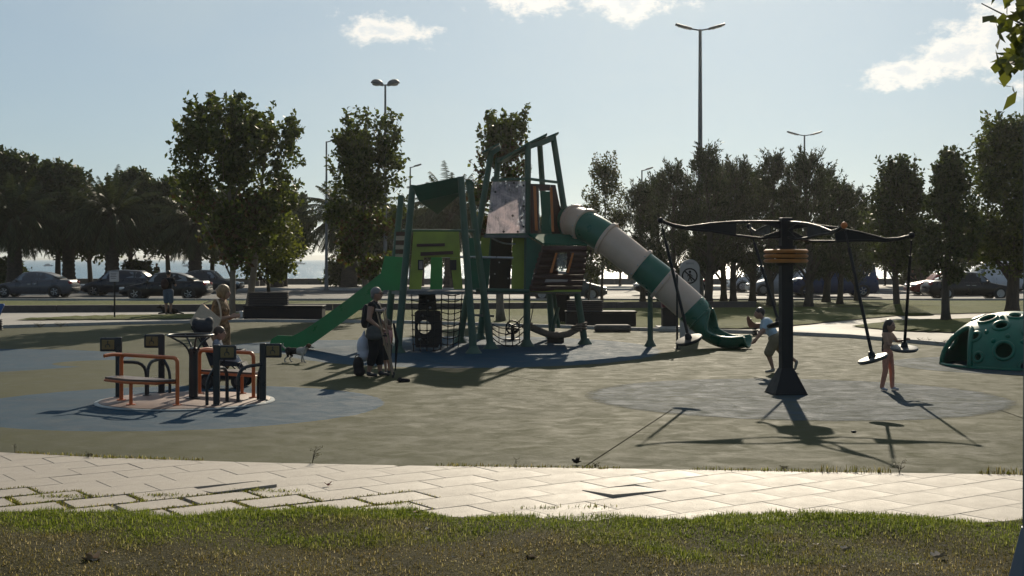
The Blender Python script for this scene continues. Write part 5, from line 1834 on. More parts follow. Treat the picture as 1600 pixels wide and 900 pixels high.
def hand(P, wrist, direction, palm_n, r, H, side, curl, m_):
    """palm, four unequal bent fingers and a thumb off its side"""
    wv, d, nrm = Vector(wrist), Vector(direction).normalized(), Vector(palm_n).normalized()
    lat = d.cross(nrm).normalized() * side
    k = H / 1.65
    pc = wv + d * 0.045 * k
    M = Matrix((lat, d, nrm)).transposed()
    P.append(('e', tuple(pc), (0.036 * k, 0.048 * k, 0.018 * k), M, m_))
    for i, ln in enumerate((0.070, 0.080, 0.074, 0.058)):
        b0 = wv + d * 0.082 * k + lat * ((i - 1.5) * 0.0195 * k)
        b1 = b0 + (d * math.cos(curl * 0.5) + nrm * math.sin(curl * 0.5)) * ln * 0.5 * k
        b2 = b1 + (d * math.cos(curl * 1.5) + nrm * math.sin(curl * 1.5)) * ln * 0.5 * k
        P.append(('c', tuple(b0), tuple(b1), 0.0095 * k, 0.009 * k, m_))
        P.append(('c', tuple(b1), tuple(b2), 0.009 * k, 0.0075 * k, m_))
    t0 = wv + d * 0.02 * k - lat * 0.028 * k
    t1 = t0 + (d * 0.7 - lat * 0.6 + nrm * 0.3).normalized() * 0.036 * k
    t2 = t1 + (d * 0.9 - lat * 0.1 + nrm * 0.5).normalized() * 0.030 * k
    P.append(('c', tuple(t0), tuple(t1), 0.011 * k, 0.010 * k, m_))
    P.append(('c', tuple(t1), tuple(t2), 0.010 * k, 0.008 * k, m_))

BASE = dict(head=(0.012, 0, 0.925), neck=(-0.006, 0, 0.83), chest=(0, 0, 0.735), waist=(0, 0, 0.625), pelvis=(0, 0, 0.535),
            shl=(0, 0.105, 0.80), shr=(0, -0.105, 0.80), ell=(-0.012, 0.132, 0.635), elr=(-0.012, -0.132, 0.635), wrl=(0.03, 0.14, 0.49), wrr=(0.03, -0.14, 0.49),
            hpl=(0, 0.054, 0.515), hpr=(0, -0.054, 0.515), knl=(0.012, 0.056, 0.285), knr=(0.012, -0.056, 0.285), anl=(-0.008, 0.055, 0.045), anr=(-0.008, -0.055, 0.045),
            tol=(0.085, 0.065, 0.018), tor=(0.085, -0.065, 0.018))
def human(root, H, J, M, build=1.0, sleeve='short', legs='trousers', shoes='shoe', skirt=None, face=0.0, curl=(0.5, 0.5), hdir=None, head_k=1.0, voxel=0.010, extra=None, bust=0.0):
    """J: joint overrides in fractions of H (x forward, y left); M: materials by role"""
    j = dict(BASE)
    j.update(J)
    p = {k: Vector(v) * H for k, v in j.items()}
    P = []
    c = lambda a, b_, r0, r1, m_: P.append(('c', tuple(a), tuple(b_), r0 * H, r1 * H, m_))
    k = build
    up = (p['chest'] - p['pelvis']).normalized()
    lat = (p['shl'] - p['shr']).normalized()
    fwd = lat.cross(up).normalized()
    Mt = Matrix((fwd, lat, up)).transposed()
    P.append(('e', tuple(p['chest'] + up * 0.005 * H), (0.064 * k * H, 0.094 * k * H, 0.105 * H), Mt, 'top'))
    P.append(('e', tuple(p['waist']), (0.060 * k * H, 0.078 * k * H, 0.09 * H), Mt, 'top'))
    P.append(('e', tuple(p['pelvis']), (0.066 * k * H, 0.090 * k * H, 0.075 * H), Mt, 'bottom'))
    if bust:
        for s_ in (-1, 1):
            P.append(('e', tuple(p['chest'] + fwd * 0.045 * H + lat * s_ * 0.038 * H - up * 0.005 * H), (bust * H, bust * H, bust * H), None, 'top'))
    c(p['shl'], p['chest'] + up * 0.06 * H, 0.034 * k, 0.045 * k, 'top')
    c(p['shr'], p['chest'] + up * 0.06 * H, 0.034 * k, 0.045 * k, 'top')
    c(p['neck'] - up * 0.015 * H, p['head'] - Vector((0, 0, 0.03 * H)), 0.031, 0.029, 'skin')
    # head, turned by face (radians about z)
    hr = Matrix.Rotation(face, 3, 'Z')
    hh = p['head']
    hk = head_k * H
    P.append(('e', tuple(hh), (0.060 * hk, 0.049 * hk, 0.068 * hk), hr, 'skin'))
    P.append(('e', tuple(hh + hr @ Vector((0.016 * hk, 0, -0.035 * hk))), (0.042 * hk, 0.038 * hk, 0.038 * hk), hr, 'skin'))
    P.append(('c', tuple(hh + hr @ Vector((0.056 * hk, 0, 0.004 * hk))), tuple(hh + hr @ Vector((0.067 * hk, 0, -0.014 * hk))), 0.006 * hk, 0.009 * hk, 'skin'))
    for s_ in (-1, 1):
        P.append(('e', tuple(hh + hr @ Vector((0.0, s_ * 0.050 * hk, -0.006 * hk))), (0.011 * hk, 0.007 * hk, 0.018 * hk), hr, 'skin'))
        P.append(('e', tuple(hh + hr @ Vector((0.053 * hk, s_ * 0.021 * hk, 0.006 * hk))), (0.007 * hk, 0.009 * hk, 0.005 * hk), hr, 'eye'))
    P.append(('e', tuple(hh + hr @ Vector((0.056 * hk, 0, -0.033 * hk))), (0.006 * hk, 0.017 * hk, 0.005 * hk), hr, 'lip'))
    for s_, t_ in (('l', 1), ('r', -1)):
        sh, el_, wr = p['sh' + s_], p['el' + s_], p['wr' + s_]
        mid = sh.lerp(el_, 0.62)
        if sleeve == 'long':
            c(sh, el_, 0.034 * k, 0.027 * k, 'top'); c(el_, el_.lerp(wr, 0.92), 0.027 * k, 0.021, 'top'); c(el_.lerp(wr, 0.9), wr, 0.016, 0.015, 'skin')
        elif sleeve == 'none':
            c(sh, el_, 0.031 * k, 0.024 * k, 'skin'); c(el_, wr, 0.024 * k, 0.015, 'skin')
        else:
            c(sh, mid, 0.036 * k, 0.033 * k, 'top'); c(mid, el_, 0.025 * k, 0.023 * k, 'skin'); c(el_, wr, 0.023 * k, 0.015, 'skin')
        hd_ = (hdir or {}).get(s_) or tuple((wr - el_).normalized())
        hand(P, wr, hd_, (fwd * 0.6 - lat * t_ * 0.8), 0.01, H, t_, curl[0 if s_ == 'l' else 1], 'skin')
        hp, kn, an, to = p['hp' + s_], p['kn' + s_], p['an' + s_], p['to' + s_]
        if legs == 'trousers':
            c(hp, kn, 0.058 * k, 0.042 * k, 'bottom'); c(kn, an + Vector((0, 0, 0.01 * H)), 0.041 * k, 0.034 * k, 'bottom')
        elif legs == 'wide':
            c(hp, kn, 0.062 * k, 0.052 * k, 'bottom'); c(kn, an, 0.052 * k, 0.060 * k, 'bottom')
        elif legs == 'shorts':
            c(hp, hp.lerp(kn, 0.9), 0.064 * k, 0.056 * k, 'bottom'); c(hp.lerp(kn, 0.9), kn, 0.036 * k, 0.034 * k, 'skin'); c(kn, an, 0.034 * k, 0.021, 'skin')
        elif legs == 'capri':
            c(hp, kn, 0.060 * k, 0.048 * k, 'bottom'); c(kn, kn.lerp(an, 0.5), 0.047 * k, 0.042 * k, 'bottom'); c(kn.lerp(an, 0.45), an, 0.032 * k, 0.022, 'skin')
        else:
            c(hp, kn, 0.054 * k, 0.038 * k, 'skin'); c(kn, an, 0.036 * k, 0.022, 'skin')
        c(an, an - Vector((0.0, 0, 0.015 * H)), 0.026, 0.024, shoes)
        c(an - Vector((0, 0, 0.016 * H)), to, 0.025, 0.020, shoes)
    if skirt:
        for (a, r0, b2, r1) in skirt:
            P.append(('c', tuple(Vector(a) * H), tuple(Vector(b2) * H), r0 * H, r1 * H, 'top'))
    for q in extra or ():
        P.append(q)
    return organic('body', P, root, M, voxel), p, hr
SK1 = mat('skin_tan', (0.36, 0.20, 0.135), 0.5, var=0.08, scale=8)
SK2 = mat('skin_warm', (0.30, 0.165, 0.11), 0.5, var=0.08, scale=8)
M_eye = mat('eye_dark', (0.02, 0.015, 0.012), 0.2, var=0.1)
M_lip = mat('lip', (0.24, 0.09, 0.075), 0.45, var=0.1)
def pal(top, bottom, shoe, skin=SK1, **kw):
    d = dict(top=top, bottom=bottom, shoe=shoe, skin=skin, eye=M_eye, lip=M_lip)
    d.update(kw)
    return d
fab = lambda n_, c_, v_=0.15: mat(n_, c_, 0.85, var=v_, scale=14.0, bump=0.022, bscale=9.0, spec=0.2)
def hairpiece(root, prims, m_, voxel=0.010):
    return organic('hair', prims, root, {'hair': m_}, voxel, 4)
def person(label, loc, rz, group=None):
    return thing('person', label, 'person', loc, rz, group)

# ---- woman with the cream tote bag, facing right, looking at what she holds
D = 23.6
loc = (((344 - 800) / FPX) * D, D, 0)
wt = person('woman in a patterned tan dress with a cream shoulder bag looking down at her hand', loc, R(-8))
Hw = 1.66
M_dress = mat('dress_tan_pattern', (0.07, 0.035, 0.02), 0.85, c2=(0.34, 0.22, 0.12), scale=16.0, bump=0.02, bscale=9, spec=0.2)
mats = pal(M_dress, M_dress, mat('sandal_brown', (0.08, 0.05, 0.035), 0.6))
J = dict(head=(0.045, 0, 0.918), neck=(0.012, 0, 0.835), ell=(0.02, 0.135, 0.64), wrl=(0.135, 0.07, 0.66), elr=(0.03, -0.135, 0.64), wrr=(0.14, -0.08, 0.665))
_, p, hr = human(wt, Hw, J, mats, build=1.36, sleeve='short', legs='bare', skirt=[((0, 0, 0.55), 0.11, (0, 0, 0.36), 0.115), ((0, 0, 0.36), 0.115, (0, 0, 0.2), 0.12)], curl=(0.9, 0.9), bust=0.045)
M_hairblond = mat('hair_light_brown', (0.13, 0.07, 0.03), 0.5, c2=(0.42, 0.26, 0.12), scale=26, stretch=(1, 1, 0.3), bump=0.02, bscale=30)
hd = p['head']
hairpiece(wt, [('e', tuple(hd + Vector((-0.022, 0, 0.028))), (0.118, 0.108, 0.116), None, 'hair'), ('e', tuple(hd + Vector((-0.065, 0, -0.02))), (0.075, 0.095, 0.085), None, 'hair'), ('e', tuple(hd + Vector((0.01, 0.05, -0.02))), (0.05, 0.045, 0.09), None, 'hair'), ('e', tuple(hd + Vector((0.01, -0.05, -0.02))), (0.05, 0.045, 0.09), None, 'hair'), ('e', tuple(hd + Vector((-0.12, 0, 0.04))), (0.04, 0.05, 0.04), None, 'hair')], M_hairblond)
# tote bag on her shoulder
M_cream = fab('canvas_cream', (0.58, 0.45, 0.33), 0.08)
bl = wt.matrix_basis if False else None
tb = thing('tote_bag', 'large cream canvas tote bag hanging from the woman\'s shoulder', 'bag', (loc[0] - 0.10, loc[1] - 0.30, 0.85))
b_ = MB()
o0 = Vector((loc[0] - 0.12, loc[1] - 0.30, 1.00))
bag = [Vector((x, 0, z)) for x, z in ((-0.33, 0.03), (-0.26, -0.10), (0.12, -0.17), (0.20, 0.07), (-0.12, 0.34))]
b_.plate([o0 + Vector((0, -0.06, 0)) + q for q in bag], (0, 0.10, 0))
b_.build('bag_body', M_cream, tb)
b_ = MB()
for dy in (-0.02, 0.04):
    b_.tube(bez(o0 + Vector((-0.12, dy, 0.33)), o0 + Vector((-0.02, dy, 0.36)), o0 + Vector((0.06, dy + 0.06, 0.42)), o0 + Vector((0.10, dy + 0.10, 0.41)), 8) + bez(o0 + Vector((0.10, dy + 0.10, 0.41)), o0 + Vector((0.17, dy, 0.38)), o0 + Vector((0.20, dy, 0.2)), o0 + Vector((0.20, dy, 0.07)), 8)[1:], 0.009, 6)
b_.build('strap', M_cream, tb, smooth=60)
ph_ = W(371, 497, D - 0.1)
b_ = MB()
b_.lathe([(0.026, -0.05), (0.034, 0.05), (0.036, 0.055), (0.030, 0.06)], 14, Vector((loc[0] + 0.37, D - 0.04, 1.14)))
tag(b_.build('paper_cup', M_white, smooth=40), 'small white cup held in the hand of the woman in tan', 'cup')

# ---- pram with a toddler beside the carousel
g = Vector((-4.64, 22.2, 0))
pr = thing('pram', 'dark pram parked behind the carousel with a black bag on its handle', 'pram', tuple(g))
M_pram = mat('pram_fabric', (0.022, 0.024, 0.030), 0.8, var=0.25, scale=12, bump=0.004)
M_tyre = mat('tyre', (0.018, 0.018, 0.018), 0.85, var=0.3, scale=20)
def wheel(b_root, c, r, w_, axis='Y', parts=('tyre', 'rim'), rim_m=None, hubr=0.62, local=False):
    rot = Matrix.Rotation(R(90), 3, 'X') if axis == 'Y' else Matrix.Rotation(R(90), 3, 'Y')
    b2 = MB()
    b2.lathe([(r * hubr, -w_ / 2), (r * 0.93, -w_ / 2), (r, -w_ / 3), (r, w_ / 3), (r * 0.93, w_ / 2), (r * hubr, w_ / 2)], 24, c, rot=rot, cap=False)
    tyre = b2.build('wheel', M_tyre, b_root, smooth=40, local=local)
    b2 = MB()
    b2.lathe([(r * hubr, -w_ / 2 + 0.006), (r * hubr, w_ / 2 - 0.006), (0.01, w_ / 2 - 0.012), (0.01, -w_ / 2 + 0.012)], 20, c, rot=rot, cap=False)
    for k in range(5):
        a = 2 * math.pi * k / 5
        d_ = rot @ Vector((math.cos(a), math.sin(a), 0))
        b2.beam(c + d_ * r * 0.12, c + d_ * r * hubr * 0.95, r * 0.16, w_ * 1.02, up=rot @ Vector((0, 0, 1)))
    b2.build('rim', rim_m or M_steel, tyre, smooth=40, local=local)
    return tyre
for x in (-0.30, 0.22):
    for y in (-0.26, 0.26):
        wheel(pr, g + Vector((x, y, 0.125)), 0.125, 0.05, rim_m=mat('pram_rim', (0.05, 0.045, 0.045), 0.4))
b_ = MB()
for y in (-0.23, 0.23):
    b_.tube([g + Vector((-0.55, y, 1.0)), g + Vector((-0.30, y, 0.62)), g + Vector((0.22, y, 0.15))], 0.014, 6)
    b_.tube([g + Vector((-0.30, y, 0.15)), g + Vector((0.12, y, 0.62))], 0.014, 6)
b_.tube([g + Vector((-0.55, -0.23, 1.0)), g + Vector((-0.55, 0.23, 1.0))], 0.016, 6)
b_.build('frame', M_black, pr, smooth=40)
b_ = MB()
b_.plate([g + Vector((x, -0.21, z)) for x, z in ((-0.26, 0.38), (0.20, 0.36), (0.22, 0.42), (-0.16, 0.46), (-0.36, 0.86), (-0.42, 0.84))], (0, 0.42, 0))
b_.build('seat', M_pram, pr)
b_ = MB()
b_.plate([g + Vector((x, -0.2, z)) for x, z in ((0.22, 0.36), (0.36, 0.20), (0.39, 0.22), (0.25, 0.42))], (0, 0.4, 0))
b_.build('leg_rest', M_pram, pr)
b_ = MB()
b_.tube([g + Vector((0.08, -0.22, 0.60)), g + Vector((0.22, -0.22, 0.60)), g + Vector((0.22, 0.22, 0.60)), g + Vector((0.08, 0.22, 0.60))], 0.022, 8)
b_.build('bumper_bar', M_pram, pr, smooth=40)
b_ = MB()
b_.rbox(g + Vector((-0.05, 0, 0.22)), (0.45, 0.38, 0.14), 0.04)
b_.build('basket', M_pram, pr, smooth=40)
bgp = g + Vector((-0.42, 0, 0))
bg_ = thing('changing_bag', 'black bag hung over the pram handle', 'bag', tuple(bgp + Vector((0, 0, 0.85))))
organic('bag_body', [('e', tuple(Vector((0, 0, 0.14))), (0.17, 0.20, 0.14), None, 'b'), ('e', tuple(Vector((-0.10, 0, 0.2))), (0.07, 0.17, 0.10), None, 'b'), ('e', tuple(Vector((0.10, 0.03, 0.22))), (0.07, 0.12, 0.09), None, 'b')], bg_, {'b': M_pram}, 0.02, 3)
kid = person('toddler in a grey top sitting in the pram', tuple(g + Vector((-0.12, 0, 0.0))), R(0))
mats = pal(fab('cloth_grey_blue', (0.26, 0.28, 0.32)), fab('cloth_pale_grey', (0.42, 0.42, 0.44)), mat('shoe_dark', (0.04, 0.04, 0.045), 0.6), SK1)
Hk = 0.98
z0 = 0.40 / Hk
Jk = dict(pelvis=(0, 0, z0 + 0.09), waist=(-0.03, 0, z0 + 0.18), chest=(-0.06, 0, z0 + 0.29), neck=(-0.06, 0, z0 + 0.39), head=(-0.02, 0, z0 + 0.50), shl=(-0.06, 0.11, z0 + 0.36), shr=(-0.06, -0.11, z0 + 0.36), ell=(0.0, 0.15, z0 + 0.22), elr=(0.0, -0.15, z0 + 0.22),
          wrl=(0.13, 0.12, z0 + 0.20), wrr=(0.13, -0.12, z0 + 0.20), hpl=(0.02, 0.06, z0 + 0.07), hpr=(0.02, -0.06, z0 + 0.07), knl=(0.24, 0.08, z0 + 0.08), knr=(0.24, -0.08, z0 + 0.08), anl=(0.36, 0.08, z0 - 0.10), anr=(0.36, -0.08, z0 - 0.10), tol=(0.43, 0.09, z0 - 0.11), tor=(0.43, -0.09, z0 - 0.11))
_, p, hr = human(kid, Hk, Jk, mats, build=1.25, sleeve='short', legs='trousers', head_k=1.55, voxel=0.009)
hd = p['head']
M_hairbr = mat('hair_brown', (0.060, 0.036, 0.022), 0.5, var=0.3, scale=20)
hairpiece(kid, [('e', tuple(hd + Vector((-0.012, 0, 0.026))), (0.096, 0.086, 0.094), None, 'hair')], M_hairbr)

# ---- woman with crutches
g = G(585, 588)
g.z = 0
wc = person('grey haired woman in black top and cropped trousers facing right with crutches', tuple(g), R(-14))
M_blackcloth = fab('cloth_black', (0.016, 0.016, 0.019), 0.25)
mats = pal(M_blackcloth, M_blackcloth, mat('sandal_black', (0.02, 0.02, 0.022), 0.6), SK2, trim=M_white)
Hc = 1.60
J = dict(head=(0.03, 0, 0.925), neck=(0.0, 0, 0.835), ell=(-0.02, 0.15, 0.65), wrl=(0.10, 0.14, 0.56), elr=(-0.01, -0.15, 0.645), wrr=(0.11, -0.15, 0.555), anl=(0.05, 0.055, 0.045), tol=(0.14, 0.065, 0.018), knl=(0.03, 0.056, 0.285), anr=(-0.05, -0.055, 0.045), tor=(0.04, -0.065, 0.018))
_, p, hr = human(wc, Hc, J, mats, build=1.22, sleeve='none', legs='capri', curl=(1.3, 1.3), bust=0.042)
M_hairgrey = mat('hair_grey', (0.15, 0.145, 0.14), 0.6, var=0.3, scale=24)
hd = p['head']
hairpiece(wc, [('e', tuple(hd + Vector((-0.018, 0, 0.026))), (0.102, 0.090, 0.100), None, 'hair'), ('e', tuple(hd + Vector((-0.06, 0, -0.03))), (0.055, 0.075, 0.07), None, 'hair')], M_hairgrey)
b_ = MB()
for s_ in (-1, 1):
    b_.torus(hd + Vector((0.098, s_ * 0.036, 0.008)), 0.024, 0.004, 12, 5, rot=Matrix.Rotation(R(90), 3, 'Y'))
    b_.tube([hd + Vector((0.095, s_ * 0.055, 0.012)), hd + Vector((0.0, s_ * 0.088, 0.010))], 0.004, 5)
b_.build('glasses', M_black, wc, local=True)
M_wood = mat('crutch_wood', (0.30, 0.21, 0.135), 0.55, var=0.2, scale=8, stretch=(1, 1, 0.2))
def crutch(label, top, foot, m_, dy):
    top, foot = Vector(top), Vector(foot)
    t_ = thing('crutch', label, 'crutch', tuple(foot), group='crutches of the woman in black')
    d = (top - foot)
    b2 = MB()
    w_ = Vector((0.05, 0.0, 0))
    a0 = foot + d * 0.42
    for s_ in (-1, 1):
        b2.tube([foot + d * 0.30, a0 + w_ * 0.6 * s_, top + w_ * 1.2 * s_], 0.013, 7)
    b2.tube([foot + d * 0.03, foot + d * 0.45], 0.014, 7)
    b2.build('shaft', m_, t_, smooth=40)
    b2 = MB()
    b2.tube([top - w_ * 1.6, top + Vector((0, 0, -0.012)), top + w_ * 1.6], 0.026, 8)
    b2.build('arm_pad', M_planks, t_, smooth=40)
    b2 = MB()
    h_ = foot + d * 0.62
    b2.tube([h_ - w_ * 0.9, h_ + w_ * 0.9], 0.015, 7)
    b2.build('hand_grip', M_black, t_, smooth=40)
    b2 = MB()
    b2.lathe([(0.026, 0), (0.020, 0.05), (0.015, 0.06)], 10, foot)
    b2.build('rubber_tip', M_black, t_, smooth=40)
crutch('pale wooden crutch nearest the viewer beside the woman in black', (g.x + 0.13, g.y - 0.32, 1.20), (g.x + 0.36, g.y - 0.28, 0.0), M_wood, 0)
crutch('pale wooden crutch on the far side of the woman in black', (g.x + 0.10, g.y + 0.34, 1.20), (g.x + 0.33, g.y + 0.20, 0.0), M_wood, 0)
# black umbrella / stick held in front
b_ = MB()
b_.tube([Vector((g.x + 0.34, g.y + 0.05, 0.95)), Vector((g.x + 0.40, g.y + 0.05, 0.62)), Vector((g.x + 0.37, g.y + 0.05, 0.10))], [0.02, 0.032, 0.010], 8)
tag(b_.build('umbrella', M_blackcloth, smooth=60), 'folded black umbrella leaning in front of the woman in black', 'umbrella')
hb = thing('handbag', 'grey handbag on the hip of the woman in black', 'bag', (g.x + 0.02, g.y - 0.26, 0.70))
organic('bag_body', [('e', (0, 0, 0.10), (0.15, 0.055, 0.13), None, 'b'), ('e', (0, -0.01, 0.04), (0.16, 0.06, 0.08), None, 'b')], hb, {'b': fab('bag_grey', (0.085, 0.085, 0.08))}, 0.014, 3)
b_ = MB()
b_.tube(bez((-0.12, 0, 0.18), (-0.06, 0.02, 0.45), (-0.03, 0.06, 0.58), (-0.02, 0.1, 0.62)), 0.012, 6)
b_.tube(bez((0.12, 0, 0.18), (0.14, 0.0, 0.40), (0.06, 0.06, 0.58), (-0.02, 0.1, 0.62)), 0.012, 6)
b_.build('strap', fab('bag_grey', (0.085, 0.085, 0.08)), hb, local=True)
bp_ = thing('backpack', 'dark rucksack on the back of the woman in black', 'bag', (g.x - 0.155, g.y + 0.03, 0.92))
organic('bag_body', [('e', (0, 0, 0.16), (0.075, 0.14, 0.22), None, 'b'), ('e', (-0.03, 0, 0.06), (0.06, 0.12, 0.12), None, 'b')], bp_, {'b': fab('bag_charcoal', (0.028, 0.028, 0.032))}, 0.016, 3)
wb = thing('plastic_bag', 'white plastic carrier bag hanging behind the woman in black', 'bag', (g.x - 0.22, g.y + 0.18, 0.30))
organic('bag_body', [('e', (0, 0, 0.22), (0.12, 0.10, 0.20), None, 'b'), ('e', (0.02, 0, 0.08), (0.13, 0.11, 0.12), None, 'b'), ('c', (0, 0, 0.35), (0.02, 0, 0.50), 0.05, 0.02, 'b')], wb, {'b': mat('plastic_white', (0.55, 0.55, 0.60), 0.5, var=0.1, bump=0.02, bscale=14)}, 0.014, 3)
db = thing('shopping_bag', 'dark shopping bag standing by the feet of the woman in black', 'bag', (g.x - 0.30, g.y + 0.10, 0.0))
organic('bag_body', [('e', (0, 0, 0.20), (0.10, 0.08, 0.15), None, 'b'), ('e', (0.02, 0, 0.08), (0.11, 0.09, 0.09), None, 'b')], db, {'b': fab('bag_dark', (0.035, 0.03, 0.03))}, 0.016, 3)
b_ = MB()
b_.torus((0, 0, 0.32), 0.06, 0.01, 16, 5, rot=Matrix.Rotation(R(90), 3, 'X'))
b_.build('handle', fab('bag_dark', (0.035, 0.03, 0.03)), db, local=True)
# child partly hidden behind her
ck = person('small child in pink half hidden behind the woman in black', (g.x + 0.18, g.y + 0.55, 0), R(150))
mats = pal(fab('cloth_pink', (0.50, 0.24, 0.24)), fab('cloth_dark', (0.03, 0.03, 0.035)), mat('shoe_dark', (0.04, 0.04, 0.045), 0.6), SK1)
_, p, hr = human(ck, 0.98, {}, mats, build=1.1, sleeve='short', legs='shorts', head_k=1.3)
hd = p['head']
hairpiece(ck, [('e', tuple(hd + Vector((-0.010, 0, 0.022))), (0.080, 0.070, 0.080), None, 'hair')], M_hairbr)

# ---- running boy
g = G(1207, 582)
g.z = 0
by = person('boy in a pale blue shirt and khaki shorts running left past the swing', tuple(g), R(180))
mats = pal(fab('shirt_pale_blue', (0.40, 0.50, 0.58), 0.08), fab('shorts_khaki', (0.20, 0.16, 0.10)), mat('trainer_grey', (0.22, 0.20, 0.17), 0.6), SK2)
Hb = 1.30
J = dict(pelvis=(-0.03, 0, 0.50), waist=(0.015, 0, 0.585), chest=(0.07, 0, 0.685), neck=(0.13, 0, 0.765), head=(0.185, 0, 0.845), shl=(0.10, 0.105, 0.735), shr=(0.10, -0.105, 0.735),
         ell=(0.16, 0.15, 0.60), wrl=(0.24, 0.13, 0.49), elr=(0.13, -0.14, 0.58), wrr=(0.22, -0.12, 0.47),
         hpl=(-0.03, 0.055, 0.48), hpr=(-0.03, -0.055, 0.48), knl=(0.07, 0.06, 0.275), anl=(0.00, 0.055, 0.05), tol=(0.10, 0.06, 0.02), knr=(-0.17, -0.06, 0.285), anr=(-0.355, -0.06, 0.15), tor=(-0.335, -0.065, 0.045))
_, p, hr = human(by, Hb, J, mats, build=1.32, sleeve='short', legs='shorts', head_k=1.15, curl=(0.8, 0.8))
hd = p['head']
M_hairdk = mat('hair_dark', (0.022, 0.015, 0.011), 0.45, var=0.3, scale=20)
hairpiece(by, [('e', tuple(hd + Vector((-0.012, 0, 0.030))), (0.094, 0.080, 0.082), None, 'hair'), ('e', tuple(hd + Vector((-0.045, 0, -0.005))), (0.05, 0.065, 0.06), None, 'hair')], M_hairdk)

# ---- girl at the swing seat
g = Vector((6.02, 21.75, 0))
gl_ = person('girl with long dark hair in peach clothes holding a swing seat', tuple(g), R(-42))
M_peach = fab('cloth_peach', (0.50, 0.22, 0.15), 0.12)
M_peach2 = fab('cloth_peach_top', (0.42, 0.25, 0.17), 0.15)
mats = pal(M_peach2, M_peach, mat('trainer_pale', (0.42, 0.40, 0.42), 0.6), SK2)
Hg = 1.12
J = dict(head=(0.035, 0, 0.925), neck=(0.01, 0, 0.83), ell=(0.10, 0.10, 0.70), wrl=(0.26, 0.05, 0.73), elr=(0.07, -0.125, 0.66), wrr=(0.21, -0.06, 0.63), chest=(0.01, 0, 0.735), anl=(0.03, 0.085, 0.045), tol=(0.11, 0.10, 0.018), knl=(0.03, 0.07, 0.285), anr=(-0.05, -0.07, 0.045), tor=(0.03, -0.085, 0.018), knr=(0.0, -0.065, 0.285))
_, p, hr = human(gl_, Hg, J, mats, build=1.0, sleeve='short', legs='trousers', head_k=1.25, curl=(1.1, 1.1))
hd = p['head']
hairpiece(gl_, [('e', tuple(hd + Vector((-0.012, 0, 0.020))), (0.085, 0.078, 0.088), None, 'hair'), ('c', tuple(hd + Vector((-0.05, 0, -0.02))), tuple(hd + Vector((-0.095, -0.02, -0.40))), 0.070, 0.040, 'hair'), ('e', tuple(hd + Vector((-0.05, 0, -0.13))), (0.05, 0.075, 0.12), None, 'hair')], M_hairdk)

# ---- small dog trotting right behind the carousel
def dog(root, s, cols, pose='walk'):
    P = []
    c = lambda a, b2, r0, r1, m_: P.append(('c', tuple(Vector(a) * s), tuple(Vector(b2) * s), r0 * s, r1 * s, m_))
    e = lambda a, r_, m_: P.append(('e', tuple(Vector(a) * s), tuple(x * s for x in r_), None, m_))
    if pose == 'walk':
        e((0.13, 0, 0.26), (0.13, 0.085, 0.10), 'a'); e((-0.05, 0, 0.265), (0.14, 0.075, 0.080), 'b'); e((-0.17, 0, 0.27), (0.09, 0.075, 0.085), 'b')
        c((0.20, 0, 0.30), (0.29, 0, 0.37), 0.058, 0.05, 'a')
        e((0.32, 0, 0.385), (0.062, 0.055, 0.055), 'c'); c((0.35, 0, 0.37), (0.42, 0, 0.35), 0.034, 0.022, 'a'); e((0.435, 0, 0.355), (0.013, 0.014, 0.011), 'd')
        for y in (-0.05, 0.05):
            c((0.30, y, 0.42), (0.27, y * 1.25, 0.37), 0.022, 0.016, 'c')
        for y, k in ((-0.055, 0.06), (0.055, -0.05)):
            c((0.17, y, 0.23), (0.16 + k * 0.5, y, 0.12), 0.036, 0.022, 'a'); c((0.16 + k * 0.5, y, 0.12), (0.17 + k, y, 0.02), 0.021, 0.017, 'a'); c((0.17 + k, y, 0.018), (0.205 + k, y, 0.014), 0.018, 0.014, 'a')
        for y, k in ((-0.055, -0.05), (0.055, 0.06)):
            c((-0.18, y, 0.24), (-0.14 + k * 0.5, y, 0.15), 0.046, 0.030, 'b'); c((-0.14 + k * 0.5, y, 0.15), (-0.21 + k * 0.7, y, 0.09), 0.026, 0.018, 'a'); c((-0.21 + k * 0.7, y, 0.09), (-0.195 + k, y, 0.02), 0.018, 0.016, 'a'); c((-0.195 + k, y, 0.017), (-0.16 + k, y, 0.014), 0.018, 0.014, 'a')
        c((-0.24, 0, 0.31), (-0.32, 0, 0.38), 0.026, 0.018, 'a'); c((-0.32, 0, 0.38), (-0.30, 0, 0.44), 0.020, 0.012, 'a')
    else:
        e((0, 0, 0.13), (0.30, 0.12, 0.12), 'b'); e((0.20, 0, 0.15), (0.13, 0.11, 0.13), 'b'); c((0.28, 0, 0.2), (0.36, 0, 0.27), 0.075, 0.06, 'b')
        e((0.40, 0, 0.29), (0.08, 0.065, 0.065), 'b'); c((0.44, 0, 0.27), (0.53, 0, 0.25), 0.042, 0.03, 'b'); e((0.55, 0, 0.255), (0.016, 0.016, 0.013), 'd')
        for y in (-0.07, 0.07):
            c((0.38, y * 0.7, 0.34), (0.35, y, 0.28), 0.03, 0.02, 'b'); c((0.22, y, 0.06), (0.44, y, 0.03), 0.04, 0.03, 'b'); c((-0.2, y * 1.3, 0.09), (-0.06, y * 1.6, 0.04), 0.07, 0.035, 'b')
        c((-0.3, 0, 0.08), (-0.55, 0.05, 0.03), 0.035, 0.02, 'b')
    return organic('body', P, root, cols, 0.009 * (1 if s < 1.2 else 1.6), 4)
g = Vector((-4.40, 27.6, 0))
dg_ = thing('dog', 'small white dog with black back and brown ears trotting behind the carousel', 'dog', tuple(g), R(-10))
fur = lambda n_, c_: mat(n_, c_, 0.9, var=0.25, scale=26, bump=0.012, bscale=60, spec=0.15)
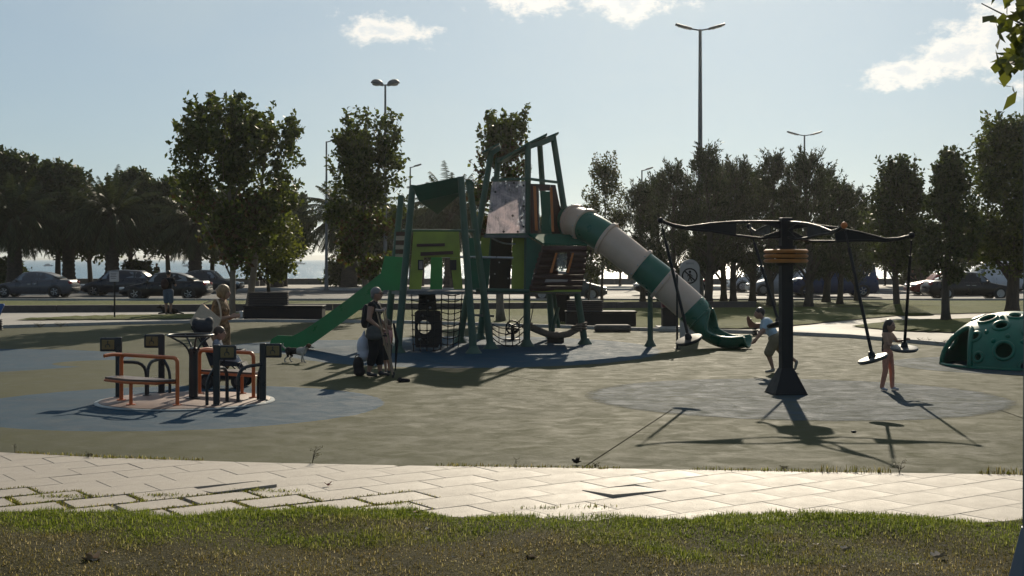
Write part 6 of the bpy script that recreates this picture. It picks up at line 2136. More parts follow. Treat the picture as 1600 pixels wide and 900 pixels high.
dog(dg_, 0.88, {'a': fur('fur_white', (0.45, 0.40, 0.34)), 'b': fur('fur_black', (0.03, 0.026, 0.024)), 'c': fur('fur_brown', (0.10, 0.055, 0.03)), 'd': M_black})

# ---- man with rucksack and lying dog on the far grass
D = 51.0
g = Vector(((263 - 800) / FPX * D, D, 0.02))
mn = person('man in dark top and blue shorts standing on the far grass by a dog', tuple(g), R(80))
mats = pal(fab('cloth_near_black', (0.014, 0.014, 0.018)), fab('denim_blue', (0.09, 0.12, 0.17)), mat('shoe_tan', (0.14, 0.10, 0.08), 0.6), SK2)
_, p, hr = human(mn, 1.66, dict(ell=(0.05, 0.15, 0.66), wrl=(0.14, 0.08, 0.74), elr=(0.05, -0.15, 0.66), wrr=(0.14, -0.08, 0.70)), mats, build=1.15, legs='shorts', voxel=0.016)
hd = p['head']
hairpiece(mn, [('e', tuple(hd + Vector((-0.014, 0, 0.026))), (0.105, 0.088, 0.10), None, 'hair')], M_hairdk, 0.014)
rk = thing('backpack', 'dark rucksack worn by the man on the far grass', 'bag', (g.x - 0.08, g.y - 0.22, 1.02))
organic('bag_body', [('e', (0, 0, 0.15), (0.15, 0.10, 0.21), None, 'b'), ('e', (0, -0.05, 0.08), (0.12, 0.07, 0.11), None, 'b')], rk, {'b': fab('rucksack_rust', (0.05, 0.028, 0.024))}, 0.018, 3)
dl = thing('dog', 'dark dog lying on the grass at the man\'s feet', 'dog', (g.x + 0.02, g.y + 0.25, 0.02), R(170))
dog(dl, 1.0, {'b': fur('fur_dark', (0.022, 0.018, 0.016)), 'd': M_black}, 'lie')
# ---- far figures by the water
M_dk = fab('cloth_far_dark', (0.02, 0.02, 0.024))
for i, (px, D, z, seated, lb) in enumerate([(397, 100, 0.12, True, 'seated figure on the left of the pair by the sea'), (407, 101, 0.12, True, 'seated figure on the right of the pair by the sea'), (1383, 100, 0.12, False, 'figure standing on the promenade against the bright sea'),
                                           (233, 98, 0.12, False, 'dark figure behind the roof of the black sedan'), (245, 99, 0.12, False, 'second dark figure behind the black sedan near the man'), (1424, 99, 0.12, True, 'seated figure against the bright sea above the red car')]):
    q = person(lb, ((px - 800) / FPX * D, D, z), R(90 + 40 * i), 'people along the waterfront')
    mats = pal(M_dk, M_dk, M_black, SK2)
    J = {}
    if seated:
        J = dict(pelvis=(0, 0, 0.30), waist=(0.01, 0, 0.39), chest=(0.03, 0, 0.49), neck=(0.05, 0, 0.585), head=(0.08, 0, 0.68), shl=(0.04, 0.105, 0.555), shr=(0.04, -0.105, 0.555), ell=(0.10, 0.13, 0.42), elr=(0.10, -0.13, 0.42), wrl=(0.20, 0.08, 0.36), wrr=(0.20, -0.08, 0.36), hpl=(0.01, 0.055, 0.28), hpr=(0.01, -0.055, 0.28), knl=(0.24, 0.07, 0.29), knr=(0.24, -0.07, 0.29), anl=(0.25, 0.07, 0.05), anr=(0.25, -0.07, 0.05), tol=(0.33, 0.08, 0.02), tor=(0.33, -0.08, 0.02))
    _, p, hr = human(q, 1.7, J, mats, build=1.15, voxel=0.028)
    hd = p['head']
    hairpiece(q, [('e', tuple(hd + Vector((-0.014, 0, 0.026))), (0.105, 0.09, 0.10), None, 'hair')], M_hairdk, 0.022)
    if seated:
        bx = MB()
        bx.rbox(((px - 800) / FPX * D, D + 0.0, z + 0.20), (0.8, 0.42, 0.40), 0.03)
        tag(bx.build('stone_block', M_parapet), 'low stone block under ' + lb, 'stone')
# ================================================================== CARS, LAMPS, BENCHES, SIGNS, BOATS
M_glass = mat('car_glass', (0.10, 0.12, 0.135), 0.08, c2=(0.20, 0.23, 0.25), scale=1.6, spec=1.0, rvar=0.03)  # pale base colour imitates reflections and light seen through the windows
M_rimc = mat('alloy', (0.30, 0.30, 0.31), 0.35, metal=0.8, var=0.1)
M_lamp = mat('car_lamp', (0.55, 0.56, 0.56), 0.12, var=0.05, spec=0.8)
M_tail = mat('tail_lamp', (0.30, 0.02, 0.02), 0.2, var=0.1)
M_trim = mat('car_trim', (0.02, 0.02, 0.021), 0.6, var=0.2)
M_chrome = mat('chrome', (0.6, 0.6, 0.6), 0.18, metal=1.0, var=0.05)
SHAPES = {
    # stations along the length (x from nose 0 to tail 1): bonnet/boot line z, roof line z (None = no cabin)
    'sedan': dict(L=4.55, Wd=1.80, H=1.44, low=[(0, 0.50), (0.02, 0.62), (0.10, 0.72), (0.26, 0.86), (0.30, 0.90), (0.80, 0.96), (0.86, 0.98), (0.97, 0.96), (1.0, 0.70)], cab=(0.27, 0.40, 0.66, 0.86), wh=(0.185, 0.80)),
    'hatch': dict(L=4.10, Wd=1.76, H=1.50, low=[(0, 0.48), (0.02, 0.62), (0.10, 0.76), (0.24, 0.92), (0.30, 0.96), (0.80, 1.00), (0.93, 1.02), (0.985, 0.95), (1.0, 0.55)], cab=(0.23, 0.38, 0.82, 0.975), wh=(0.19, 0.815)),
    'suv': dict(L=4.45, Wd=1.86, H=1.68, low=[(0, 0.55), (0.02, 0.75), (0.08, 0.92), (0.24, 1.04), (0.30, 1.07), (0.80, 1.10), (0.93, 1.12), (0.985, 1.05), (1.0, 0.6)], cab=(0.24, 0.36, 0.84, 0.98), wh=(0.19, 0.81)),
    'van': dict(L=4.9, Wd=1.90, H=1.98, low=[(0, 0.55), (0.015, 0.80), (0.06, 1.00), (0.16, 1.10), (0.22, 1.12), (0.80, 1.14), (0.95, 1.14), (0.99, 1.1), (1.0, 0.6)], cab=(0.12, 0.27, 0.95, 0.995), wh=(0.17, 0.81)),
}
def car(label, shape, paint, px, D, facing, cat='car', name='parked_car', group='cars parked along the waterfront road', panel_van=False, dx=0.0):
    S = SHAPES[shape]
    L, Wd, H = S['L'], S['Wd'], S['H']
    t_ = thing(name, label, cat, ((px - 800) / FPX * D + dx, D, -0.02), R(180) if facing == 'left' else 0.0, group)
    if facing == 'left':
        fx = lambda u: L / 2 - u * L          # local +x is the front after the turn
    else:
        fx = lambda u: L / 2 - u * L
    c0, c1, c2, c3 = S['cab']
    us = sorted(set([0, 0.01, 0.03, 0.07, 0.12, 0.18, 0.24, 0.3, 0.36, 0.42, 0.5, 0.58, 0.66, 0.74, 0.8, 0.86, 0.92, 0.96, 0.985, 1.0]))
    wr = 0.33 if shape not in ('suv', 'van') else 0.36
    b_ = MB()
    rows = []
    for u in us:
        zt = interp(S['low'], u)
        taper = 1 - 0.14 * max(0, (0.10 - u) / 0.10) ** 1.6 - 0.10 * max(0, (u - 0.92) / 0.08) ** 1.6
        hw_ = Wd / 2 * taper
        zb = 0.20 + 0.14 * max(0, (0.05 - u) / 0.05) + 0.16 * max(0, (u - 0.96) / 0.04)
        x = fx(u)
        half = [(0.0, zb), (hw_ * 0.86, zb), (hw_ * 0.97, zb + 0.12), (hw_, zb + (zt - zb) * 0.55), (hw_ * 0.975, zt - 0.10), (hw_ * 0.91, zt - 0.01), (hw_ * 0.55, zt + 0.015), (0.0, zt + 0.02)]
        rows.append([Vector((x, y, z)) for y, z in half] + [Vector((x, -y, z)) for y, z in reversed(half[1:-1])])
    n_ = len(rows[0])
    vs = [q for r_ in rows for q in r_]
    fs = [(i * n_ + k, i * n_ + (k + 1) % n_, (i + 1) * n_ + (k + 1) % n_, (i + 1) * n_ + k) for i in range(len(rows) - 1) for k in range(n_)]
    fs += [tuple(range(n_)), tuple((len(rows) - 1) * n_ + k for k in range(n_))]
    b_.add(vs, fs)
    body = b_.build('body', paint, t_, local=True, smooth=50)
    # cabin
    zl = lambda u: interp(S['low'], u) - 0.01
    hw_ = Wd / 2
    b_ = MB()
    st = [(c0, zl(c0), 0.84, zl(c0)), ((c0 + c1) / 2, zl((c0 + c1) / 2), 0.84, (zl(c0) + H) / 2 + 0.03), (c1, zl(c1), 0.86, H - 0.06), (c1 + 0.08, zl(c1), 0.87, H - 0.01), ((c1 + c2) / 2, zl(0.5), 0.87, H), (c2, zl(c2), 0.86, H - 0.05), ((c2 + c3) / 2, zl((c2 + c3) / 2), 0.84, (zl(c3) + H) / 2 + 0.05), (c3, zl(c3), 0.82, zl(c3))]
    rows = []
    for (u, z0, kw, z1) in st:
        x = fx(u)
        h = z1 - z0
        half = [(hw_ * kw * 1.03, z0), (hw_ * (kw - 0.05), z0 + h * 0.45), (hw_ * (kw - 0.14), z0 + h * 0.90), (hw_ * (kw - 0.26), z1), (0, z1 + 0.012)]
        rows.append([Vector((x, y, z)) for y, z in half] + [Vector((x, -y, z)) for y, z in reversed(half[:-1])])
    n_ = len(rows[0])
    vs = [q for r_ in rows for q in r_]
    fs = [(i * n_ + k, i * n_ + k + 1, (i + 1) * n_ + k + 1, (i + 1) * n_ + k) for i in range(len(rows) - 1) for k in range(n_ - 1)]
    b_.add(vs, fs)
    cab = b_.build('cabin', paint, t_, local=True, smooth=50)
    # windows set just proud of the cabin
    def win(nm, quad, m_=M_glass):
        bb = MB()
        bb.add(quad, [tuple(range(len(quad)))])
        return bb.build(nm, m_, cab, local=True)
    for sgn in (1, -1):
        def side(u, f):
            ztop = interp([(q[0], q[3]) for q in st], u)
            z0 = zl(u)
            kw = 0.855
            y = hw_ * (kw * 1.03 + (kw - 0.14 - kw * 1.03) * f / 0.90) + 0.012
            return Vector((fx(u), sgn * y, z0 + (ztop - z0) * f))
        cuts = [(c0 + 0.055, c1 + 0.115), (c1 + 0.13, c2 - 0.07), (c2 - 0.055, c2 + (c3 - c2) * 0.62)]
        if panel_van:
            cuts = cuts[:1]
        for a, b2 in cuts:
            if b2 - a < 0.03:
                continue
            win('side_window', [side(a, 0.14), side(b2, 0.14), side(b2 - (0.01 if b2 < c2 else 0.025), 0.84), side(max(a, c1 - 0.01) + 0.01, 0.84)])
        bb = MB()
        for u in (c1 + 0.122, c2 - 0.062):
            bb.box((fx(u), sgn * (hw_ * 0.985), 0.62), (0.012, 0.02, 0.62))
        bb.build('door_gap', M_trim, body, local=True, kind='stuff')
        for u in (c1 + 0.09, c2 - 0.10):
            bb = MB()
            bb.rbox((fx(u), sgn * (hw_ * 0.985 + 0.012), zl(u) - 0.17), (0.20, 0.03, 0.035), 0.01)
            bb.build('door_handle', M_chrome if shape == 'sedan' else paint, body, local=True)
        bb = MB()
        bb.rbox((fx(c0 + 0.065), sgn * (hw_ * 0.93 + 0.10), zl(c0) + 0.09), (0.12, 0.19, 0.13), 0.03)
        bb.build('mirror', paint, t_, local=True, smooth=40)
        for u in S['wh']:
            wheel(t_, Vector((fx(u), sgn * (hw_ - 0.10), wr + 0.0)), wr, 0.22, rim_m=M_rimc, local=True)
            bb = MB()
            bb.lathe([(wr * 1.02, -0.01), (wr * 1.13, -0.01), (wr * 1.13, 0.01), (wr * 1.02, 0.01)], 24, (fx(u), sgn * (hw_ * 0.988), wr), rot=Matrix.Rotation(R(90), 3, 'X'), cap=False)
            bb.build('wheel_arch', M_trim, body, local=True, smooth=40)
        bb = MB()
        bb.rbox((fx(0.035), sgn * hw_ * 0.72, zl(0.06) - 0.06), (0.28, 0.36, 0.13), 0.04)
        bb.build('headlight', M_lamp, t_, local=True, smooth=40)
        bb = MB()
        bb.rbox((fx(0.972), sgn * hw_ * 0.74, zl(0.93) - 0.13), (0.22, 0.34, 0.15), 0.04)
        bb.build('tail_light', M_tail, t_, local=True, smooth=40)
    xa, xb = fx(c0) , fx(c1)
    yw, yt = hw_ * 0.80, hw_ * 0.64
    win('windscreen', [Vector((xa - 0.10, yw, zl(c0) + 0.085)), Vector((xa - 0.10, -yw, zl(c0) + 0.085)), Vector((xb + 0.07, -yt, H - 0.085)), Vector((xb + 0.07, yt, H - 0.085))])
    xa, xb = fx(c3), fx(c2)
    win('rear_window', [Vector((xa + 0.05, yw * 0.95, zl(c3) + 0.10)), Vector((xa + 0.05, -yw * 0.95, zl(c3) + 0.10)), Vector((xb - 0.06, -yt, H - 0.075)), Vector((xb - 0.06, yt, H - 0.075))])
    for u, z in ((0.004, 0.42), (0.998, 0.45)):
        bb = MB()
        bb.rbox((fx(u), 0, z), (0.10, Wd * 0.80, 0.22), 0.04)
        bb.build('bumper', paint if u < 0.5 else M_trim, t_, local=True, smooth=40)
    bb = MB()
    bb.rbox((fx(0.005), 0, 0.56), (0.06, Wd * 0.42, 0.12), 0.02)
    bb.build('grille', M_trim, t_, local=True)
    return t_
def paintm(n_, c_):
    return mat(n_, c_, 0.30, var=0.06, scale=2.0, coat=0.15, spec=0.35, rvar=0.05)
car('grey sedan at the left edge facing left', 'sedan', paintm('paint_grey', (0.085, 0.085, 0.095)), 55, 76, 'left')
car('dark blue hatchback parked behind the small white sign', 'hatch', paintm('paint_navy', (0.018, 0.020, 0.028)), 187, 79, 'left')
car('black sedan with chrome window line behind the man with the rucksack', 'sedan', paintm('paint_black', (0.008, 0.008, 0.010)), 260, 71.5, 'left')
car('charcoal car mostly hidden behind the tail of the black sedan', 'sedan', paintm('paint_charcoal', (0.03, 0.03, 0.034)), 322, 86, 'right')
car('blue grey car half hidden behind the tall bin bench', 'hatch', paintm('paint_bluegrey', (0.07, 0.085, 0.10)), 885, 70.5, 'right')
car('dark hatchback whose nose shows left of the tube slide', 'hatch', paintm('paint_black', (0.008, 0.008, 0.010)), 1045, 80, 'left')
car('white off-road car behind the conifer trunks', 'suv', paintm('paint_white', (0.62, 0.62, 0.62)), 1190, 88, 'left')
car('silver hatchback just left of the swing mast', 'hatch', paintm('paint_silver', (0.36, 0.37, 0.38)), 1222, 80, 'left')
car('dark car with glinting windscreen left of the blue van', 'sedan', paintm('paint_charcoal', (0.03, 0.03, 0.034)), 1262, 84, 'right')
car('dark blue van parked right of the swing mast', 'van', paintm('paint_blue', (0.012, 0.030, 0.095)), 1300, 77, 'left', cat='van', name='parked_van', panel_van=True)
car('red car behind the grass mound tree', 'sedan', paintm('paint_red', (0.22, 0.018, 0.018)), 1478, 80, 'left')
car('dark sedan right of the narrow tree on the grass island', 'sedan', paintm('paint_black', (0.008, 0.008, 0.010)), 1512, 72, 'right')
car('white van behind the large right tree', 'van', paintm('paint_white', (0.62, 0.62, 0.62)), 1562, 88, 'left', cat='van', name='parked_van', panel_van=True)

# street lamps
M_pole = mat('lamp_pole', (0.11, 0.12, 0.125), 0.5, metal=0.3, var=0.12, scale=1.5)
M_head = mat('lamp_head', (0.075, 0.080, 0.085), 0.5, metal=0.2, var=0.1)
M_lens = mat('lamp_lens', (0.30, 0.30, 0.28), 0.25, var=0.05)
def lamp_twin(label, px, top, D, style, r=0.10, span=0.9):
    x = (px - 800) / FPX * D
    H = ht(top, D)
    t_ = thing('street_lamp', label, 'street lamp', (x, D, 0), group='street lamps along the road')
    b_ = MB()
    b_.tube([Vector((0, 0, 0)), Vector((0, 0, H * 0.4)), Vector((0, 0, H))], [r * 1.25, r, r * 0.6], 10)
    b_.lathe([(r * 2.2, 0), (r * 2.2, 0.05), (r * 1.5, 0.08), (r * 1.45, 0.7), (r * 1.2, 0.75)], 12)
    b_.build('pole', M_pole, t_, local=True, smooth=40)
    for s_ in ((-1, 1) if style != 'single' else (1,)):
        b_ = MB()
        b_.tube([Vector((0, 0, H - 0.05)), Vector((s_ * span * 0.35, 0, H + 0.02)), Vector((s_ * span * 0.6, 0, H + 0.10))], 0.04, 6)
        ar = b_.build('arm', M_pole, t_, local=True, smooth=40)
        b_ = MB()
        if style == 'dome':
            rot = Matrix.Rotation(R(-14 * s_), 3, 'Y')
            b_.lathe([(0.40, -0.02), (0.40, 0.03), (0.34, 0.16), (0.22, 0.25), (0.06, 0.29)], 18, (s_ * span * 0.55, 0, H + 0.02), rot=rot)
        else:
            rot = Matrix.Rotation(R(-16 * s_), 3, 'Y')
            b_.rbox((s_ * span * 0.72, 0, H + 0.14), (span * 0.75, 0.34, 0.10), 0.04, rot=rot)
        hd_ = b_.build('lamp_head', M_head, t_, local=True, smooth=40)
        b_ = MB()
        if style == 'dome':
            b_.ball((s_ * span * 0.55, 0, H + 0.0), (0.30, 0.30, 0.09), 14, 8)
        else:
            b_.rbox((s_ * span * 0.76, 0, H + 0.085), (span * 0.45, 0.24, 0.03), 0.01, rot=rot)
        b_.build('lens', M_lens, hd_, local=True, smooth=60)
lamp_twin('street lamp with two round domes above the column shaped plane tree', 602, 132, 82, 'dome')
lamp_twin('tallest twin armed street lamp rising behind the conifers', 1094, 46, 68, 'flat', 0.13, 1.15)
lamp_twin('far twin armed street lamp right of the swing mast', 1257, 211, 105, 'flat', 0.10, 1.25)
lamp_twin('slim single street lamp left of the column shaped plane tree', 510, 221, 92, 'single', 0.09, 0.8)
lamp_twin('far single street lamp over the conifer tops', 1003, 266, 105, 'single', 0.09, 0.8)
lamp_twin('far single street lamp peeping out right of the column shaped plane tree', 641, 261, 105, 'single', 0.09, 0.8)
# the lamp post base at the right edge of the picture
x0 = (1611 - 800) / FPX * 8.6
lp_ = thing('lamp_post', 'grey lamp post with flared base at the right edge of the near grass', 'lamp post', (x0, 8.6, 0))
M_poleblue = mat('post_blue_grey', (0.10, 0.12, 0.15), 0.45, metal=0.3, var=0.15, scale=3)
b_ = MB()
b_.lathe([(0.055, 0.36), (0.050, 1.2), (0.045, 4.0), (0.04, 6.0)], 8, cap=True)
b_.build('pole', M_poleblue, lp_, local=True, smooth=40)
b_ = MB()
b_.lathe([(0.165, 0.0), (0.155, 0.04), (0.070, 0.37), (0.062, 0.40), (0.054, 0.405)], 8, cap=True)
b_.build('base_skirt', M_poleblue, lp_, local=True, smooth=25)
b_ = MB()
b_.tube([Vector((0, 0, 5.9)), Vector((0.3, 0, 6.1)), Vector((0.8, 0, 6.15))], 0.03, 6)
b_.rbox((0.9, 0, 6.14), (0.5, 0.2, 0.08), 0.03)
b_.build('lamp_head', M_head, lp_, local=True)

# benches: low dark blocks with a slatted back box
M_bench = mat('bench_black', (0.012, 0.011, 0.012), 0.75, var=0.25, scale=6, spec=0.25)
M_slat = mat('slat_dark_brown', (0.040, 0.028, 0.024), 0.6, var=0.3, scale=5, stretch=(0.4, 2, 6))
def block_bench(label, x0, x1, xb0, xb1, ytop, yseat, ybase, vertical=False):
    D = FPX * EYE / (ybase - HOR)
    X = lambda px: (px - 800) / FPX * D
    Z = lambda py: EYE - (py - HOR) / FPX * D
    t_ = thing('bench', label, 'bench', (X((x0 + x1) / 2), D, 0), group='dark block benches behind the playground')
    o = Vector((X((x0 + x1) / 2), D, 0))
    b_ = MB()
    b_.rbox((X((x0 + x1) / 2), D + 0.45, Z(yseat) / 2 - 0.02), (X(x1) - X(x0), 0.9, Z(yseat) - 0.02), 0.03)
    b_.build('seat_block', M_bench, t_)
    b_ = MB()
    b_.rbox((X((x0 + x1) / 2), D + 0.45, Z(yseat) + 0.0), (X(x1) - X(x0) + 0.06, 0.96, 0.06), 0.02)
    b_.build('seat_top', M_bench, t_)
    hb = Z(ytop) - Z(yseat)
    b_ = MB()
    b_.rbox((X((xb0 + xb1) / 2), D + 0.72, Z(yseat) + hb / 2), (X(xb1) - X(xb0) - 0.05, 0.30, hb - 0.02), 0.02)
    b_.build('back_box', M_bench, t_)
    n = 6
    for k in range(n):
        b_ = MB()
        b_.rbox((X((xb0 + xb1) / 2), D + 0.54, Z(yseat) + hb * (k + 0.55) / n), (X(xb1) - X(xb0), 0.05, hb / n * 0.78), 0.01)
        b_.build('slat', M_slat, t_)
block_bench('dark block bench with slatted back left of the open slide', 381, 503, 383, 446, 457, 479, 500)
block_bench('dark block bench with tall back behind the log hut', 885, 994, 887, 944, 470, 488, 510)
# slatted bin beside it
D = 44.5
t_ = thing('litter_bin', 'slatted dark litter bin under the log hut', 'litter bin', ((879 - 800) / FPX * D, D, 0))
for k in range(7):
    b_ = MB()
    b_.box(((868 + k * 3.6 - 800) / FPX * D, D, 0.52), (0.035, 0.03, 0.95))
    b_.build('slat', M_bench, t_)
b_ = MB()
b_.box(((879 - 800) / FPX * D, D + 0.2, 0.5), (0.42, 0.3, 0.9))
b_.build('liner', M_bench, t_)
b_ = MB()
b_.box(((879 - 800) / FPX * D, D + 0.1, 1.0), (0.54, 0.5, 0.05))
b_.build('lid', M_bench, t_)
# litter bin / info pillar behind the tube
D = 41.0
x0 = (1045 - 800) / FPX * D
t_ = thing('waste_pillar', 'dark waste pillar with a red top on a pale slab behind the tube slide', 'litter bin', (x0, D, 0))
b_ = MB(); b_.rbox((x0, D, 0.36), (0.42, 0.4, 0.56), 0.02); b_.build('body', M_bench, t_)
b_ = MB(); b_.rbox((x0, D, 0.78), (0.44, 0.42, 0.26), 0.03); b_.build('top', mat('bin_dark_red', (0.09, 0.018, 0.022), 0.5), t_)
b_ = MB(); b_.ball((x0 + 0.05, D - 0.21, 0.72), (0.05, 0.02, 0.05), 10, 6); b_.build('lock', M_steel, t_, smooth=180)
b_ = MB(); b_.rbox((x0, D - 0.1, 0.04), (0.75, 0.75, 0.08), 0.01); b_.build('slab', M_kerb, t_)
# low stone
g = G(958, 519)
b_ = MB()
b_.rbox((g.x, g.y + 0.25, 0.10), (1.05, 0.5, 0.21), 0.07)
tag(b_.build('stone_block', M_wall, smooth=50), 'low dark stone slab on the rubber before the tall backed bench', 'stone')
# prohibition sign board
D = 35.5
x0 = (1078 - 800) / FPX * D
t_ = thing('sign_board', 'white rounded board with a round prohibition sign beside the tube slide', 'sign', (x0, D, 0))
b_ = MB()
w_, zt = 0.255, EYE
pts = [Vector((x0 - w_, D, 0.0)), Vector((x0 + w_, D, 0.0)), Vector((x0 + w_, D, zt - w_))] + [Vector((x0 + w_ * math.cos(a), D, zt - w_ + w_ * math.sin(a))) for a in [math.pi * k / 14 for k in range(1, 14)]] + [Vector((x0 - w_, D, zt - w_))]
b_.plate(pts, (0, 0.09, 0))
bd = b_.build('board', mat('sign_grey_white', (0.34, 0.34, 0.335), 0.55, var=0.06, scale=3), t_)
zc = EYE - (431 - HOR) / FPX * D
b_ = MB()
b_.torus((x0 - 0.005, D - 0.004, zc), 0.19, 0.021, 32, 6, rot=Matrix.Rotation(R(90), 3, 'X'))
b_.build('sign_ring', M_black, bd, smooth=180)
b_ = MB()
b_.beam((x0 - 0.14, D - 0.014, zc + 0.125), (x0 + 0.13, D - 0.014, zc - 0.125), 0.01, 0.034, up=(0, 0, 1))
b_.build('sign_slash', M_black, bd)
b_ = MB()
b_.ball((x0, D - 0.006, zc + 0.105), (0.035, 0.008, 0.035), 12, 8)
b_.tube([(x0, D - 0.006, zc + 0.06), (x0, D - 0.006, zc - 0.03)], 0.024, 8)
b_.tube([(x0, D - 0.006, zc - 0.03), (x0 - 0.05, D - 0.006, zc - 0.14)], 0.014, 6)
b_.tube([(x0, D - 0.006, zc - 0.03), (x0 + 0.05, D - 0.006, zc - 0.14)], 0.014, 6)
b_.tube([(x0, D - 0.006, zc + 0.05), (x0 - 0.07, D - 0.006, zc - 0.01)], 0.011, 6)
b_.tube([(x0, D - 0.006, zc + 0.05), (x0 + 0.07, D - 0.006, zc - 0.01)], 0.011, 6)
b_.build('sign_figure', M_black, bd, smooth=180)
b_ = MB()
b_.box((x0, D - 0.004, zt - 0.11), (0.2, 0.012, 0.05))
b_.build('sign_strip', mat('sign_strip_grey', (0.25, 0.25, 0.25), 0.6), bd)
# thin black pole in front of it
g = G(1058, 545)
b_ = MB()
b_.tube([g, g + Vector((0, 0, 1.75))], 0.025, 8)
b_.lathe([(0.09, 0), (0.085, 0.02)], 12, g)
tag(b_.build('thin_pole', M_black, smooth=40), 'thin dark pole standing before the end of the tube slide', 'pole')
# small sign on a post at the left
D = 48.5
x0 = (179 - 800) / FPX * D
t_ = thing('small_sign', 'small white board on a thin dark post before the dark hatchback', 'sign', (x0, D, 0))
b_ = MB(); b_.tube([(x0, D, 0), (x0, D, 1.45)], 0.03, 8); b_.build('post', M_black, t_, smooth=40)
b_ = MB(); b_.rbox((x0, D - 0.05, 1.48), (0.34, 0.03, 0.37), 0.02); bo_ = b_.build('board', mat('notice_white', (0.36, 0.36, 0.37), 0.5, var=0.1), t_)
for k in range(4):
    b_ = MB(); b_.box((x0 - 0.02, D - 0.066, 1.60 - 0.06 * k), (0.22 - 0.03 * (k % 2), 0.003, 0.016)); b_.build('text_line', M_trim, bo_)
# boats
def boat(label, px, py, L, rz):
    D = FPX * (EYE + 1.4) / (py - HOR)
    t_ = thing('boat', label, 'boat', ((px - 800) / FPX * D, D, -1.4), rz, 'boats on the water')
    b_ = MB()
    hull = [(-0.5, 0.10), (-0.5, -0.10), (0.2, -0.12), (0.42, -0.07), (0.52, 0.0), (0.42, 0.07), (0.2, 0.12)]
    top = [Vector((x * L, y * L * 1.2, 0.11 * L + 0.04 * L * max(0, x))) for x, y in hull]
    bot = [Vector((x * L * 0.9, y * L * 0.7, -0.1)) for x, y in hull]
    n = len(hull)
    b_.add(top + bot, [tuple(range(n)), tuple(range(2 * n - 1, n - 1, -1))] + [(k, n + k, n + (k + 1) % n, (k + 1) % n) for k in range(n)])
    b_.build('hull', M_white, t_, local=True)
    b_ = MB(); b_.rbox((-0.08 * L, 0, 0.17 * L), (0.5 * L, 0.16 * L, 0.12 * L), 0.01 * L); ca = b_.build('cabin', M_white, t_, local=True)
    b_ = MB(); b_.box((-0.08 * L, 0, 0.18 * L), (0.46 * L, 0.166 * L, 0.045 * L)); b_.build('window_band', M_glass, ca, local=True)
    b_ = MB(); b_.tube([Vector((0.02 * L, 0, 0.22 * L)), Vector((0.02 * L, 0, 0.42 * L))], 0.008 * L, 6); b_.build('mast', M_white, t_, local=True)
boat('white ferry between the dark hatchback and the black sedan', 209, 417.5, 7.5, R(10))
boat('small white boat just right of the grey sedan', 76, 416, 5.5, R(-20))
boat('small white boat over the tail of the black sedan', 293, 416.5, 5.0, R(170))
boat('white boat left of the slim street lamp', 468, 413, 8.0, R(5))

# ================================================================== SMALL THINGS ON THE GROUND
M_dry = mat('dry_leaf', (0.30, 0.18, 0.09), 0.75, c2=(0.52, 0.37, 0.22), scale=10)
M_pale = mat('pale_leaf', (0.58, 0.48, 0.36), 0.75, var=0.2, scale=10)
def dry_leaf(label, px, py, size, m_, seed, z=0.03, name='fallen_leaf', curl=0.5, group='dry leaves on the near grass'):
    rr = random.Random(seed)
    g = G(px, py)
    b_ = MB()
    n = 9
    a0 = rr.uniform(0, 6.28)
    pts = []
    lob = []
    for k in range(20):
        a = a0 + 2 * math.pi * k / 20
        r_ = size * (0.55 + 0.45 * abs(math.cos(2.5 * (a - a0)))) * rr.uniform(0.85, 1.1)
        lob.append(Vector((r_ * math.cos(a), r_ * math.sin(a) * 0.7, curl * size * (0.25 + 0.8 * (r_ * math.cos(a - a0 - 0.6) / size) ** 2) + 0.002)))
    c = Vector((0, 0, 0.0))
    vs = [c] + lob + [v + Vector((0, 0, 0.002)) for v in [c] + lob]
    fs = [(0, k + 1, (k + 1) % 20 + 1) for k in range(20)] + [(21, 21 + (k + 1) % 20 + 1, 21 + k + 1) for k in range(20)]
    b_.add(vs, fs)
    b_.tube([c, c + Vector((-size * math.cos(a0), -size * 0.7 * math.sin(a0), 0.01))], 0.002, 4)
    o = b_.build(name, m_)
    o.location = (g.x, g.y, z)
    return tag(o, label, 'leaf', group)
dry_leaf('largest curled brown leaf at the bottom left of the grass', 143, 884, 0.075, M_dry, 1, 0.025, curl=1.0)
dry_leaf('brown leaf just above the largest curled one', 172, 872, 0.045, M_dry, 2, 0.03)
dry_leaf('pale leaf on the grass at lower right, nearest the lamp post', 1466, 878, 0.065, M_pale, 3, 0.028, curl=0.7)
dry_leaf('pale leaf on the grass left of the lowest right leaf', 1322, 866, 0.045, M_pale, 4, 0.03, curl=0.7)
dry_leaf('brown leaf on the grass below the tilted slab', 830, 880, 0.05, M_dry, 5, 0.03)
dry_leaf('small white scrap of leaf in mid grass', 670, 834, 0.035, M_pale, 6, 0.03)
dry_leaf('reddish leaf at the grass edge left of centre', 651, 809, 0.03, mat('red_leaf', (0.22, 0.05, 0.025), 0.7), 7, 0.04)
dry_leaf('dark leaf lump on the edge of the rubber', 901, 726, 0.055, mat('dark_leaf', (0.045, 0.028, 0.018), 0.8), 8, 0.01, curl=1.2, group=None)
dry_leaf('reddish curled leaf on the paving left of centre', 512, 762, 0.04, mat('red_leaf', (0.22, 0.05, 0.025), 0.7), 9, 0.02, curl=0.9, group=None)
lr = random.Random(77)
for k in range(26):
    dry_leaf('tiny pale leaf scrap among the brown grass', lr.uniform(30, 1560), lr.uniform(822, 898), lr.uniform(0.014, 0.028), M_pale if k % 3 else M_dry, 100 + k, 0.04, group='tiny leaf scraps in the grass')
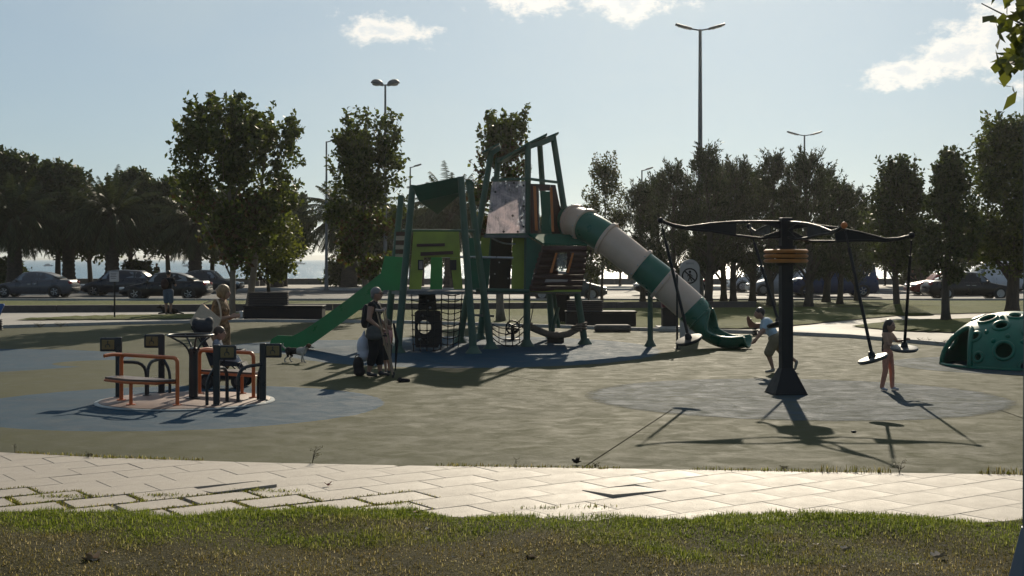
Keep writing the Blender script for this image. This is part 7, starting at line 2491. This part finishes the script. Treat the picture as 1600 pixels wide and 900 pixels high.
# sandal dropped on the rubber
g = G(632, 597)
sd_ = thing('dropped_shoe', 'black shoe lying on the rubber right of the crutches', 'shoe', tuple(g), R(20))
organic('shoe_body', [('c', (-0.09, 0, 0.035), (0.07, 0.01, 0.025), 0.038, 0.034, 'b'), ('c', (-0.10, 0, 0.04), (-0.08, 0, 0.07), 0.03, 0.024, 'b')], sd_, {'b': M_blackcloth}, 0.008, 3)
g = G(1334, 676)
b_ = MB()
b_.ball(g + Vector((0, 0, 0.012)), (0.035, 0.02, 0.014), 10, 6)
tag(b_.build('pebble', M_trim, smooth=180), 'dark pebble in the shadow of the swing', 'pebble')
g = G(238, 591)
b_ = MB()
for k in range(7):
    b_.ball(g + Vector((0.05 * k - 0.15, 0.03 * math.sin(k * 2), 0.012)), (0.02, 0.015, 0.012), 6, 4)
sc_ = tag(b_.build('crumbs', M_pale, smooth=180), 'pale crumbs on the rubber behind the left carousel bench', 'crumbs')
sc_['kind'] = 'stuff'
# weeds
M_weed = leafmat('weed_leaves', (0.06, 0.06, 0.03), (0.13, 0.12, 0.06), 0.3)
def weed(label, px, py, h, n, seed, spread=0.5):
    rr = random.Random(seed)
    g = G(px, py)
    t_ = thing('weed', label, 'weed', (g.x, g.y, 0.0), group='weeds along the paving edge')
    b_ = MB()
    L = []
    for k in range(n):
        a = rr.uniform(0, 6.28)
        d = Vector((math.cos(a) * spread, math.sin(a) * spread * 0.5, 1)).normalized()
        hh_ = h * rr.uniform(0.55, 1.0)
        q = [Vector((0, 0, 0)), d * hh_ * 0.5 + Vector((0, 0, 0.02)), d * hh_ + Vector((d.x * 0.02, 0, 0))]
        b_.tube(q, [0.003, 0.0025, 0.0015], 4)
        for j in range(4):
            u = rr.uniform(0.3, 1)
            c0_ = q[0].lerp(q[2], u)
            a2 = a + rr.uniform(-1.5, 1.5)
            e_ = c0_ + Vector((math.cos(a2) * 0.05, math.sin(a2) * 0.03, 0.025)) * (h / 0.2)
            b_.tube([c0_, e_], 0.0015, 4)
            L += [e_] * 2
    b_.build('stems', mat('weed_stem', (0.09, 0.07, 0.04), 0.8), t_, local=True)
    v, f = leaves_np(np.array([tuple(x) for x in L]), np.full(len(L), 0.008), 0.016, 0.008, np.random.RandomState(seed))
    link('leaves', npmesh('leaves', v, f, M_weed), t_)
weed('branching dry weed on the rubber edge below the carousel', 488, 724, 0.20, 3, 1, 0.35)
weed('tall tuft of weed on the rubber edge below the swing shadow', 1405, 741, 0.15, 4, 2, 0.25)
weed('small weed on the paving edge at far left', 138, 716, 0.07, 5, 3)
weed('single thin weed stalk on the rubber edge at centre', 806, 730, 0.14, 1, 4, 0.2)
weed('low weed at the rubber edge beside the dark leaf lump', 930, 731, 0.06, 4, 5)
weed('thin weed at the far left of the rubber', 23, 708, 0.11, 2, 6, 0.2)
weed('small weed at the rubber edge right of centre', 1225, 736, 0.08, 4, 7)
# weeds along the far kerb at right and left
for i, (px, py, lb) in enumerate([(1445, 537, 'dry weed clump on the far kerb left of the dome'), (1470, 540, 'dry weed clump on the far kerb touching the dome'), (62, 512, 'weed clump on the far kerb at the left'), (95, 511, 'second weed clump on the far kerb at the left')]):
    weed(lb, px, py, 0.20, 16, 20 + i, 1.4)
# ================================================================== SEA HAZE
m = bpy.data.materials.new('haze_air')
m.use_nodes = True
t = NT(m.node_tree)
pv = t.n('ShaderNodeVolumePrincipled', {'Color': (0.91, 0.92, 0.91, 1), 'Density': 0.00017, 'Anisotropy': 0.8})
ou = t.n('ShaderNodeOutputMaterial')
t.t.links.new(pv.outputs[0], ou.inputs['Volume'])
b = MB()
b.box((0, 4320, 29.5), (12600, 9400, 65))
hz = b.build('haze', m)
hz['kind'] = 'stuff'
hz['label'] = 'thin pale sea haze over the park and the water'
hz['category'] = 'haze'
